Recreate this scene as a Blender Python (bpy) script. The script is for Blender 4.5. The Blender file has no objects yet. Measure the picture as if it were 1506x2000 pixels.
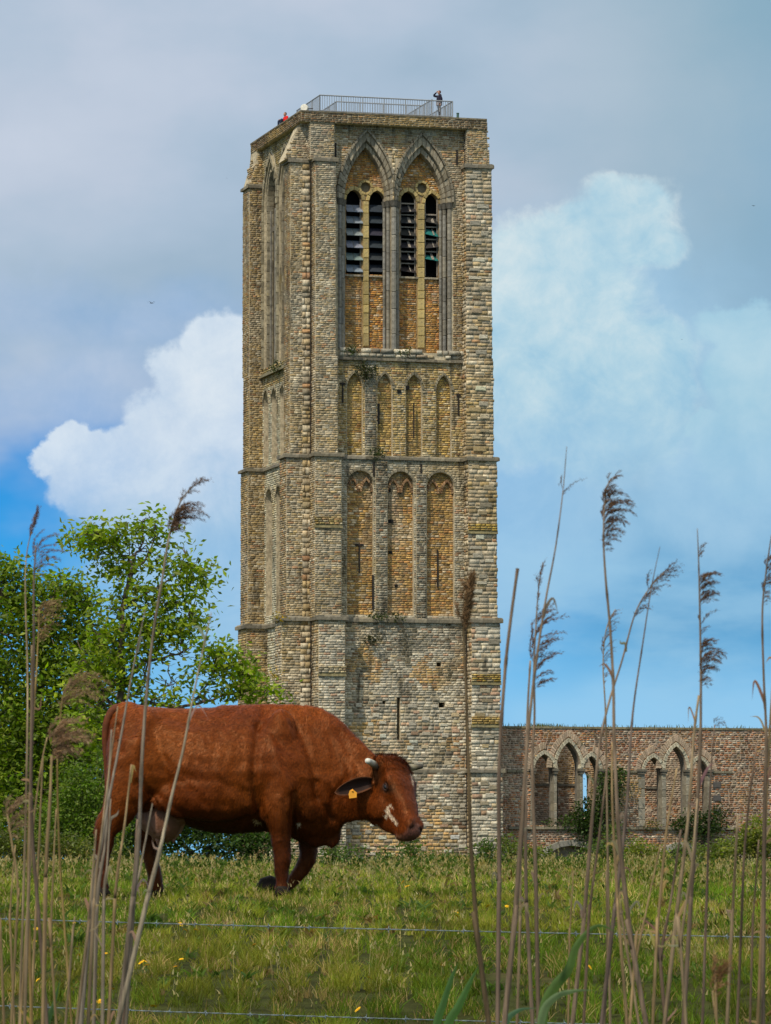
import bpy, bmesh, math, random
import numpy as np
from mathutils import Vector, Matrix, noise
from mathutils.geometry import tessellate_polygon

random.seed(7); RNG = np.random.default_rng(7)
scene = bpy.context.scene
C = scene.collection

# ------------------------------------------------------------------ camera
FPX = 8500.0                    # focal length in photograph pixels (long lens)
HOR = 1690.0                    # height of the horizon in the photograph
PITCH = math.atan((HOR - 1000.0) / FPX)
cam_d = bpy.data.cameras.new('camera')
cam = bpy.data.objects.new('camera', cam_d); C.objects.link(cam)
cam.location = (0, 0, 0); cam.rotation_euler = (math.pi / 2 + PITCH, 0, 0)
cam_d.sensor_fit = 'VERTICAL'; cam_d.sensor_height = 24.0; cam_d.sensor_width = 24.0 * .753
cam_d.lens = 24.0 * FPX / 2000.0
cam_d.dof.use_dof = True; cam_d.dof.focus_distance = 60; cam_d.dof.aperture_fstop = 40
cam_d.clip_start = 0.2; cam_d.clip_end = 6000.0
scene.camera = cam
CP, SP = math.cos(PITCH), math.sin(PITCH)
def ray(px, py):
    u = (px - 753.0) / FPX; v = (1000.0 - py) / FPX
    return Vector((u, CP - v * SP, SP + v * CP))
def at(px, py, Y):
    r = ray(px, py); return r * (Y / r.y)

# ------------------------------------------------------------------ light
SUN_EL, SUN_AZ = math.radians(52), math.radians(-30)      # azimuth measured from behind the camera, negative = from the left
SUNDIR = Vector((math.sin(SUN_AZ) * math.cos(SUN_EL), -math.cos(SUN_AZ) * math.cos(SUN_EL), math.sin(SUN_EL)))
sl = bpy.data.lights.new('sun', 'SUN'); sun = bpy.data.objects.new('sun', sl); C.objects.link(sun)
sl.energy = 3.2; sl.angle = math.radians(1.5); sl.color = (1.0, .89, .72)
sun.rotation_euler = SUNDIR.to_track_quat('Z', 'Y').to_euler()
sun.location = (30, -30, 60)

world = bpy.data.worlds.new('World'); scene.world = world; world.use_nodes = True
wn = world.node_tree; wn.nodes.clear()
class NB:
    """small helper to write node maths as expressions"""
    def __init__(s, nt): s.nt = nt
    def n(s, t, **kw):
        x = s.nt.nodes.new(t)
        for k, v in kw.items(): setattr(x, k, v)
        return x
    def setin(s, sock, v):
        if isinstance(v, bpy.types.NodeSocket): s.nt.links.new(v, sock)
        elif v is not None:
            if hasattr(sock.default_value, '__len__') and not hasattr(v, '__len__'): v = [v] * len(sock.default_value)
            if hasattr(v, '__len__') and len(v) == 3 and len(sock.default_value) == 4: v = (*v, 1)
            sock.default_value = v
    def m(s, op, a, b=None, c=None, clamp=False):
        x = s.n('ShaderNodeMath', operation=op, use_clamp=clamp)
        for i, v in enumerate((a, b, c)):
            if v is not None: s.setin(x.inputs[i], v)
        return x.outputs[0]
    def mix(s, f, a, b, blend='MIX'):
        x = s.n('ShaderNodeMix', data_type='RGBA', blend_type=blend)
        s.setin(x.inputs[0], f); s.setin(x.inputs[6], a); s.setin(x.inputs[7], b); return x.outputs[2]
    def ss(s, v, lo, hi, a=0.0, b=1.0):
        x = s.n('ShaderNodeMapRange', interpolation_type='SMOOTHSTEP')
        for i, q in enumerate((v, lo, hi, a, b)): s.setin(x.inputs[i], q)
        return x.outputs[0]
    def noise(s, vec, scale, detail=4, rough=.55, dist=0, out=0):
        x = s.n('ShaderNodeTexNoise'); s.setin(x.inputs['Vector'], vec)
        x.inputs['Scale'].default_value = scale; x.inputs['Detail'].default_value = detail
        x.inputs['Roughness'].default_value = rough; x.inputs['Distortion'].default_value = dist
        return x.outputs[out]
    def xyz(s, x, y, z=0):
        c = s.n('ShaderNodeCombineXYZ'); s.setin(c.inputs[0], x); s.setin(c.inputs[1], y); s.setin(c.inputs[2], z); return c.outputs[0]
    def ramp(s, f, pts):
        x = s.n('ShaderNodeValToRGB'); s.setin(x.inputs[0], f); cr = x.color_ramp
        while len(cr.elements) < len(pts): cr.elements.new(.5)
        for e, (p, c) in zip(cr.elements, pts): e.position = p; e.color = (*c, 1)
        return x.outputs[0]
def srgb(r, g, b):
    f = lambda c: (c / 255) / 12.92 if c / 255 <= .04045 else ((c / 255 + .055) / 1.055) ** 2.4
    return (f(r), f(g), f(b))
W = NB(wn)
tc = W.n('ShaderNodeTexCoord').outputs['Generated']
sp = W.n('ShaderNodeSeparateXYZ'); wn.links.new(tc, sp.inputs[0])
az = W.m('ARCTAN2', sp.outputs[0], sp.outputs[1]); el = W.m('ARCSINE', sp.outputs[2])
A = W.m('MULTIPLY', az, 8.5); E = W.m('MULTIPLY', el, 8.5)       # cloud map: azimuth and elevation
AE = W.xyz(A, E, 0)
sky = W.n('ShaderNodeTexSky'); sky.sky_type = 'NISHITA'; sky.sun_disc = False
sky.sun_elevation = SUN_EL; sky.sun_rotation = math.pi - SUN_AZ; sky.ozone_density = 3.0; sky.dust_density = .4
nish = W.mix(1.0, sky.outputs[0], (.10, .10, .10), 'MULTIPLY')
# deep blue patches between the clouds: the clear sky, a little richer low down
blue = W.mix(.93, nish, W.ramp(W.m('MULTIPLY', E, .5), [(0, srgb(120, 195, 240)), (.18, srgb(100, 185, 240)), (.30, srgb(30, 158, 232)), (.42, srgb(0, 138, 220)), (.52, srgb(100, 160, 212)), (.8, srgb(110, 165, 210))]))
rb = W.ss(A, .15, .55)
blue = W.mix(W.m('MULTIPLY', rb, .96), blue, W.ramp(W.m('MULTIPLY', E, .5), [(0, srgb(118, 192, 240)), (.15, srgb(124, 190, 234)), (.195, srgb(112, 178, 222)), (.235, srgb(92, 160, 206)), (.28, srgb(102, 165, 208)), (.345, srgb(124, 178, 212)), (.45, srgb(140, 190, 218)), (.55, srgb(112, 168, 208)), (.8, srgb(112, 162, 190))]))
w1 = W.noise(W.xyz(A, E, 1.7), 4.0, 7, .56, 0, 1); w2 = W.noise(W.xyz(A, E, 9.1), 18.0, 4, .6, 0, 1)
sw = W.n('ShaderNodeSeparateXYZ'); wn.links.new(w1, sw.inputs[0])
sw2 = W.n('ShaderNodeSeparateXYZ'); wn.links.new(w2, sw2.inputs[0])
def warp(base, c, k, k2):
    t = W.m('MULTIPLY', W.m('SUBTRACT', sw.outputs[c], .5), k)
    t2 = W.m('MULTIPLY', W.m('SUBTRACT', sw2.outputs[c], .5), k2)
    return W.m('ADD', base, W.m('ADD', t, t2))
Aw, Ew = warp(A, 0, .20, .035), warp(E, 1, .20, .035)
def blobs(lst, soft=.16):
    out = None
    for (px, py, rx, ry) in lst:
        dx = W.m('DIVIDE', W.m('SUBTRACT', Aw, (px - 753) / 1000), rx / 1000)
        dy = W.m('DIVIDE', W.m('SUBTRACT', Ew, (1690 - py) / 1000), ry / 1000)
        d = W.m('SQRT', W.m('ADD', W.m('MULTIPLY', dx, dx), W.m('MULTIPLY', dy, dy)))
        v = W.m('SUBTRACT', 1.0, d)
        out = v if out is None else W.m('SMOOTH_MAX', out, v, .1)
    return out
nbig = W.noise(W.xyz(A, W.m('MULTIPLY', E, 1.6), 3.3), 1.5, 5, .5)
nmid = W.noise(W.xyz(A, E, 5.3), 5.5, 9, .62, .3)
nfine = W.noise(W.xyz(A, E, 2.3), 14.0, 8, .65, .4)
# high veil of grey cloud
veil_c = W.ramp(nbig, [(.3, srgb(162, 184, 203)), (.46, srgb(178, 195, 213)), (.58, srgb(192, 203, 219)), (.75, srgb(204, 212, 226))])
veil_c = W.mix(W.ss(A, .0, .75), veil_c, W.mix(.6, veil_c, srgb(134, 172, 188)))
veil_m = W.m('MULTIPLY', W.ss(W.m('ADD', E, W.m('MULTIPLY', W.m('SUBTRACT', nbig, .5), .9)), .72, 1.0), .93)
veil_m = W.m('MULTIPLY', veil_m, W.ss(W.m('ADD', A, W.m('MULTIPLY', W.m('SUBTRACT', nmid, .5), .3)), .95, .45, .55, 1.0))
col = W.mix(veil_m, blue, veil_c)
# soft mid cloud left of the tower, under the veil
softm = W.m('MULTIPLY', W.ss(blobs([(150, 760, 330, 120), (300, 640, 300, 90), (60, 600, 250, 90)]), -.2, .8), .55)
col = W.mix(softm, col, W.ramp(nmid, [(.3, srgb(150, 180, 215)), (.7, srgb(186, 203, 228))]))
# pale mist under the right cumulus and below both
und = blobs([(1150, 700, 420, 330), (1020, 950, 330, 300), (440, 1120, 330, 260), (900, 1100, 330, 230), (1400, 950, 200, 200)])
col = W.mix(W.m('MULTIPLY', W.ss(und, -.15, .55), .78), col, W.ramp(nmid, [(.3, srgb(146, 190, 222)), (.7, srgb(172, 208, 232))]))
# cumulus, left
lb = blobs([(440, 690, 85, 85), (400, 760, 110, 95), (330, 860, 120, 110), (230, 910, 120, 75), (125, 860, 52, 46), (118, 905, 60, 52), (160, 880, 60, 50), (200, 960, 110, 70), (340, 1000, 190, 120), (470, 900, 160, 200), (400, 1090, 260, 120), (330, 1080, 170, 90), (440, 1200, 160, 60)])
lm = W.m('MULTIPLY', W.ss(W.m('ADD', lb, W.m('MULTIPLY', W.m('SUBTRACT', nfine, .5), .30)), -.02, .24), W.ss(W.m('ADD', E, W.m('MULTIPLY', W.m('SUBTRACT', nmid, .5), .25)), .45, .85, .15, 1.0))
# brightness inside the cloud: soft lumps, greyer towards the base, no rim
lump = W.m('ADD', W.m('MULTIPLY', nmid, .62), W.m('MULTIPLY', nfine, .38))
lbr = W.m('ADD', W.m('MULTIPLY', W.m('SUBTRACT', lump, .5), 1.5), W.m('ADD', .62, W.m('MULTIPLY', W.m('SUBTRACT', E, .85), .9)))
lc = W.ramp(lbr, [(.0, srgb(160, 192, 222)), (.3, srgb(180, 206, 230)), (.55, srgb(202, 219, 236)), (.8, srgb(220, 232, 242)), (1.0, srgb(232, 240, 246))])
col = W.mix(W.m('MULTIPLY', lm, .86), col, lc)
# cumulus, right
rbm = blobs([(1225, 400, 120, 62), (1150, 450, 190, 75), (1230, 470, 130, 70), (1000, 500, 130, 80), (1060, 580, 230, 140), (1060, 720, 230, 150), (1230, 690, 170, 110), (1180, 830, 230, 110), (1010, 860, 200, 90), (1300, 790, 90, 120)])
rm = W.m('MULTIPLY', W.ss(W.m('ADD', rbm, W.m('MULTIPLY', W.m('SUBTRACT', nfine, .5), .42)), -.04, .36), W.ss(W.m('ADD', E, W.m('MULTIPLY', W.m('SUBTRACT', nmid, .5), .3)), .72, .98, .3, 1.0))
rbr = W.m('ADD', W.m('ADD', W.m('MULTIPLY', W.m('SUBTRACT', lump, .5), 2.2), W.ss(rbm, .30, .02, 0, .26)), W.m('ADD', .44, W.m('ADD', W.m('MULTIPLY', W.m('SUBTRACT', E, .85), .55), W.m('MULTIPLY', W.m('SUBTRACT', .35, A), .35))))
rc = W.ramp(rbr, [(.0, srgb(138, 186, 216)), (.3, srgb(160, 202, 224)), (.55, srgb(182, 214, 228)), (.8, srgb(204, 225, 232)), (1.0, srgb(222, 234, 236))])
col = W.mix(W.m('MULTIPLY', rm, .85), col, rc)
r2 = blobs([(1450, 640, 95, 60), (1490, 740, 120, 130), (1400, 840, 60, 26), (1480, 900, 130, 110)])
col = W.mix(W.m('MULTIPLY', W.m('MULTIPLY', W.ss(r2, .0, .3), W.ss(E, .70, .95, .2, 1.0)), .85), col, W.ramp(nmid, [(.3, srgb(150, 198, 222)), (.7, srgb(184, 216, 230))]))
# drawn-out bands of thin cloud low on the right
bn = W.noise(W.xyz(W.m('MULTIPLY', A, 1.1), W.m('MULTIPLY', E, 3.2), 8.8), 2.0, 6, .55)
bk = W.m('MULTIPLY', W.ss(bn, .40, .66), W.m('MULTIPLY', W.ss(A, .1, .35), W.ss(E, .95, .6)))
col = W.mix(W.m('MULTIPLY', bk, .62), col, srgb(158, 202, 230))
# low bank
low = W.ss(W.m('ADD', E, W.m('MULTIPLY', W.m('SUBTRACT', nbig, .5), .35)), .44, .30)
low = W.m('MULTIPLY', low, W.ss(A, .1, .3))
col = W.mix(W.m('MULTIPLY', low, .85), col, srgb(150, 203, 238))
# pale cloud deck over the rest of the sky
hi = W.ss(E, 1.9, 4.5)
deck = W.ramp(W.noise(tc, 2.2, 5, .55), [(.3, (.72, .76, .80)), (.55, (.92, .92, .90)), (.75, (1.1, 1.08, 1.02))])
col = W.mix(W.m('MULTIPLY', hi, .9), col, deck)
side = W.ss(W.m('ABSOLUTE', A), 1.5, 4.5)
sidec = W.mix(W.ss(W.noise(tc, 5.0, 6, .6), .42, .60), blue, (.50, .55, .62))
col = W.mix(W.m('MULTIPLY', side, W.m('SUBTRACT', 1.0, hi)), col, sidec)
bg = W.n('ShaderNodeBackground'); wn.links.new(col, bg.inputs[0]); bg.inputs[1].default_value = 1.0
wo = W.n('ShaderNodeOutputWorld'); wn.links.new(bg.outputs[0], wo.inputs[0])
world.cycles.sampling_method = 'MANUAL'; world.cycles.sample_map_resolution = 512

scene.view_settings.view_transform = 'Standard'; scene.view_settings.look = 'None'
scene.view_settings.exposure = 0.0; scene.view_settings.gamma = 1.0
scene.view_settings.use_curve_mapping = False
scene.cycles.max_bounces = 5; scene.cycles.transparent_max_bounces = 6
scene.cycles.diffuse_bounces = 3; scene.cycles.use_adaptive_sampling = True
scene.cycles.use_denoising = True

# ------------------------------------------------------------------ object helpers
def tag(o, label=None, cat=None, group=None, kind=None):
    if label: o['label'] = label
    if cat: o['category'] = cat
    if group: o['group'] = group
    if kind: o['kind'] = kind
    return o
def empty(name, loc, rot=None):
    o = bpy.data.objects.new(name, None); C.objects.link(o); o.location = loc
    if rot: o.rotation_euler = rot
    o.empty_display_size = .2
    return o
def wloc(o):
    p = Vector((0, 0, 0))
    while o: p = p + Vector(o.location); o = o.parent
    return p
def mesh(name, v, f, mats=None, col=None, smooth=False):
    me = bpy.data.meshes.new(name)
    if isinstance(v, np.ndarray) and isinstance(f, np.ndarray):
        nv, nf, k = len(v), len(f), f.shape[1]
        me.vertices.add(nv); me.vertices.foreach_set('co', v.astype(np.float32).ravel())
        me.loops.add(nf * k); me.loops.foreach_set('vertex_index', f.astype(np.int32).ravel())
        me.polygons.add(nf); me.polygons.foreach_set('loop_start', np.arange(0, nf * k, k, dtype=np.int32))
        try: me.polygons.foreach_set('loop_total', np.full(nf, k, dtype=np.int32))
        except Exception: pass
        me.update(calc_edges=True)
    else:
        me.from_pydata([tuple(p) for p in v], [], [tuple(p) for p in f]); me.update()
    if col is not None:
        a = me.color_attributes.new('tint', 'FLOAT_COLOR', 'POINT')
        c = np.ones((len(me.vertices), 4), np.float32); c[:, :3] = np.asarray(col, np.float32).reshape(-1, 3)
        a.data.foreach_set('color', c.ravel())
    for m in (mats if isinstance(mats, (list, tuple)) else [mats]):
        if m: me.materials.append(m)
    if smooth: me.polygons.foreach_set('use_smooth', np.ones(len(me.polygons), bool))
    return me
def obj(name, me, parent=None, loc=None):
    """loc: world position of the mesh origin (default world origin)"""
    o = bpy.data.objects.new(name, me); C.objects.link(o)
    o.location = Vector(loc or (0, 0, 0))
    if parent:
        o.parent = parent; o.location = Vector(loc or (0, 0, 0)) - wloc(parent)
    return o
class MB:
    def __init__(s): s.v = []; s.f = []; s.c = []
    def add(s, v, f, c=None):
        k = len(s.v); s.v += [tuple(p) for p in v]; s.f += [tuple(i + k for i in q) for q in f]
        s.c += [c or (1, 1, 1)] * len(v)
    def box(s, a, b, c=None):
        x0, y0, z0 = a; x1, y1, z1 = b
        s.add([(x0,y0,z0),(x1,y0,z0),(x1,y1,z0),(x0,y1,z0),(x0,y0,z1),(x1,y0,z1),(x1,y1,z1),(x0,y1,z1)],
              [(0,3,2,1),(4,5,6,7),(0,1,5,4),(1,2,6,5),(2,3,7,6),(3,0,4,7)], c)
    def tube(s, pts, rad, n=8, c=None, cap=True):
        pts = [Vector(p) for p in pts]
        if not hasattr(rad, '__len__'): rad = [rad] * len(pts)
        k = len(s.v); up = Vector((.13, .2, 1)).normalized()
        T0 = (pts[-1] - pts[0]).normalized()
        if abs(T0.dot(up)) > .95: up = Vector((1, .1, 0)).normalized()
        for i, p in enumerate(pts):
            t = (pts[min(i + 1, len(pts) - 1)] - pts[max(i - 1, 0)]).normalized()
            a = t.cross(up).normalized(); b = t.cross(a)
            for j in range(n):
                q = 2 * math.pi * j / n
                s.v.append(tuple(p + (a * math.cos(q) + b * math.sin(q)) * rad[i])); s.c.append(c or (1, 1, 1))
        for i in range(len(pts) - 1):
            for j in range(n):
                s.f.append((k + i*n + j, k + i*n + (j+1) % n, k + (i+1)*n + (j+1) % n, k + (i+1)*n + j))
        if cap:
            s.f.append(tuple(k + j for j in range(n))[::-1]); m = k + (len(pts) - 1) * n
            s.f.append(tuple(m + j for j in range(n)))
    def build(s, name, mat, parent=None, smooth=False, loc=None, flip=False):
        me = mesh(name, s.v, s.f, mat, s.c, smooth)
        return obj(name, me, parent, loc)
# ------------------------------------------------------------------ materials
def mat(name, base=(.5, .5, .5), rough=.8, src=None, n_scale=8, n_amt=.3, n2=None, bump=.3, bscale=30, bdist=.02, trans=None, metal=0, spec=.3, extra=None, coords='Object', tint=None):
    """src: None | 'tint' (colour attribute) | 'object' (object colour)"""
    m = bpy.data.materials.new(name); m.use_nodes = True; nt = m.node_tree; nt.nodes.clear(); B = NB(nt)
    out = B.n('ShaderNodeOutputMaterial'); bs = B.n('ShaderNodeBsdfPrincipled')
    tcn = B.n('ShaderNodeTexCoord').outputs[coords]
    if src == 'tint': c = B.n('ShaderNodeVertexColor', layer_name='tint').outputs[0]
    elif src == 'object': c = B.n('ShaderNodeObjectInfo').outputs['Color']
    else:
        r = B.n('ShaderNodeRGB'); r.outputs[0].default_value = (*base, 1); c = r.outputs[0]
    if n_amt:
        nz = B.noise(tcn, n_scale, 6, .65)
        f = B.ss(nz, .3, .7, 1 - n_amt, 1 + n_amt)
        c = B.mix(1.0, c, B.xyz(f, f, f), 'MULTIPLY')
    if n2:                                   # (colour, scale, threshold lo, hi, amount)
        for (cc, sc, lo, hi_, am) in n2:
            k = B.m('MULTIPLY', B.ss(B.noise(tcn, sc, 5, .65), lo, hi_), am)
            c = B.mix(k, c, cc)
    if extra: c = extra(B, c, tcn)
    nt.links.new(c, bs.inputs['Base Color']); bs.inputs['Roughness'].default_value = rough
    bs.inputs['Metallic'].default_value = metal; bs.inputs['Specular IOR Level'].default_value = spec
    if tint: bs.inputs['Specular Tint'].default_value = (*tint, 1)
    if bump:
        bp = B.n('ShaderNodeBump'); bp.inputs['Strength'].default_value = bump; bp.inputs['Distance'].default_value = bdist
        nt.links.new(B.noise(tcn, bscale, 6, .65), bp.inputs['Height']); nt.links.new(bp.outputs[0], bs.inputs['Normal'])
    sh = bs.outputs[0]
    if trans:
        tr = B.n('ShaderNodeBsdfTranslucent')
        nt.links.new(B.mix(1.0, c, trans[1], 'MULTIPLY'), tr.inputs[0])
        mx = B.n('ShaderNodeMixShader'); mx.inputs[0].default_value = trans[0]
        nt.links.new(sh, mx.inputs[1]); nt.links.new(tr.outputs[0], mx.inputs[2]); sh = mx.outputs[0]
    nt.links.new(sh, out.inputs[0])
    return m
# ================================================================== TOWER
TH = math.radians(15.5)
TU = Vector((math.cos(TH), math.sin(TH), 0)); TW = Vector((-math.sin(TH), math.cos(TH), 0)); TZ = Vector((0, 0, 1))
_p = at(605, 1690, 254.0); TO = Vector((_p.x, 254.0, 0.0))
class Frame:
    """a vertical wall plane: s runs along it, z up, d out of it"""
    def __init__(s, O, D, N): s.O, s.D, s.N = O, D, N
    def P(s, a, z, d=0.0): return s.O + s.D * a + TZ * z + s.N * d
    def px(s, x, y, d=0.0):
        r = ray(x, y); O = s.O + s.N * d
        t = O.dot(s.N) / r.dot(s.N); p = r * t
        return ((p - s.O).dot(s.D), p.z)
    def off(s, d): return Frame(s.O + s.N * d, s.D, s.N)
def front(w): return Frame(TO + TW * w, TU, -TW)
def left(u): return Frame(TO + TU * u, TW, -TU)          # s = depth w, normal faces the camera's left
def right(u): return Frame(TO + TU * u, TW, TU)
def back(w): return Frame(TO + TW * w, TU, TW)

def inpoly(px, pz, poly):
    r = np.zeros(len(px), bool); n = len(poly)
    for i in range(n):
        x1, y1 = poly[i]; x2, y2 = poly[(i + 1) % n]
        if y1 == y2: continue
        c = ((y1 > pz) != (y2 > pz)) & (px < (x2 - x1) * (pz - y1) / (y2 - y1) + x1)
        r ^= c
    return r
def fbm(x, y, z, sc, o=3):
    a = 0; w = 1; t = 0
    for i in range(o):
        a += w * noise.noise(Vector((x, y, z)) * sc * 2 ** i); t += w; w *= .55
    return a / t
class Bricks:
    """collects bricks as real blocks standing proud of the mortar"""
    def __init__(s, bigmin=None): s.v = []; s.c = []; s.n = 0; s.big = []; s.bigmin = bigmin
    def field(s, fr, poly, holes, pal, ch=(.11, .15), bl=(.24, .42), proud=(.012, .045), gap=.026, ragged=0.0, keep=1.0):
        xs = [p[0] for p in poly]; zs = [p[1] for p in poly]; x0, x1, z0, z1 = min(xs), max(xs), min(zs), max(zs)
        rect = len(poly) == 4 and len(set(round(a, 4) for a in xs)) == 2
        R = []
        z = z0
        while z < z1 - .03:
            h = random.uniform(*ch); h = min(h, z1 - z)
            if h < .04: break
            x = x0 - random.uniform(0, bl[0])
            while x < x1 - .03:
                l = random.uniform(*bl)
                a, b = max(x, x0), min(x + l, x1)
                if b < x1 and x1 - b < .08: b = x1; l = b - x
                if b - a > .05: R.append((a, b, z, z + h))
                x += l
            z += h
        R = np.array(R); cx = (R[:, 0] + R[:, 1]) / 2; cz = (R[:, 2] + R[:, 3]) / 2
        k = np.ones(len(R), bool)
        if not rect: k &= inpoly(cx, cz, poly)
        R = R[k]; cz = cz[k]
        for h in holes:
            hx = np.array([p[0] for p in h]); hz = np.array([p[1] for p in h])
            Z = cz[:, None]; z1_, z2_ = hz[None, :], np.roll(hz, -1)[None, :]; x1_, x2_ = hx[None, :], np.roll(hx, -1)[None, :]
            cr = ((z1_ > Z) != (z2_ > Z)); dz = np.where(z2_ == z1_, 1, z2_ - z1_)
            X = x1_ + (x2_ - x1_) * (Z - z1_) / dz
            lo_ = np.where(cr, X, 1e9).min(1); hi_ = np.where(cr, X, -1e9).max(1)
            hit = (hi_ > lo_) & (R[:, 0] < hi_) & (R[:, 1] > lo_)
            L = R.copy(); L[:, 1] = np.where(hit, np.minimum(R[:, 1], lo_), R[:, 1])
            Q = R[hit & (R[:, 1] > hi_ + .04)].copy(); Q[:, 0] = np.maximum(Q[:, 0], hi_[hit & (R[:, 1] > hi_ + .04)])
            R = np.concatenate([L[L[:, 1] - L[:, 0] > .04], Q]); cz = (R[:, 2] + R[:, 3]) / 2
        k = np.ones(len(R), bool)
        if keep < 1: k &= RNG.random(len(R)) < keep
        R = R[k]; n = len(R)
        if not n: return
        g = gap / 2
        a = R[:, 0] + g; b = R[:, 1] - g; lo = R[:, 2] + g * .8; hi = R[:, 3] - g * .8
        if ragged:
            a = a - (R[:, 0] < x0 + .01) * RNG.random(n) * ragged; b = b + (R[:, 1] > x1 - .01) * RNG.random(n) * ragged
        d = RNG.uniform(proud[0], proud[1], n)
        j = lambda: RNG.normal(0, .006, n)
        ins = .012
        D, N, O = np.array(fr.D), np.array(fr.N), np.array(fr.O)
        corners = []
        for (X, Z, dd) in ((a, lo, -.02), (b, lo, -.02), (b, hi, -.02), (a, hi, -.02)):
            corners.append(O + X[:, None] * D + np.outer(Z, (0, 0, 1)) + np.full(n, dd)[:, None] * N)
        for (X, Z) in ((a + ins, lo + ins), (b - ins, lo + ins), (b - ins, hi - ins), (a + ins, hi - ins)):
            corners.append(O + (X + j())[:, None] * D + np.outer(Z + j(), (0, 0, 1)) + (d + j())[:, None] * N)
        V = np.stack(corners, 1)                       # n,8,3
        cols = np.empty((n, 3))
        for i in range(n): cols[i] = pal(cx[k][i] if False else (R[i, 0] + R[i, 1]) / 2, (R[i, 2] + R[i, 3]) / 2)
        s.v.append(V.reshape(-1, 3)); s.c.append(np.repeat(cols, 8, 0)); s.n += n
    def build(s, name, m, parent, kind='stuff'):
        V = np.concatenate(s.v); Cc = np.clip(np.concatenate(s.c), .005, .9); n = len(V) // 8
        q = np.array([(4,5,6,7),(0,1,5,4),(1,2,6,5),(2,3,7,6),(3,0,4,7)])
        F = (np.arange(n)[:, None, None] * 8 + q[None]).reshape(-1, 4)
        # right-hand frames turn the quads over: flip where needed
        v = V.reshape(n, 8, 3)
        c = v.mean(1)
        f4 = V[F].reshape(n, 5, 4, 3)
        nn = np.cross(f4[:, 0, 1] - f4[:, 0, 0], f4[:, 0, 3] - f4[:, 0, 0])
        out = (f4[:, 0].mean(1) - v[:, :4].mean(1))
        flip = (nn * out).sum(1) < 0
        F = F.reshape(n, 5, 4); F[flip] = F[flip][:, :, ::-1]; F = F.reshape(-1, 4)
        o = obj(name, mesh(name, V, F, m, Cc), parent); o['kind'] = kind
        return o
def sheet(M, fr, poly, holes=(), d=0.0, depth=0.0, c=(1, 1, 1)):
    """wall sheet with holes; depth > 0 builds the reveals of the holes inwards"""
    loops = [[Vector((x, z, 0)) for x, z in poly]] + [[Vector((x, z, 0)) for x, z in h] for h in holes]
    flat = [p for l in loops for p in l]
    tris = tessellate_polygon(loops)
    V = [fr.P(p.x, p.y, d) for p in flat]; F = []
    for t in tris:
        a, b, cc = (V[i] for i in t)
        F.append(t if (b - a).cross(cc - a).dot(fr.N) > 0 else t[::-1])
    M.add(V, F, c)
    if depth:
        for h in holes:
            n = len(h); V = [fr.P(x, z, d) for x, z in h] + [fr.P(x, z, d - depth) for x, z in h]
            M.add(V, [(i, (i + 1) % n, n + (i + 1) % n, n + i) for i in range(n)], c)
def fbox(M, fr, s0, s1, z0, z1, d0, d1, c=(1, 1, 1), top=0.0):
    """box on a wall frame, top: how far the top front edge is set back (weathering)"""
    V = [fr.P(s0,z0,d0),fr.P(s1,z0,d0),fr.P(s1,z0,d1),fr.P(s0,z0,d1),fr.P(s0,z1,d0),fr.P(s1,z1,d0),fr.P(s1,z1,d1-top),fr.P(s0,z1,d1-top)]
    F = [(0,3,2,1),(4,5,6,7),(0,1,5,4),(1,2,6,5),(2,3,7,6),(3,0,4,7)]
    if fr.D.cross(TZ).dot(fr.N) > 0: F = [f[::-1] for f in F]
    M.add(V, F, c)
def arch(cx, half, zb, zs, za, n=8):
    """pointed arch outline from bottom left, over the apex, to bottom right"""
    h = za - zs; R = (half * half + h * h) / (2 * half); x0 = half - R
    A1 = math.atan2(h, -x0) if R > half * 1.0001 else math.atan2(h, 0)
    right_ = []
    for i in range(n + 1):
        t = A1 * i / n; right_.append((x0 + R * math.cos(t), zs + R * math.sin(t)))
    right_[-1] = (0, za)
    L = [(-x, z) for x, z in right_]
    pts = [(-half, zb)] + L + right_[::-1][1:] + [(half, zb)]
    return [(cx + x, z) for x, z in pts]
def rect(a, b, z0, z1): return [(a, z0), (b, z0), (b, z1), (a, z1)]

# ------- masonry colours
def mixc(a, b, t): return tuple(a[i] * (1 - t) + b[i] * t for i in range(3))
TAN = (.36, .27, .16); OCH = (.45, .315, .12); GRY = (.44, .41, .33); PALE = (.66, .60, .46); RED = (.40, .17, .08)
ORG = (.52, .25, .08); DRK = (.13, .105, .075); BRN = (.26, .175, .10)
def pal_factory(base, seed=0.0, ochre=.3, red=.08, grey=.3, pale=.1, dark=.08, dirt=.3, gain=1.0, keepb=.42):
    def f(x, z):
        r = random.random(); n1 = fbm(x, z, seed, .55); n2 = fbm(x, z, seed + 7, .25)
        c = base
        t = r + .45 * n1
        if t < dark: c = DRK if random.random() < .5 else BRN
        elif t < dark + red: c = mixc(RED, ORG, random.random() * .6)
        elif t < dark + red + ochre: c = mixc(OCH, base, random.random() * .6)
        elif t < dark + red + ochre + grey: c = mixc(GRY, base, random.random() * .7)
        elif t > 1 - pale: c = PALE
        c = mixc(c, base, keepb)
        if n2 > .10: c = mixc(c, OCH, min(.7, (n2 - .10) * 2.2))
        if n2 < -.12: c = mixc(c, GRY, min(.7, (-n2 - .12) * 2.5))
        k = random.uniform(.66, 1.30) * gain * (1 + .30 * fbm(x, z, seed + 21, 1.1)) * (1 - dirt * max(0, fbm(x * 2.2, z * .5, seed + 13, .6)) * 2)
        return (c[0] * k, c[1] * k, c[2] * k)
    return f
P_TOP = pal_factory((.39, .29, .16), 1.0, ochre=.30, red=.10, grey=.18, pale=.10, dark=.10)
P_BUT = pal_factory((.45, .36, .23), 2.0, ochre=.20, red=.07, grey=.36, pale=.16, dark=.06)
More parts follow.
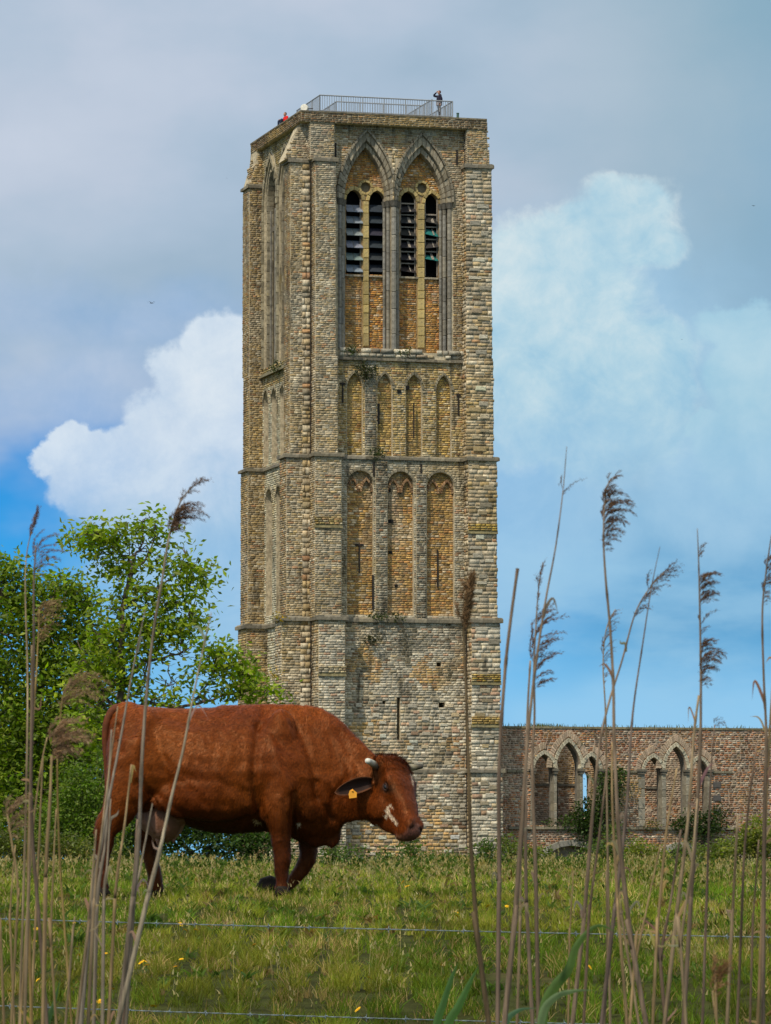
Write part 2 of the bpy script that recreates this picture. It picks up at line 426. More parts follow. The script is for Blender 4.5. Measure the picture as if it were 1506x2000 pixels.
P_SIDE = pal_factory((.36, .27, .145), 3.0, ochre=.25, red=.06, grey=.2, pale=.06, dark=.1)
P_ORG = pal_factory((.62, .30, .075), 4.0, ochre=.34, red=.26, grey=.04, pale=.08, dark=.06, keepb=.35)
P_MID = pal_factory((.52, .39, .17), 5.0, ochre=.42, red=.10, grey=.14, pale=.14, dark=.05)
P_MIDP = pal_factory((.60, .41, .13), 6.0, ochre=.44, red=.14, grey=.06, pale=.10, dark=.06)
P_LOWP = pal_factory((.60, .36, .12), 7.0, ochre=.36, red=.2, grey=.10, pale=.12, dark=.08)
P_GRYW = pal_factory((.45, .41, .31), 8.0, ochre=.16, red=.05, grey=.5, pale=.14, dark=.04)
P_BASE = pal_factory((.55, .495, .39), 9.0, ochre=.12, red=.10, grey=.4, pale=.28, dark=.05)
P_SIDEG = pal_factory((.60, .57, .41), 10.0, ochre=.12, red=.04, grey=.4, pale=.16, dark=.05)

def stone_extra(B, c, t):
    # algae and soot gathering in broad vertical runs
    sx = B.n('ShaderNodeSeparateXYZ'); B.nt.links.new(t, sx.inputs[0])
    v = B.xyz(sx.outputs[0], sx.outputs[1], B.m('MULTIPLY', sx.outputs[2], .16))
    k = B.ss(B.noise(v, 1.5, 7, .7), .52, .68)
    c = B.mix(B.m('MULTIPLY', k, .72), c, (.06, .052, .035))
    g = B.ss(B.noise(t, .5, 6, .6), .58, .72)
    return B.mix(B.m('MULTIPLY', g, .28), c, (.33, .25, .06))
M_brick = mat('brick_masonry', src='tint', n_scale=9, n_amt=.35, bump=.6, bscale=22, bdist=.02, rough=.95, spec=.1, extra=stone_extra)
M_mortar = mat('lime_mortar', (.50, .43, .30), n_scale=5, n_amt=.35, bump=.5, bscale=30, rough=.97, spec=.1, extra=stone_extra)
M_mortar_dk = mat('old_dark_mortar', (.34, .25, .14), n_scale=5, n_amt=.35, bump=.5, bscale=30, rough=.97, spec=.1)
M_stone = mat('grey_tracery_stone', src='object', n_scale=4, n_amt=.3, n2=[((.10, .09, .075), 3, .5, .7, .7), ((.42, .38, .28), 1.4, .6, .75, .4)], bump=.5, bscale=14, rough=.93, spec=.12)
M_stone_t = mat('grey_stone_blocks', src='tint', n_scale=4, n_amt=.3, n2=[((.10, .09, .075), 3, .52, .72, .6), ((.36, .27, .05), 1.1, .64, .74, .5)], bump=.5, bscale=14, rough=.93, spec=.12)
M_dark = mat('painted_darkness', (.008, .008, .008), n_amt=.2, bump=0, rough=.9)  # near-black paint for unlit interiors and the depth of holes
M_slate = mat('louvre_slate', src='object', n_scale=6, n_amt=.25, bump=.2, rough=.6, spec=.35)
M_oldwood = mat('weathered_batten', (.27, .24, .20), n_scale=12, n_amt=.3, rough=.9)
M_steel = mat('galvanised_railing', (.27, .29, .31), n_amt=.1, bump=0, rough=.45, metal=.0, spec=.5)
M_iron = mat('rusted_iron', (.028, .022, .018), n_amt=.3, rough=.7)

tower = empty('church_tower', tuple(TO + TU * 5.3 + TW * 6))
tag(tower, 'tall ruined square church tower of weathered brick and stone with pointed belfry windows', 'tower')

zpx = lambda y: (1690 - y) / 33.25
FR = front(0.0)
Z5, Z4, Z3, Z2, ZT = FR.px(780, 1505)[1], FR.px(780, 1211)[1], FR.px(780, 895)[1], FR.px(780, 703)[1], FR.px(780, 322)[1]
ZTOP = front(-.7).px(760, 226)[1]
L_TOT = left(-.4).px(512, 700)[0]; 
UP, LP = 0.0, 12.0                       # parapet plane
brk = Bricks(); wall = MB(); low = MB()
NOH = []
def ux(px, y, w): return front(w).px(px, y)[0]
def block(u0, u1, w0, w1, z0, z1, pf, ps, chF=(.10, .14), blF=(.24, .42), mb=wall, ragged=.0, right_side=True, quoin=None):
    """rectangular prism of masonry; bricks on front, left flank and right flank"""
    f, l, r = front(w0), left(u0), right(u1)
    mb.add([f.P(u0, z0), f.P(u1, z0), f.P(u1, z1), f.P(u0, z1), back(w1).P(u0, z0), back(w1).P(u1, z0), back(w1).P(u1, z1), back(w1).P(u0, z1)],
           [(0,1,2,3),(1,5,6,2),(5,4,7,6),(4,0,3,7),(3,2,6,7),(0,4,5,1)])
    brk.field(f, rect(u0, u1, z0, z1), NOH, pf, chF, blF, ragged=ragged)
    if w1 - w0 > .2:
        brk.field(l, rect(w0, w1, z0, z1), NOH, ps, chF, blF)
        if right_side: brk.field(r, rect(w0, w1, z0, z1), NOH, ps, chF, blF)

stages = [  # z0, z1, B2 left px, B2 front right, B1 front px, w of B1, right buttress px, w, y sample
    (0,   Z5, (548, 609), (622, 676), -1.6, (922, 981), -1.15, 1600),
    (Z5,  Z4, (550, 609), (622, 674), -1.5, (922, 976.5), -1.05, 1350),
    (Z4,  Z3, (559, 609), (615, 667), -1.15, (916, 970), -.95, 1050),
    (Z3,  Z2, (566, 609), (616, 660), -.9, (912, 963), -.85, 800),
    (Z2,  ZT, (567, 609), (616, 656), -.8, (911.5, 960), -.8, 520)]
RIGHT_PROUD = []
for k, (z0, z1, b2, b1, w1, br, wr, ys) in enumerate(stages):
    ch, bl = ((.11, .19), (.26, .5)) if k < 2 else ((.10, .16), (.24, .44)) if k < 4 else ((.10, .135), (.22, .38))
    pf = P_BASE if k < 2 else P_BUT
    # near-left corner: one buttress faces the field, one faces left
    ua, ub = ux(b1[0], ys, w1), ux(b1[1], ys, w1)
    block(ua, ub, w1, 1.0, z0, z1, pf if k < 4 else P_BUT, P_BUT, ch, bl)
    uc = ux(b2[0], ys, 0.0)
    block(uc, ua + .3, 0.0, 1.35 if k > 2 else 1.5, z0, z1, P_BUT, P_TOP if k > 1 else P_BUT, ch, bl, right_side=False)
    # quoin column between them
    brk.field(front(-.03), rect(ux(590 if k > 1 else 586, ys, 0), ux(607, ys, 0), z0, z1), NOH, P_BUT, (.22, .45), (.4, .62), proud=(.02, .06), gap=.03)
    ud, ue = ux(br[0], ys, wr), ux(br[1], ys, wr)
    block(ud, ue, wr, 1.6, z0, z1, P_BUT if k > 1 else P_BASE, P_BUT, (.13, .30), (.3, .75), ragged=.09)
    # far-left buttress
    l0 = left(uc).px({0: 479, 1: 481, 2: 484, 3: 487, 4: 487}[k], ys)[0]; l1 = left(uc).px({0: 463, 1: 465, 2: 470.5, 3: 475.5, 4: 474.5}[k], ys)[0]
    block(uc, .3, l0, l1, z0, z1, P_SIDE, P_TOP, ch, bl, right_side=False)
    if k == 4: LB0, LB1, UC4 = l0, l1, uc
LEN = LB1
# core of the tower (right flank and back close it)
UR = ux(955, 520, 0)
core = MB()
core.add([back(.6).P(.2, 0), back(.6).P(UR - .3, 0), back(LEN - .2).P(UR - .3, 0), back(LEN - .2).P(.2, 0),
          back(.6).P(.2, ZTOP - .5), back(.6).P(UR - .3, ZTOP - .5), back(LEN - .2).P(UR - .3, ZTOP - .5), back(LEN - .2).P(.2, ZTOP - .5)],
         [(1, 2, 6, 5), (2, 3, 7, 6), (4, 5, 6, 7)])
brk.field(right(UR - .3), rect(1.6, LEN, 0, ZTOP - .5), NOH, P_BUT, (.2, .3), (.5, .9))
# right rear buttress
block(UR - .3, UR + .9, LEN - 1.4, LEN, 0, ZT, P_BUT, P_BUT, (.2, .3), (.5, .9))

# ------------------------------------------------ front panels between the buttresses
uL, uR = ux(640, 800, 0), ux(925, 800, 0)
stone_parts = []                     # (name, corners2d, frame, d0, d1, colour)
def wedge(fr, q, d0, d1, name, col, parent=tower, gap=.015, mb=None):
    if name in ('voussoir', 'vault_stone'): d1 += random.uniform(-.035, .035)
    """one cut stone: quad q in the wall plane, from depth d0 to d1"""
    cx = sum(p[0] for p in q) / 4; cz = sum(p[1] for p in q) / 4
    def sh(p):
        dx, dz = p[0] - cx, p[1] - cz; L = math.hypot(dx, dz) + 1e-6; k = max(0, 1 - gap / L); return (cx + dx * k, cz + dz * k)
    q = [sh(p) for p in q]
    o = fr.P(cx, cz, (d0 + d1) / 2)
    dj = random.uniform(-.02, .02)
    B = .03
    def inn(p): return (cx + (p[0] - cx) * .9, cz + (p[1] - cz) * .9)
    V = [fr.P(p[0], p[1], d0) - o for p in q] + [fr.P(p[0], p[1], d1 + dj - B) - o for p in q] + [fr.P(*inn(p), d1 + dj) - o for p in q]
    F = [(8, 9, 10, 11)] + [(4 + i, 4 + (i+1) % 4, 8 + (i+1) % 4, 8 + i) for i in range(4)] + [(i, (i+1) % 4, 4 + (i+1) % 4, 4 + i) for i in range(4)]
    n = (V[9] - V[8]).cross(V[10] - V[8])
    if n.dot(fr.N) < 0: F = [f[::-1] for f in F]
    if mb is not None:
        mb.add([v + o for v in V], F, col); return
    ob = obj(name, mesh(name, V, F, M_stone), parent, o); ob.color = (*col, 1); return ob
def stonecol(base=(.27, .255, .22), v=.35):
    k = random.uniform(1 - v, 1 + v); c = mixc(base, (.36, .30, .18), random.random() * .35); return (c[0]*k, c[1]*k, c[2]*k)
def arch_ring(fr, outer, inner, d0, d1, name, col0, mb=None, step=1, skip_right_jamb=False, skip_left_jamb=False, jamb=True, zcap=None, jh=.5):
    n = len(outer); k = (n - 2) // 2
    for i in range(1, n - 2, step):
        j = min(i + step, n - 2)
        wedge(fr, [outer[i], outer[j], inner[j], inner[i]], d0, d1, name, stonecol(col0), mb=mb)
    if jamb:
        for side in (0, 1):
            if side == 0 and skip_left_jamb or side == 1 and skip_right_jamb: continue
            a, b = (outer[0], inner[0]) if side == 0 else (outer[-1], inner[-1])
            zt = outer[1][1]; z = min(a[1], b[1])
            while z < zt - .02:
                h = min(random.uniform(jh * .7, jh * 1.2), zt - z)
                x0, x1 = sorted((a[0], b[0]))
                wedge(fr, rect(x0, x1, z, z + h), d0, d1, 'jamb_stone', stonecol(col0), mb=mb); z += h
GREY1 = (.25, .225, .175); GREY2 = (.36, .32, .245); YEL = (.55, .42, .17)

# ---- belfry stage
f0 = front(0.0)
def fx(px, y=450, w=0.0): return front(w).px(px, y)[0]
def fz(y, px=780): return f0.px(px, y)[1]
zw0 = fz(692); zs = fz(392); zcap = fz(398)
WIN = []   # (centre, inner half width, apex)
for (pl, pr, pa_in, pa_out, pa_mid) in ((675, 757, 290, 260, 277), (781, 867, 296, 263, 281)):
    cx = (fx(pl) + fx(pr)) / 2; hf = (fx(pr) - fx(pl)) / 2
    WIN.append((cx, hf, fz(pa_in), fz(pa_out), fz(pa_mid)))
holes_b = []
for (cx, hf, zi, zo, zm) in WIN:
    holes_b.append(arch(cx, hf + .42, zw0, zs, zm + .12, 12))
zbt = fz(240)
# two openings overlap at the middle pier: keep the pier as its own piece
cut = (WIN[0][0] + WIN[0][1] + WIN[1][0] - WIN[1][1]) / 2
def clipx(poly, lo, hi): return [(min(max(x, lo), hi), z) for x, z in poly]
holes_b = [clipx(holes_b[0], -99, cut - .12), clipx(holes_b[1], cut + .12, 99)]
sheet(wall, f0, rect(uL, uR, Z2, zbt), holes_b, 0, .95)
brk.field(f0, rect(uL, uR, zw0, zbt), [arch(c, h + .55, zw0, zs, zm + .35, 12) for c, h, zi, zo, zm in WIN] + [rect(WIN[0][0], WIN[1][0], zw0, zs + 2.6)], P_TOP, (.11, .15), (.24, .4))
brk.field(f0.off(.02), rect(cut - .1, cut + .1, zs, zs + 3.0), NOH, P_GRYW, (.2, .3), (.2, .3))
infill = MB(); f_in = front(.85)
for wi, (cx, hf, zi, zo, zm) in enumerate(WIN):
    # lancets within the infill
    if wi == 0: lp = [(676, 706.5, 370), (721, 751.5, 372)]; oc = (714, 366, 10.5)
    else: lp = [(782, 813, 373), (830, 856.5, 377)]; oc = (824, 367.5, 10.5)
    lan = []
    zl0 = f_in.px(780, 540)[1]
    for (a, b, t) in lp:
        xa, xb = fx(a, 450, .85), fx(b, 450, .85); za = f_in.px(a, t)[1]
        lan.append(arch((xa + xb) / 2, (xb - xa) / 2, zl0, za - .62, za, 6))
    ocx, ocz = fx(oc[0], 366, .85), f_in.px(oc[0], oc[1])[1]; orad = oc[2] / 33.2
    ocu = [(ocx + orad * math.cos(t * math.pi / 8), ocz + orad * math.sin(t * math.pi / 8)) for t in range(16)]
    big = arch(cx, hf + .1, zw0, zs, zi + .1, 12)
    sheet(infill, f_in, big, lan + [ocu], 0, .45)
    # oculus: set-back round stone + ring
    sheet(low, f_in, [(ocx + orad * 1.02 * math.cos(t * math.pi / 8), ocz + orad * 1.02 * math.sin(t * math.pi / 8)) for t in range(16)], (), -.3, 0, (.24, .21, .14))
    for t in range(8):
        q = [(ocx + r * math.cos(a), ocz + r * math.sin(a)) for r, a in ((orad, t * math.pi / 4), (orad + .16, t * math.pi / 4), (orad + .16, (t + 1) * math.pi / 4), (orad, (t + 1) * math.pi / 4))]
        wedge(f_in, q, -.05, .07, 'oculus_stone', stonecol(YEL, .2))
    ocb = [(ocx + (orad + .15) * math.cos(t * math.pi / 8), ocz + (orad + .15) * math.sin(t * math.pi / 8)) for t in range(16)]
    mulx = sorted((lan[0][-1][0], lan[1][0][0]))
    brk.field(f_in, big, [[(x + (x - sum(p[0] for p in l) / len(l)) * .35, z + (.2 if z > zl0 + .1 else 0)) for x, z in l] for l in lan] + [ocb, rect(mulx[0], mulx[1], zw0, zl0 + 4.9)], P_ORG, (.10, .14), (.22, .38), proud=(.01, .05))
    # stone surrounds of the lancets and the mullion
    for l in lan:
        c0 = (l[0][0] + l[-1][0]) / 2; h0 = (l[-1][0] - l[0][0]) / 2; zt = max(z for x, z in l)
        outer = arch(c0, h0 + .22, zl0, zt - .62, zt + .26, 6)
        arch_ring(f_in, outer, l, -.1, .08, 'voussoir', YEL, step=2, jamb=False)
    z = zw0 + .5
    while z < zl0 + 4.35:
        h = min(random.uniform(.45, .8), zl0 + 4.4 - z)
        if h < .1: break
        wedge(f_in, rect(mulx[0] + .06, mulx[1] - .06, z, z + h), -.1, .17, 'mullion_block', stonecol(YEL, .22), gap=.012); z += h
    for l in lan:      # sills
        wedge(f_in, rect(l[0][0] - .12, l[-1][0] + .12, zl0 - .12, zl0), -.3, .16, 'sill', stonecol(GREY2, .15), gap=.004)
    # orders of the big arch
    outer = arch(cx, hf + .46, zs, zs, zo, 12); mid = arch(cx, hf + .20, zs, zs, zm - .02, 12); inn = arch(cx, hf - .0, zs, zs, zi, 12)
    hood = arch(cx, hf + .60, zs + .0, zs, zo + .16, 12)
    lim = (-99, cut - .01) if wi == 0 else (cut + .01, 99)
    outer, mid, inn, hood = (clipx(p, *lim) for p in (outer, mid, inn, hood))
    # below the crossing of the two arches the outer orders die into the pier
    arch_ring(f0, hood, outer, -.1, .20, 'voussoir', GREY1, jamb=False)
    arch_ring(f0, outer, mid, -.45, .05, 'voussoir', GREY2, jamb=False)
    arch_ring(f0, mid, inn, -.85, -.22, 'voussoir', GREY2, jamb=False)
    # shafts in the jambs, stacked drums, with capitals
    js = [(cx - hf - .36, -.05, .13), (cx - hf - .12, -.32, .11), (cx - hf + .04, -.6, .09), (cx + hf + .36, -.05, .13), (cx + hf + .12, -.32, .11), (cx + hf - .04, -.6, .09)]
    if wi == 0: js = [j for j in js if j[0] < cut - .02]
    else: js = [j for j in js if j[0] > cut + .02] + [(cut, .02, .15)]
    for (x, d, r) in js:
        z = zw0 + .25
        while z < zcap - .25:
            h = min(random.uniform(.9, 1.5), zcap - .2 - z); mbx = MB(); o = f0.P(x, z, d)
            mbx.tube([(0, 0, .01), (0, 0, .04), (0, 0, h - .04), (0, 0, h - .01)], [r * .85, r, r, r * .85], 8, cap=False)
            sh = obj('shaft_drum', mesh('shaft_drum', mbx.v, mbx.f, M_stone), tower, o); sh.color = (*stonecol((.24, .235, .215), .25), 1); z += h
        cb = MB(); o = f0.P(x, zcap - .2, d)
        cb.tube([(0, 0, 0), (0, 0, .05), (0, 0, .28), (0, 0, .36)], [r * 1.1, r * 1.3, r * 1.7, r * 1.9], 8)
        co = obj('capital', mesh('capital', cb.v, cb.f, M_stone), tower, o); co.color = (.14, .13, .11, 1)
    # moulded jamb walls behind the shafts, impost, plinth
    for sx in (-1, 1):
        for (a, b, d0, d1) in ((hf + .30, hf + .48, -.3, -.12), (hf + .08, hf + .30, -.6, -.40), (hf - .04, hf + .08, -.85, -.68)):
            xa, xb = sorted((cx + sx * a, cx + sx * b)); xa, xb = max(xa, lim[0]), min(xb, lim[1])
            if xb - xa < .03: continue
            z = zw0
            while z < zs - .02:
                h = min(random.uniform(.4, .7), zs - z); wedge(f0, rect(xa, xb, z, z + h), d0 - .2, d1, 'jamb_stone', stonecol(GREY2), mb=low); z += h
    # near-black slab painted as the unlit room behind the lancets
    dr = MB(); fbox(dr, front(1.9), lan[0][0][0] - .5, lan[-1][-1][0] + .5, zl0 - .5, zs + 2, -.3, 0); dr.build('painted_belfry_dark', M_dark, tower)
# louvres
def quad_board(fr, s0, s1, z, d_out, drop, thick, col, name, parent=tower, tilt=0.0, mat_=None):
    o = fr.P((s0 + s1) / 2, z, 0)
    V = []
    for dd, zz in ((-.35, drop), (d_out, 0)):
        for s_, sg in ((s0, -1), (s1, 1)):
            for t in (0, thick): V.append(fr.P(s_, z + zz + t + sg * tilt, dd) - o)
    F = [(0, 4, 5, 1)[::-1], (2, 3, 7, 6)[::-1], (0, 2, 6, 4)[::-1], (1, 5, 7, 3)[::-1], (4, 6, 7, 5)[::-1], (0, 1, 3, 2)[::-1]]
    b = obj(name, mesh(name, V, F, mat_ or M_slate), parent, o); b.color = (*col, 1); return b
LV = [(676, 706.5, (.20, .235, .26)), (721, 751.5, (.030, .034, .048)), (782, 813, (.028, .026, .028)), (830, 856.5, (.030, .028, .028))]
for li, (a, b, colr) in enumerate(LV):
    s0, s1 = fx(a, 450, .85), fx(b, 450, .85)
    for k in range(6):
        y = (414, 436, 460, 484, 508, 531)[k]; z = f_in.px(a, y)[1]
        if li == 3 and k in (0, 4, 5): 
            if k != 4: continue
        tilt = 0 if li < 2 else random.uniform(-.09, .09)
        col2 = tuple(c * random.uniform(.85, 1.15) for c in colr)
        if li == 3 and k in (2, 4): col2 = (.02, .16, .15)
        d_o = .16 if li == 0 else .1
        bo = quad_board(f_in, s0 - (.0 if li else -.02), s1 + (.05 if li == 0 else -.02), z, d_o, .46 if li < 2 else random.uniform(.3, .5), .03, col2, 'louvre', tilt=tilt)
        if li == 0:
            quad_board(f_in, (s0 + s1) / 2 - .02, (s0 + s1) / 2 + .01, z + .035, d_o, .46, .01, (.16, .15, .10), 'louvre_joint')
        if li >= 2:
            quad_board(f_in, (s0 + s1) / 2 + random.uniform(-.1, .1), (s0 + s1) / 2 + random.uniform(.12, .16), z + .03, d_o + .02, .42, .025, (.3, .27, .22), 'batten', tilt=.0, mat_=M_oldwood)
            quad_board(f_in, s0, s1, z + .5, -.12, .05, .07, (.3, .27, .22), 'batten', mat_=M_oldwood)
    for s_ in (s0 + .04, s1 - .06) if li > 1 else (s1 - .06,):
        bb = MB(); fbox(bb, f_in, s_ - .03, s_ + .03, f_in.px(a, 538)[1], f_in.px(a, 388)[1], -.14, -.08); bb.build('louvre_post', M_oldwood, tower)
# rough ledge of fallen and patched stones under the windows
brk.field(front(-.05), rect(fx(662, 690), fx(905, 690), Z2 + .1, zw0 + .35), NOH, pal_factory((.46, .42, .33), 21, ochre=.1, red=.02, grey=.3, pale=.4, dark=.05), (.18, .34), (.3, .8), proud=(.05, .25), gap=.05, keep=.86)
fbox(wall, front(-.05), fx(662, 690), fx(905, 690), Z2 + .05, zw0 + .12, -.9, .02)
# ---- arcaded stages
recess = MB()
def arcade(fr, z0, z1, bays, depth, pw, pp, s0, s1, n=6, ch=(.11, .155), bl=(.24, .42), sub=False, zsill=None):
    hs = []
    for (c, h, zb, zs_, za) in bays: hs.append(arch(c, h, zb, zs_, za, n))
    sheet(wall, fr, rect(s0, s1, z0, z1), hs, 0, depth)
    brk.field(fr, rect(s0, s1, z0, z1), [[(x + (.01 if x > c else -.01), z + (.04 if z > zs_ + .1 else 0)) for x, z in h_] for h_, (c, h, zb, zs_, za) in zip(hs, bays)], pw, ch, bl)
    for (c, h, zb, zs_, za), h_ in zip(bays, hs):
        sheet(recess, fr, rect(c - h - .05, c + h + .05, zb - .05, za + .05), (), -depth)
        brk.field(fr.off(-depth), arch(c, h + .04, zb, zs_, za + .04, n), NOH, pp, ch, bl, proud=(.01, .05))
        outer = arch(c, h + .16, zb, zs_, za + .2, n)
        arch_ring(fr, outer, h_, -.06, .07, 'voussoir', (.27, .24, .17), jamb=False)
        if sub:
            for sg in (-1, 1):
                cc = c + sg * h * .52; o2 = arch(cc, h * .50, zs_ - .5, zs_ - .42, zs_ + .46, n); i2 = arch(cc, h * .34, zs_ - .5, zs_ - .42, zs_ + .26, n)
                arch_ring(fr.off(-depth), o2, i2, -.02, depth * .7, 'voussoir', (.30, .17, .09), mb=low, jamb=False)
b3 = [((fx(a, 800) + fx(b, 800)) / 2, (fx(b, 800) - fx(a, 800)) / 2, Z3 + .12, fz(760), fz(731)) for a, b in ((678, 708), (737, 766), (793, 824), (852, 881))]
arcade(f0, Z3, Z2 + .1, b3, .26, P_MID, P_MIDP, uL, uR)
b4 = [((fx(a, 1050) + fx(b, 1050)) / 2, (fx(b, 1050) - fx(a, 1050)) / 2, Z4 + .28, fz(948), fz(921)) for a, b in ((678, 729), (757, 808), (834, 887))]
arcade(f0, Z4, Z3, b4, .30, P_GRYW, P_LOWP, uL, uR, sub=True)
# dark weathered strip between the first two bays
for (a, b, z0, z1) in ((712, 734, Z3, Z2), (733, 756, Z4, Z3 - .2), (812, 832, Z4, Z3 - .9)):
    brk.field(front(-.06 if z1 > Z3 else -.1), rect(fx(a, 900), fx(b, 900), z0, z1), NOH, pal_factory((.24, .215, .16), a, ochre=.08, red=.03, grey=.35, pale=.1, dark=.22), (.11, .16), (.24, .4))
    fbox(wall, front(-.06 if z1 > Z3 else -.1), fx(a, 900), fx(b, 900), z0, z1, -.2, -.005)
# ---- plain lower stages with slit and putlog holes
slit = rect(fx(775.5, 1400), fx(781.5, 1400), fz(1446), fz(1361))
def pxrect(x0, x1, y0, y1): return rect(fx(x0, y0), fx(x1, y0), fz(y1), fz(y0))
holes_l = [slit, pxrect(857, 869, 1371, 1381), pxrect(853, 862, 1293, 1301), pxrect(747, 753, 1369, 1376)]
sheet(wall, f0, rect(uL, uR, Z5, Z4), holes_l, 0, .7)
sheet(wall, front(-.12), rect(uL, uR, 0, Z5), (), 0)
def p_low(x, z):
    """grey rubble turning to brick patches around the slit and to the right"""
    c = P_BASE(x, z); n = fbm(x, z, 31, .35)
    if n > .10 and z < Z4 - 1: c = mixc(c, P_LOWP(x, z), .8)
    if fbm(x, z, 44, .5) < -.16: c = tuple(q * .6 for q in c)
    if z > Z4 - 3.6:                                # run-off stains below the string course
        k = noise.noise(Vector((x * 2.3, z * .35, 77))) + .35 * noise.noise(Vector((x * 6, z * .9, 7)))
        if k > .05 + (Z4 - z) * .06: c = mixc(c, (.10, .085, .05), min(.85, (k - .0) * 2.2))
    return c
brk.field(f0, rect(uL, uR, Z4 - 4.4, Z4), holes_l, p_low, (.11, .16), (.24, .42))
brk.field(f0, rect(uL, uR, Z5, Z4 - 4.4), holes_l, p_low, (.13, .23), (.26, .52), gap=.035)
fbox(infill, front(1.2), slit[0][0] - .5, slit[1][0] + .5, slit[0][1] - .5, slit[2][1] + .5, -.1, 0)
brk.field(front(-.12), rect(uL, uR, 0, Z5), NOH, p_low, (.14, .25), (.28, .62), gap=.03)
# near-black blocks painting the dark of putlog holes and a crack; iron anchors
anch = MB()
for (x0, x1, y0, y1) in ((776, 783, 762, 768), (792, 799, 753, 760), (757, 765, 953, 961), (761, 770, 1014, 1021), (761, 768, 1076, 1081), (773, 779, 1141, 1146), (738, 741, 790, 830)):
    ob = MB(); fbox(ob, front(-.0), fx(x0, y0), fx(x1, y0), fz(y1), fz(y0), -.4, .075 if y0 < 900 or x0 < 741 else -.22); ob.build('painted_putlog_hole', M_dark, tower)
def anchor(px, y0, y1, w=2.4, bar=None, d=.08):
    ob = MB(); fbox(ob, f0, fx(px - w / 2, y0), fx(px + w / 2, y0), fz(y1), fz(y0), d - .1, d)
    if bar: fbox(ob, f0, fx(px - bar, y0), fx(px + bar, y0), fz(y0 + 5), fz(y0 + 1), d - .1, d + .02)
    ob.build('wall_anchor_or_crack', M_iron, tower)
for a in ((669, 750, 790, 2.6, 5), (895, 765, 808, 2.4, 4), (808, 786, 856, 2), (704, 1062, 1120, 2.6, 8, -.23), (857, 1072, 1145, 2.5, None, -.2), (738, 1008, 1066, 3), (816, 1010, 1072, 3), (728, 1124, 1192, 3), (822, 1130, 1206, 3), (822, 905, 975, 3), (729.5, 903, 940, 3), (655, 285, 322, 3, None, .1), (892, 288, 318, 3)):  # the T-shaped one in the left wide bay stands for a crack
    anchor(*a)
# drain line beside the right buttress
pipe = MB(); pipe.tube([front(-.1).P(fx(909, 300, -.1), 1.0, .1), front(-.1).P(fx(906.5, 300, -.1), ZT + 2.2, .1)], .035, 6); pipe.build('drain_cable', M_iron, tower)
pipe = MB(); pipe.tube([front(-.1).P(ux(608.5, 500, -.1), 2.0, .05), front(-.1).P(ux(605.5, 300, -.1), ZTOP - .4, .05)], .03, 6); pipe.build('drain_cable', M_iron, tower)

# ------------------------------------------------ string courses, run round the buttresses
def strings(z, k, h=.24, p=.16, skip_mid=False, only_mid=False):
    z0, z1_, b2, b1, w1, br, wr, ys = stages[k]
    ua, ub = ux(b1[0], ys, w1), ux(b1[1], ys, w1); uc = ux(b2[0], ys, 0); ud, ue = ux(br[0], ys, wr), ux(br[1], ys, wr)
    l0 = left(uc).px({0: 479, 1: 481, 2: 484, 3: 487, 4: 487}[k], ys)[0]; l1 = left(uc).px({0: 463, 1: 465, 2: 470.5, 3: 475.5, 4: 474.5}[k], ys)[0]
    def run(fr, s0, s1, dd=0.0):
        s = s0
        while s < s1 - .01:
            L = min(random.uniform(.7, 1.2), s1 - s)
            if s1 - s - L < .25: L = s1 - s
            mb = MB(); o = fr.P(s + L / 2, z)
            fbox(mb, Frame(fr.O - o, fr.D, fr.N), s + .004, s + L - .004, z - h * .5, z + h * .15, -.3, p + dd); fbox(mb, Frame(fr.O - o, fr.D, fr.N), s + .004, s + L - .004, z + h * .15, z + h * .5, -.3, p + dd, top=p * .9)
            ob = obj('string_course_block', mesh('string_course_block', mb.v, mb.f, M_stone), tower, o); ob.color = (*stonecol((.19, .175, .14), .3), 1)
            s += L
    if not only_mid:
        run(front(w1), ua - p, ub + p, 0.001); run(left(ua), w1 - p, 0, .002); run(right(ub), w1 - p, .0, .002)
        run(front(0), uc - p, ua - p, .0); run(left(uc), -p, 1.5 + p * .5, .003)
        run(front(wr), ud - p, ue + p, 0.001); run(left(ud), wr - p, 0, .002); run(right(ue), wr - p, 1.5, .002)
        run(left(uc), l0 - p, l1 + p, .003); run(front(l0), uc - p, -.4, .0)
        if k != 4: run(left(-.4), 1.5, l0, .0)
    if not skip_mid: run(f0, ub, ud, .0)
strings(Z5, 0); strings(Z4, 1, .3, .17); strings(Z3, 2); strings(Z2, 3, .2, .22, only_mid=True); strings(ZT, 4, .26, .14, skip_mid=True)
# intermediate set-offs on the right buttress and the corner
for (y, a, b, w) in ((1335, 921, 979, -1.1), (1418, 921, 980, -1.12), (1040, 914, 972, -1.0), (1318, 622, 676, -1.55), (1028, 614, 669, -1.2), (1450, 622, 677, -1.58)):
    zz = front(w).px((a + b) / 2, y)[1]; ob = MB(); fbox(ob, front(w), ux(a, y, w), ux(b, y, w), zz - .08, zz + .12, -.1, .07, top=.05); o_ = ob.build('set_off', M_stone, tower); o_.color = (.22, .19, .10, 1)
    brk.field(front(w), rect(ux(a, y, w), ux(b, y, w), zz + .1, zz + .55), NOH, pal_factory((.42, .30, .07), y, ochre=.4, red=.12, grey=.1, pale=.05, dark=.03), (.11, .16), (.24, .42), proud=(.06, .08))

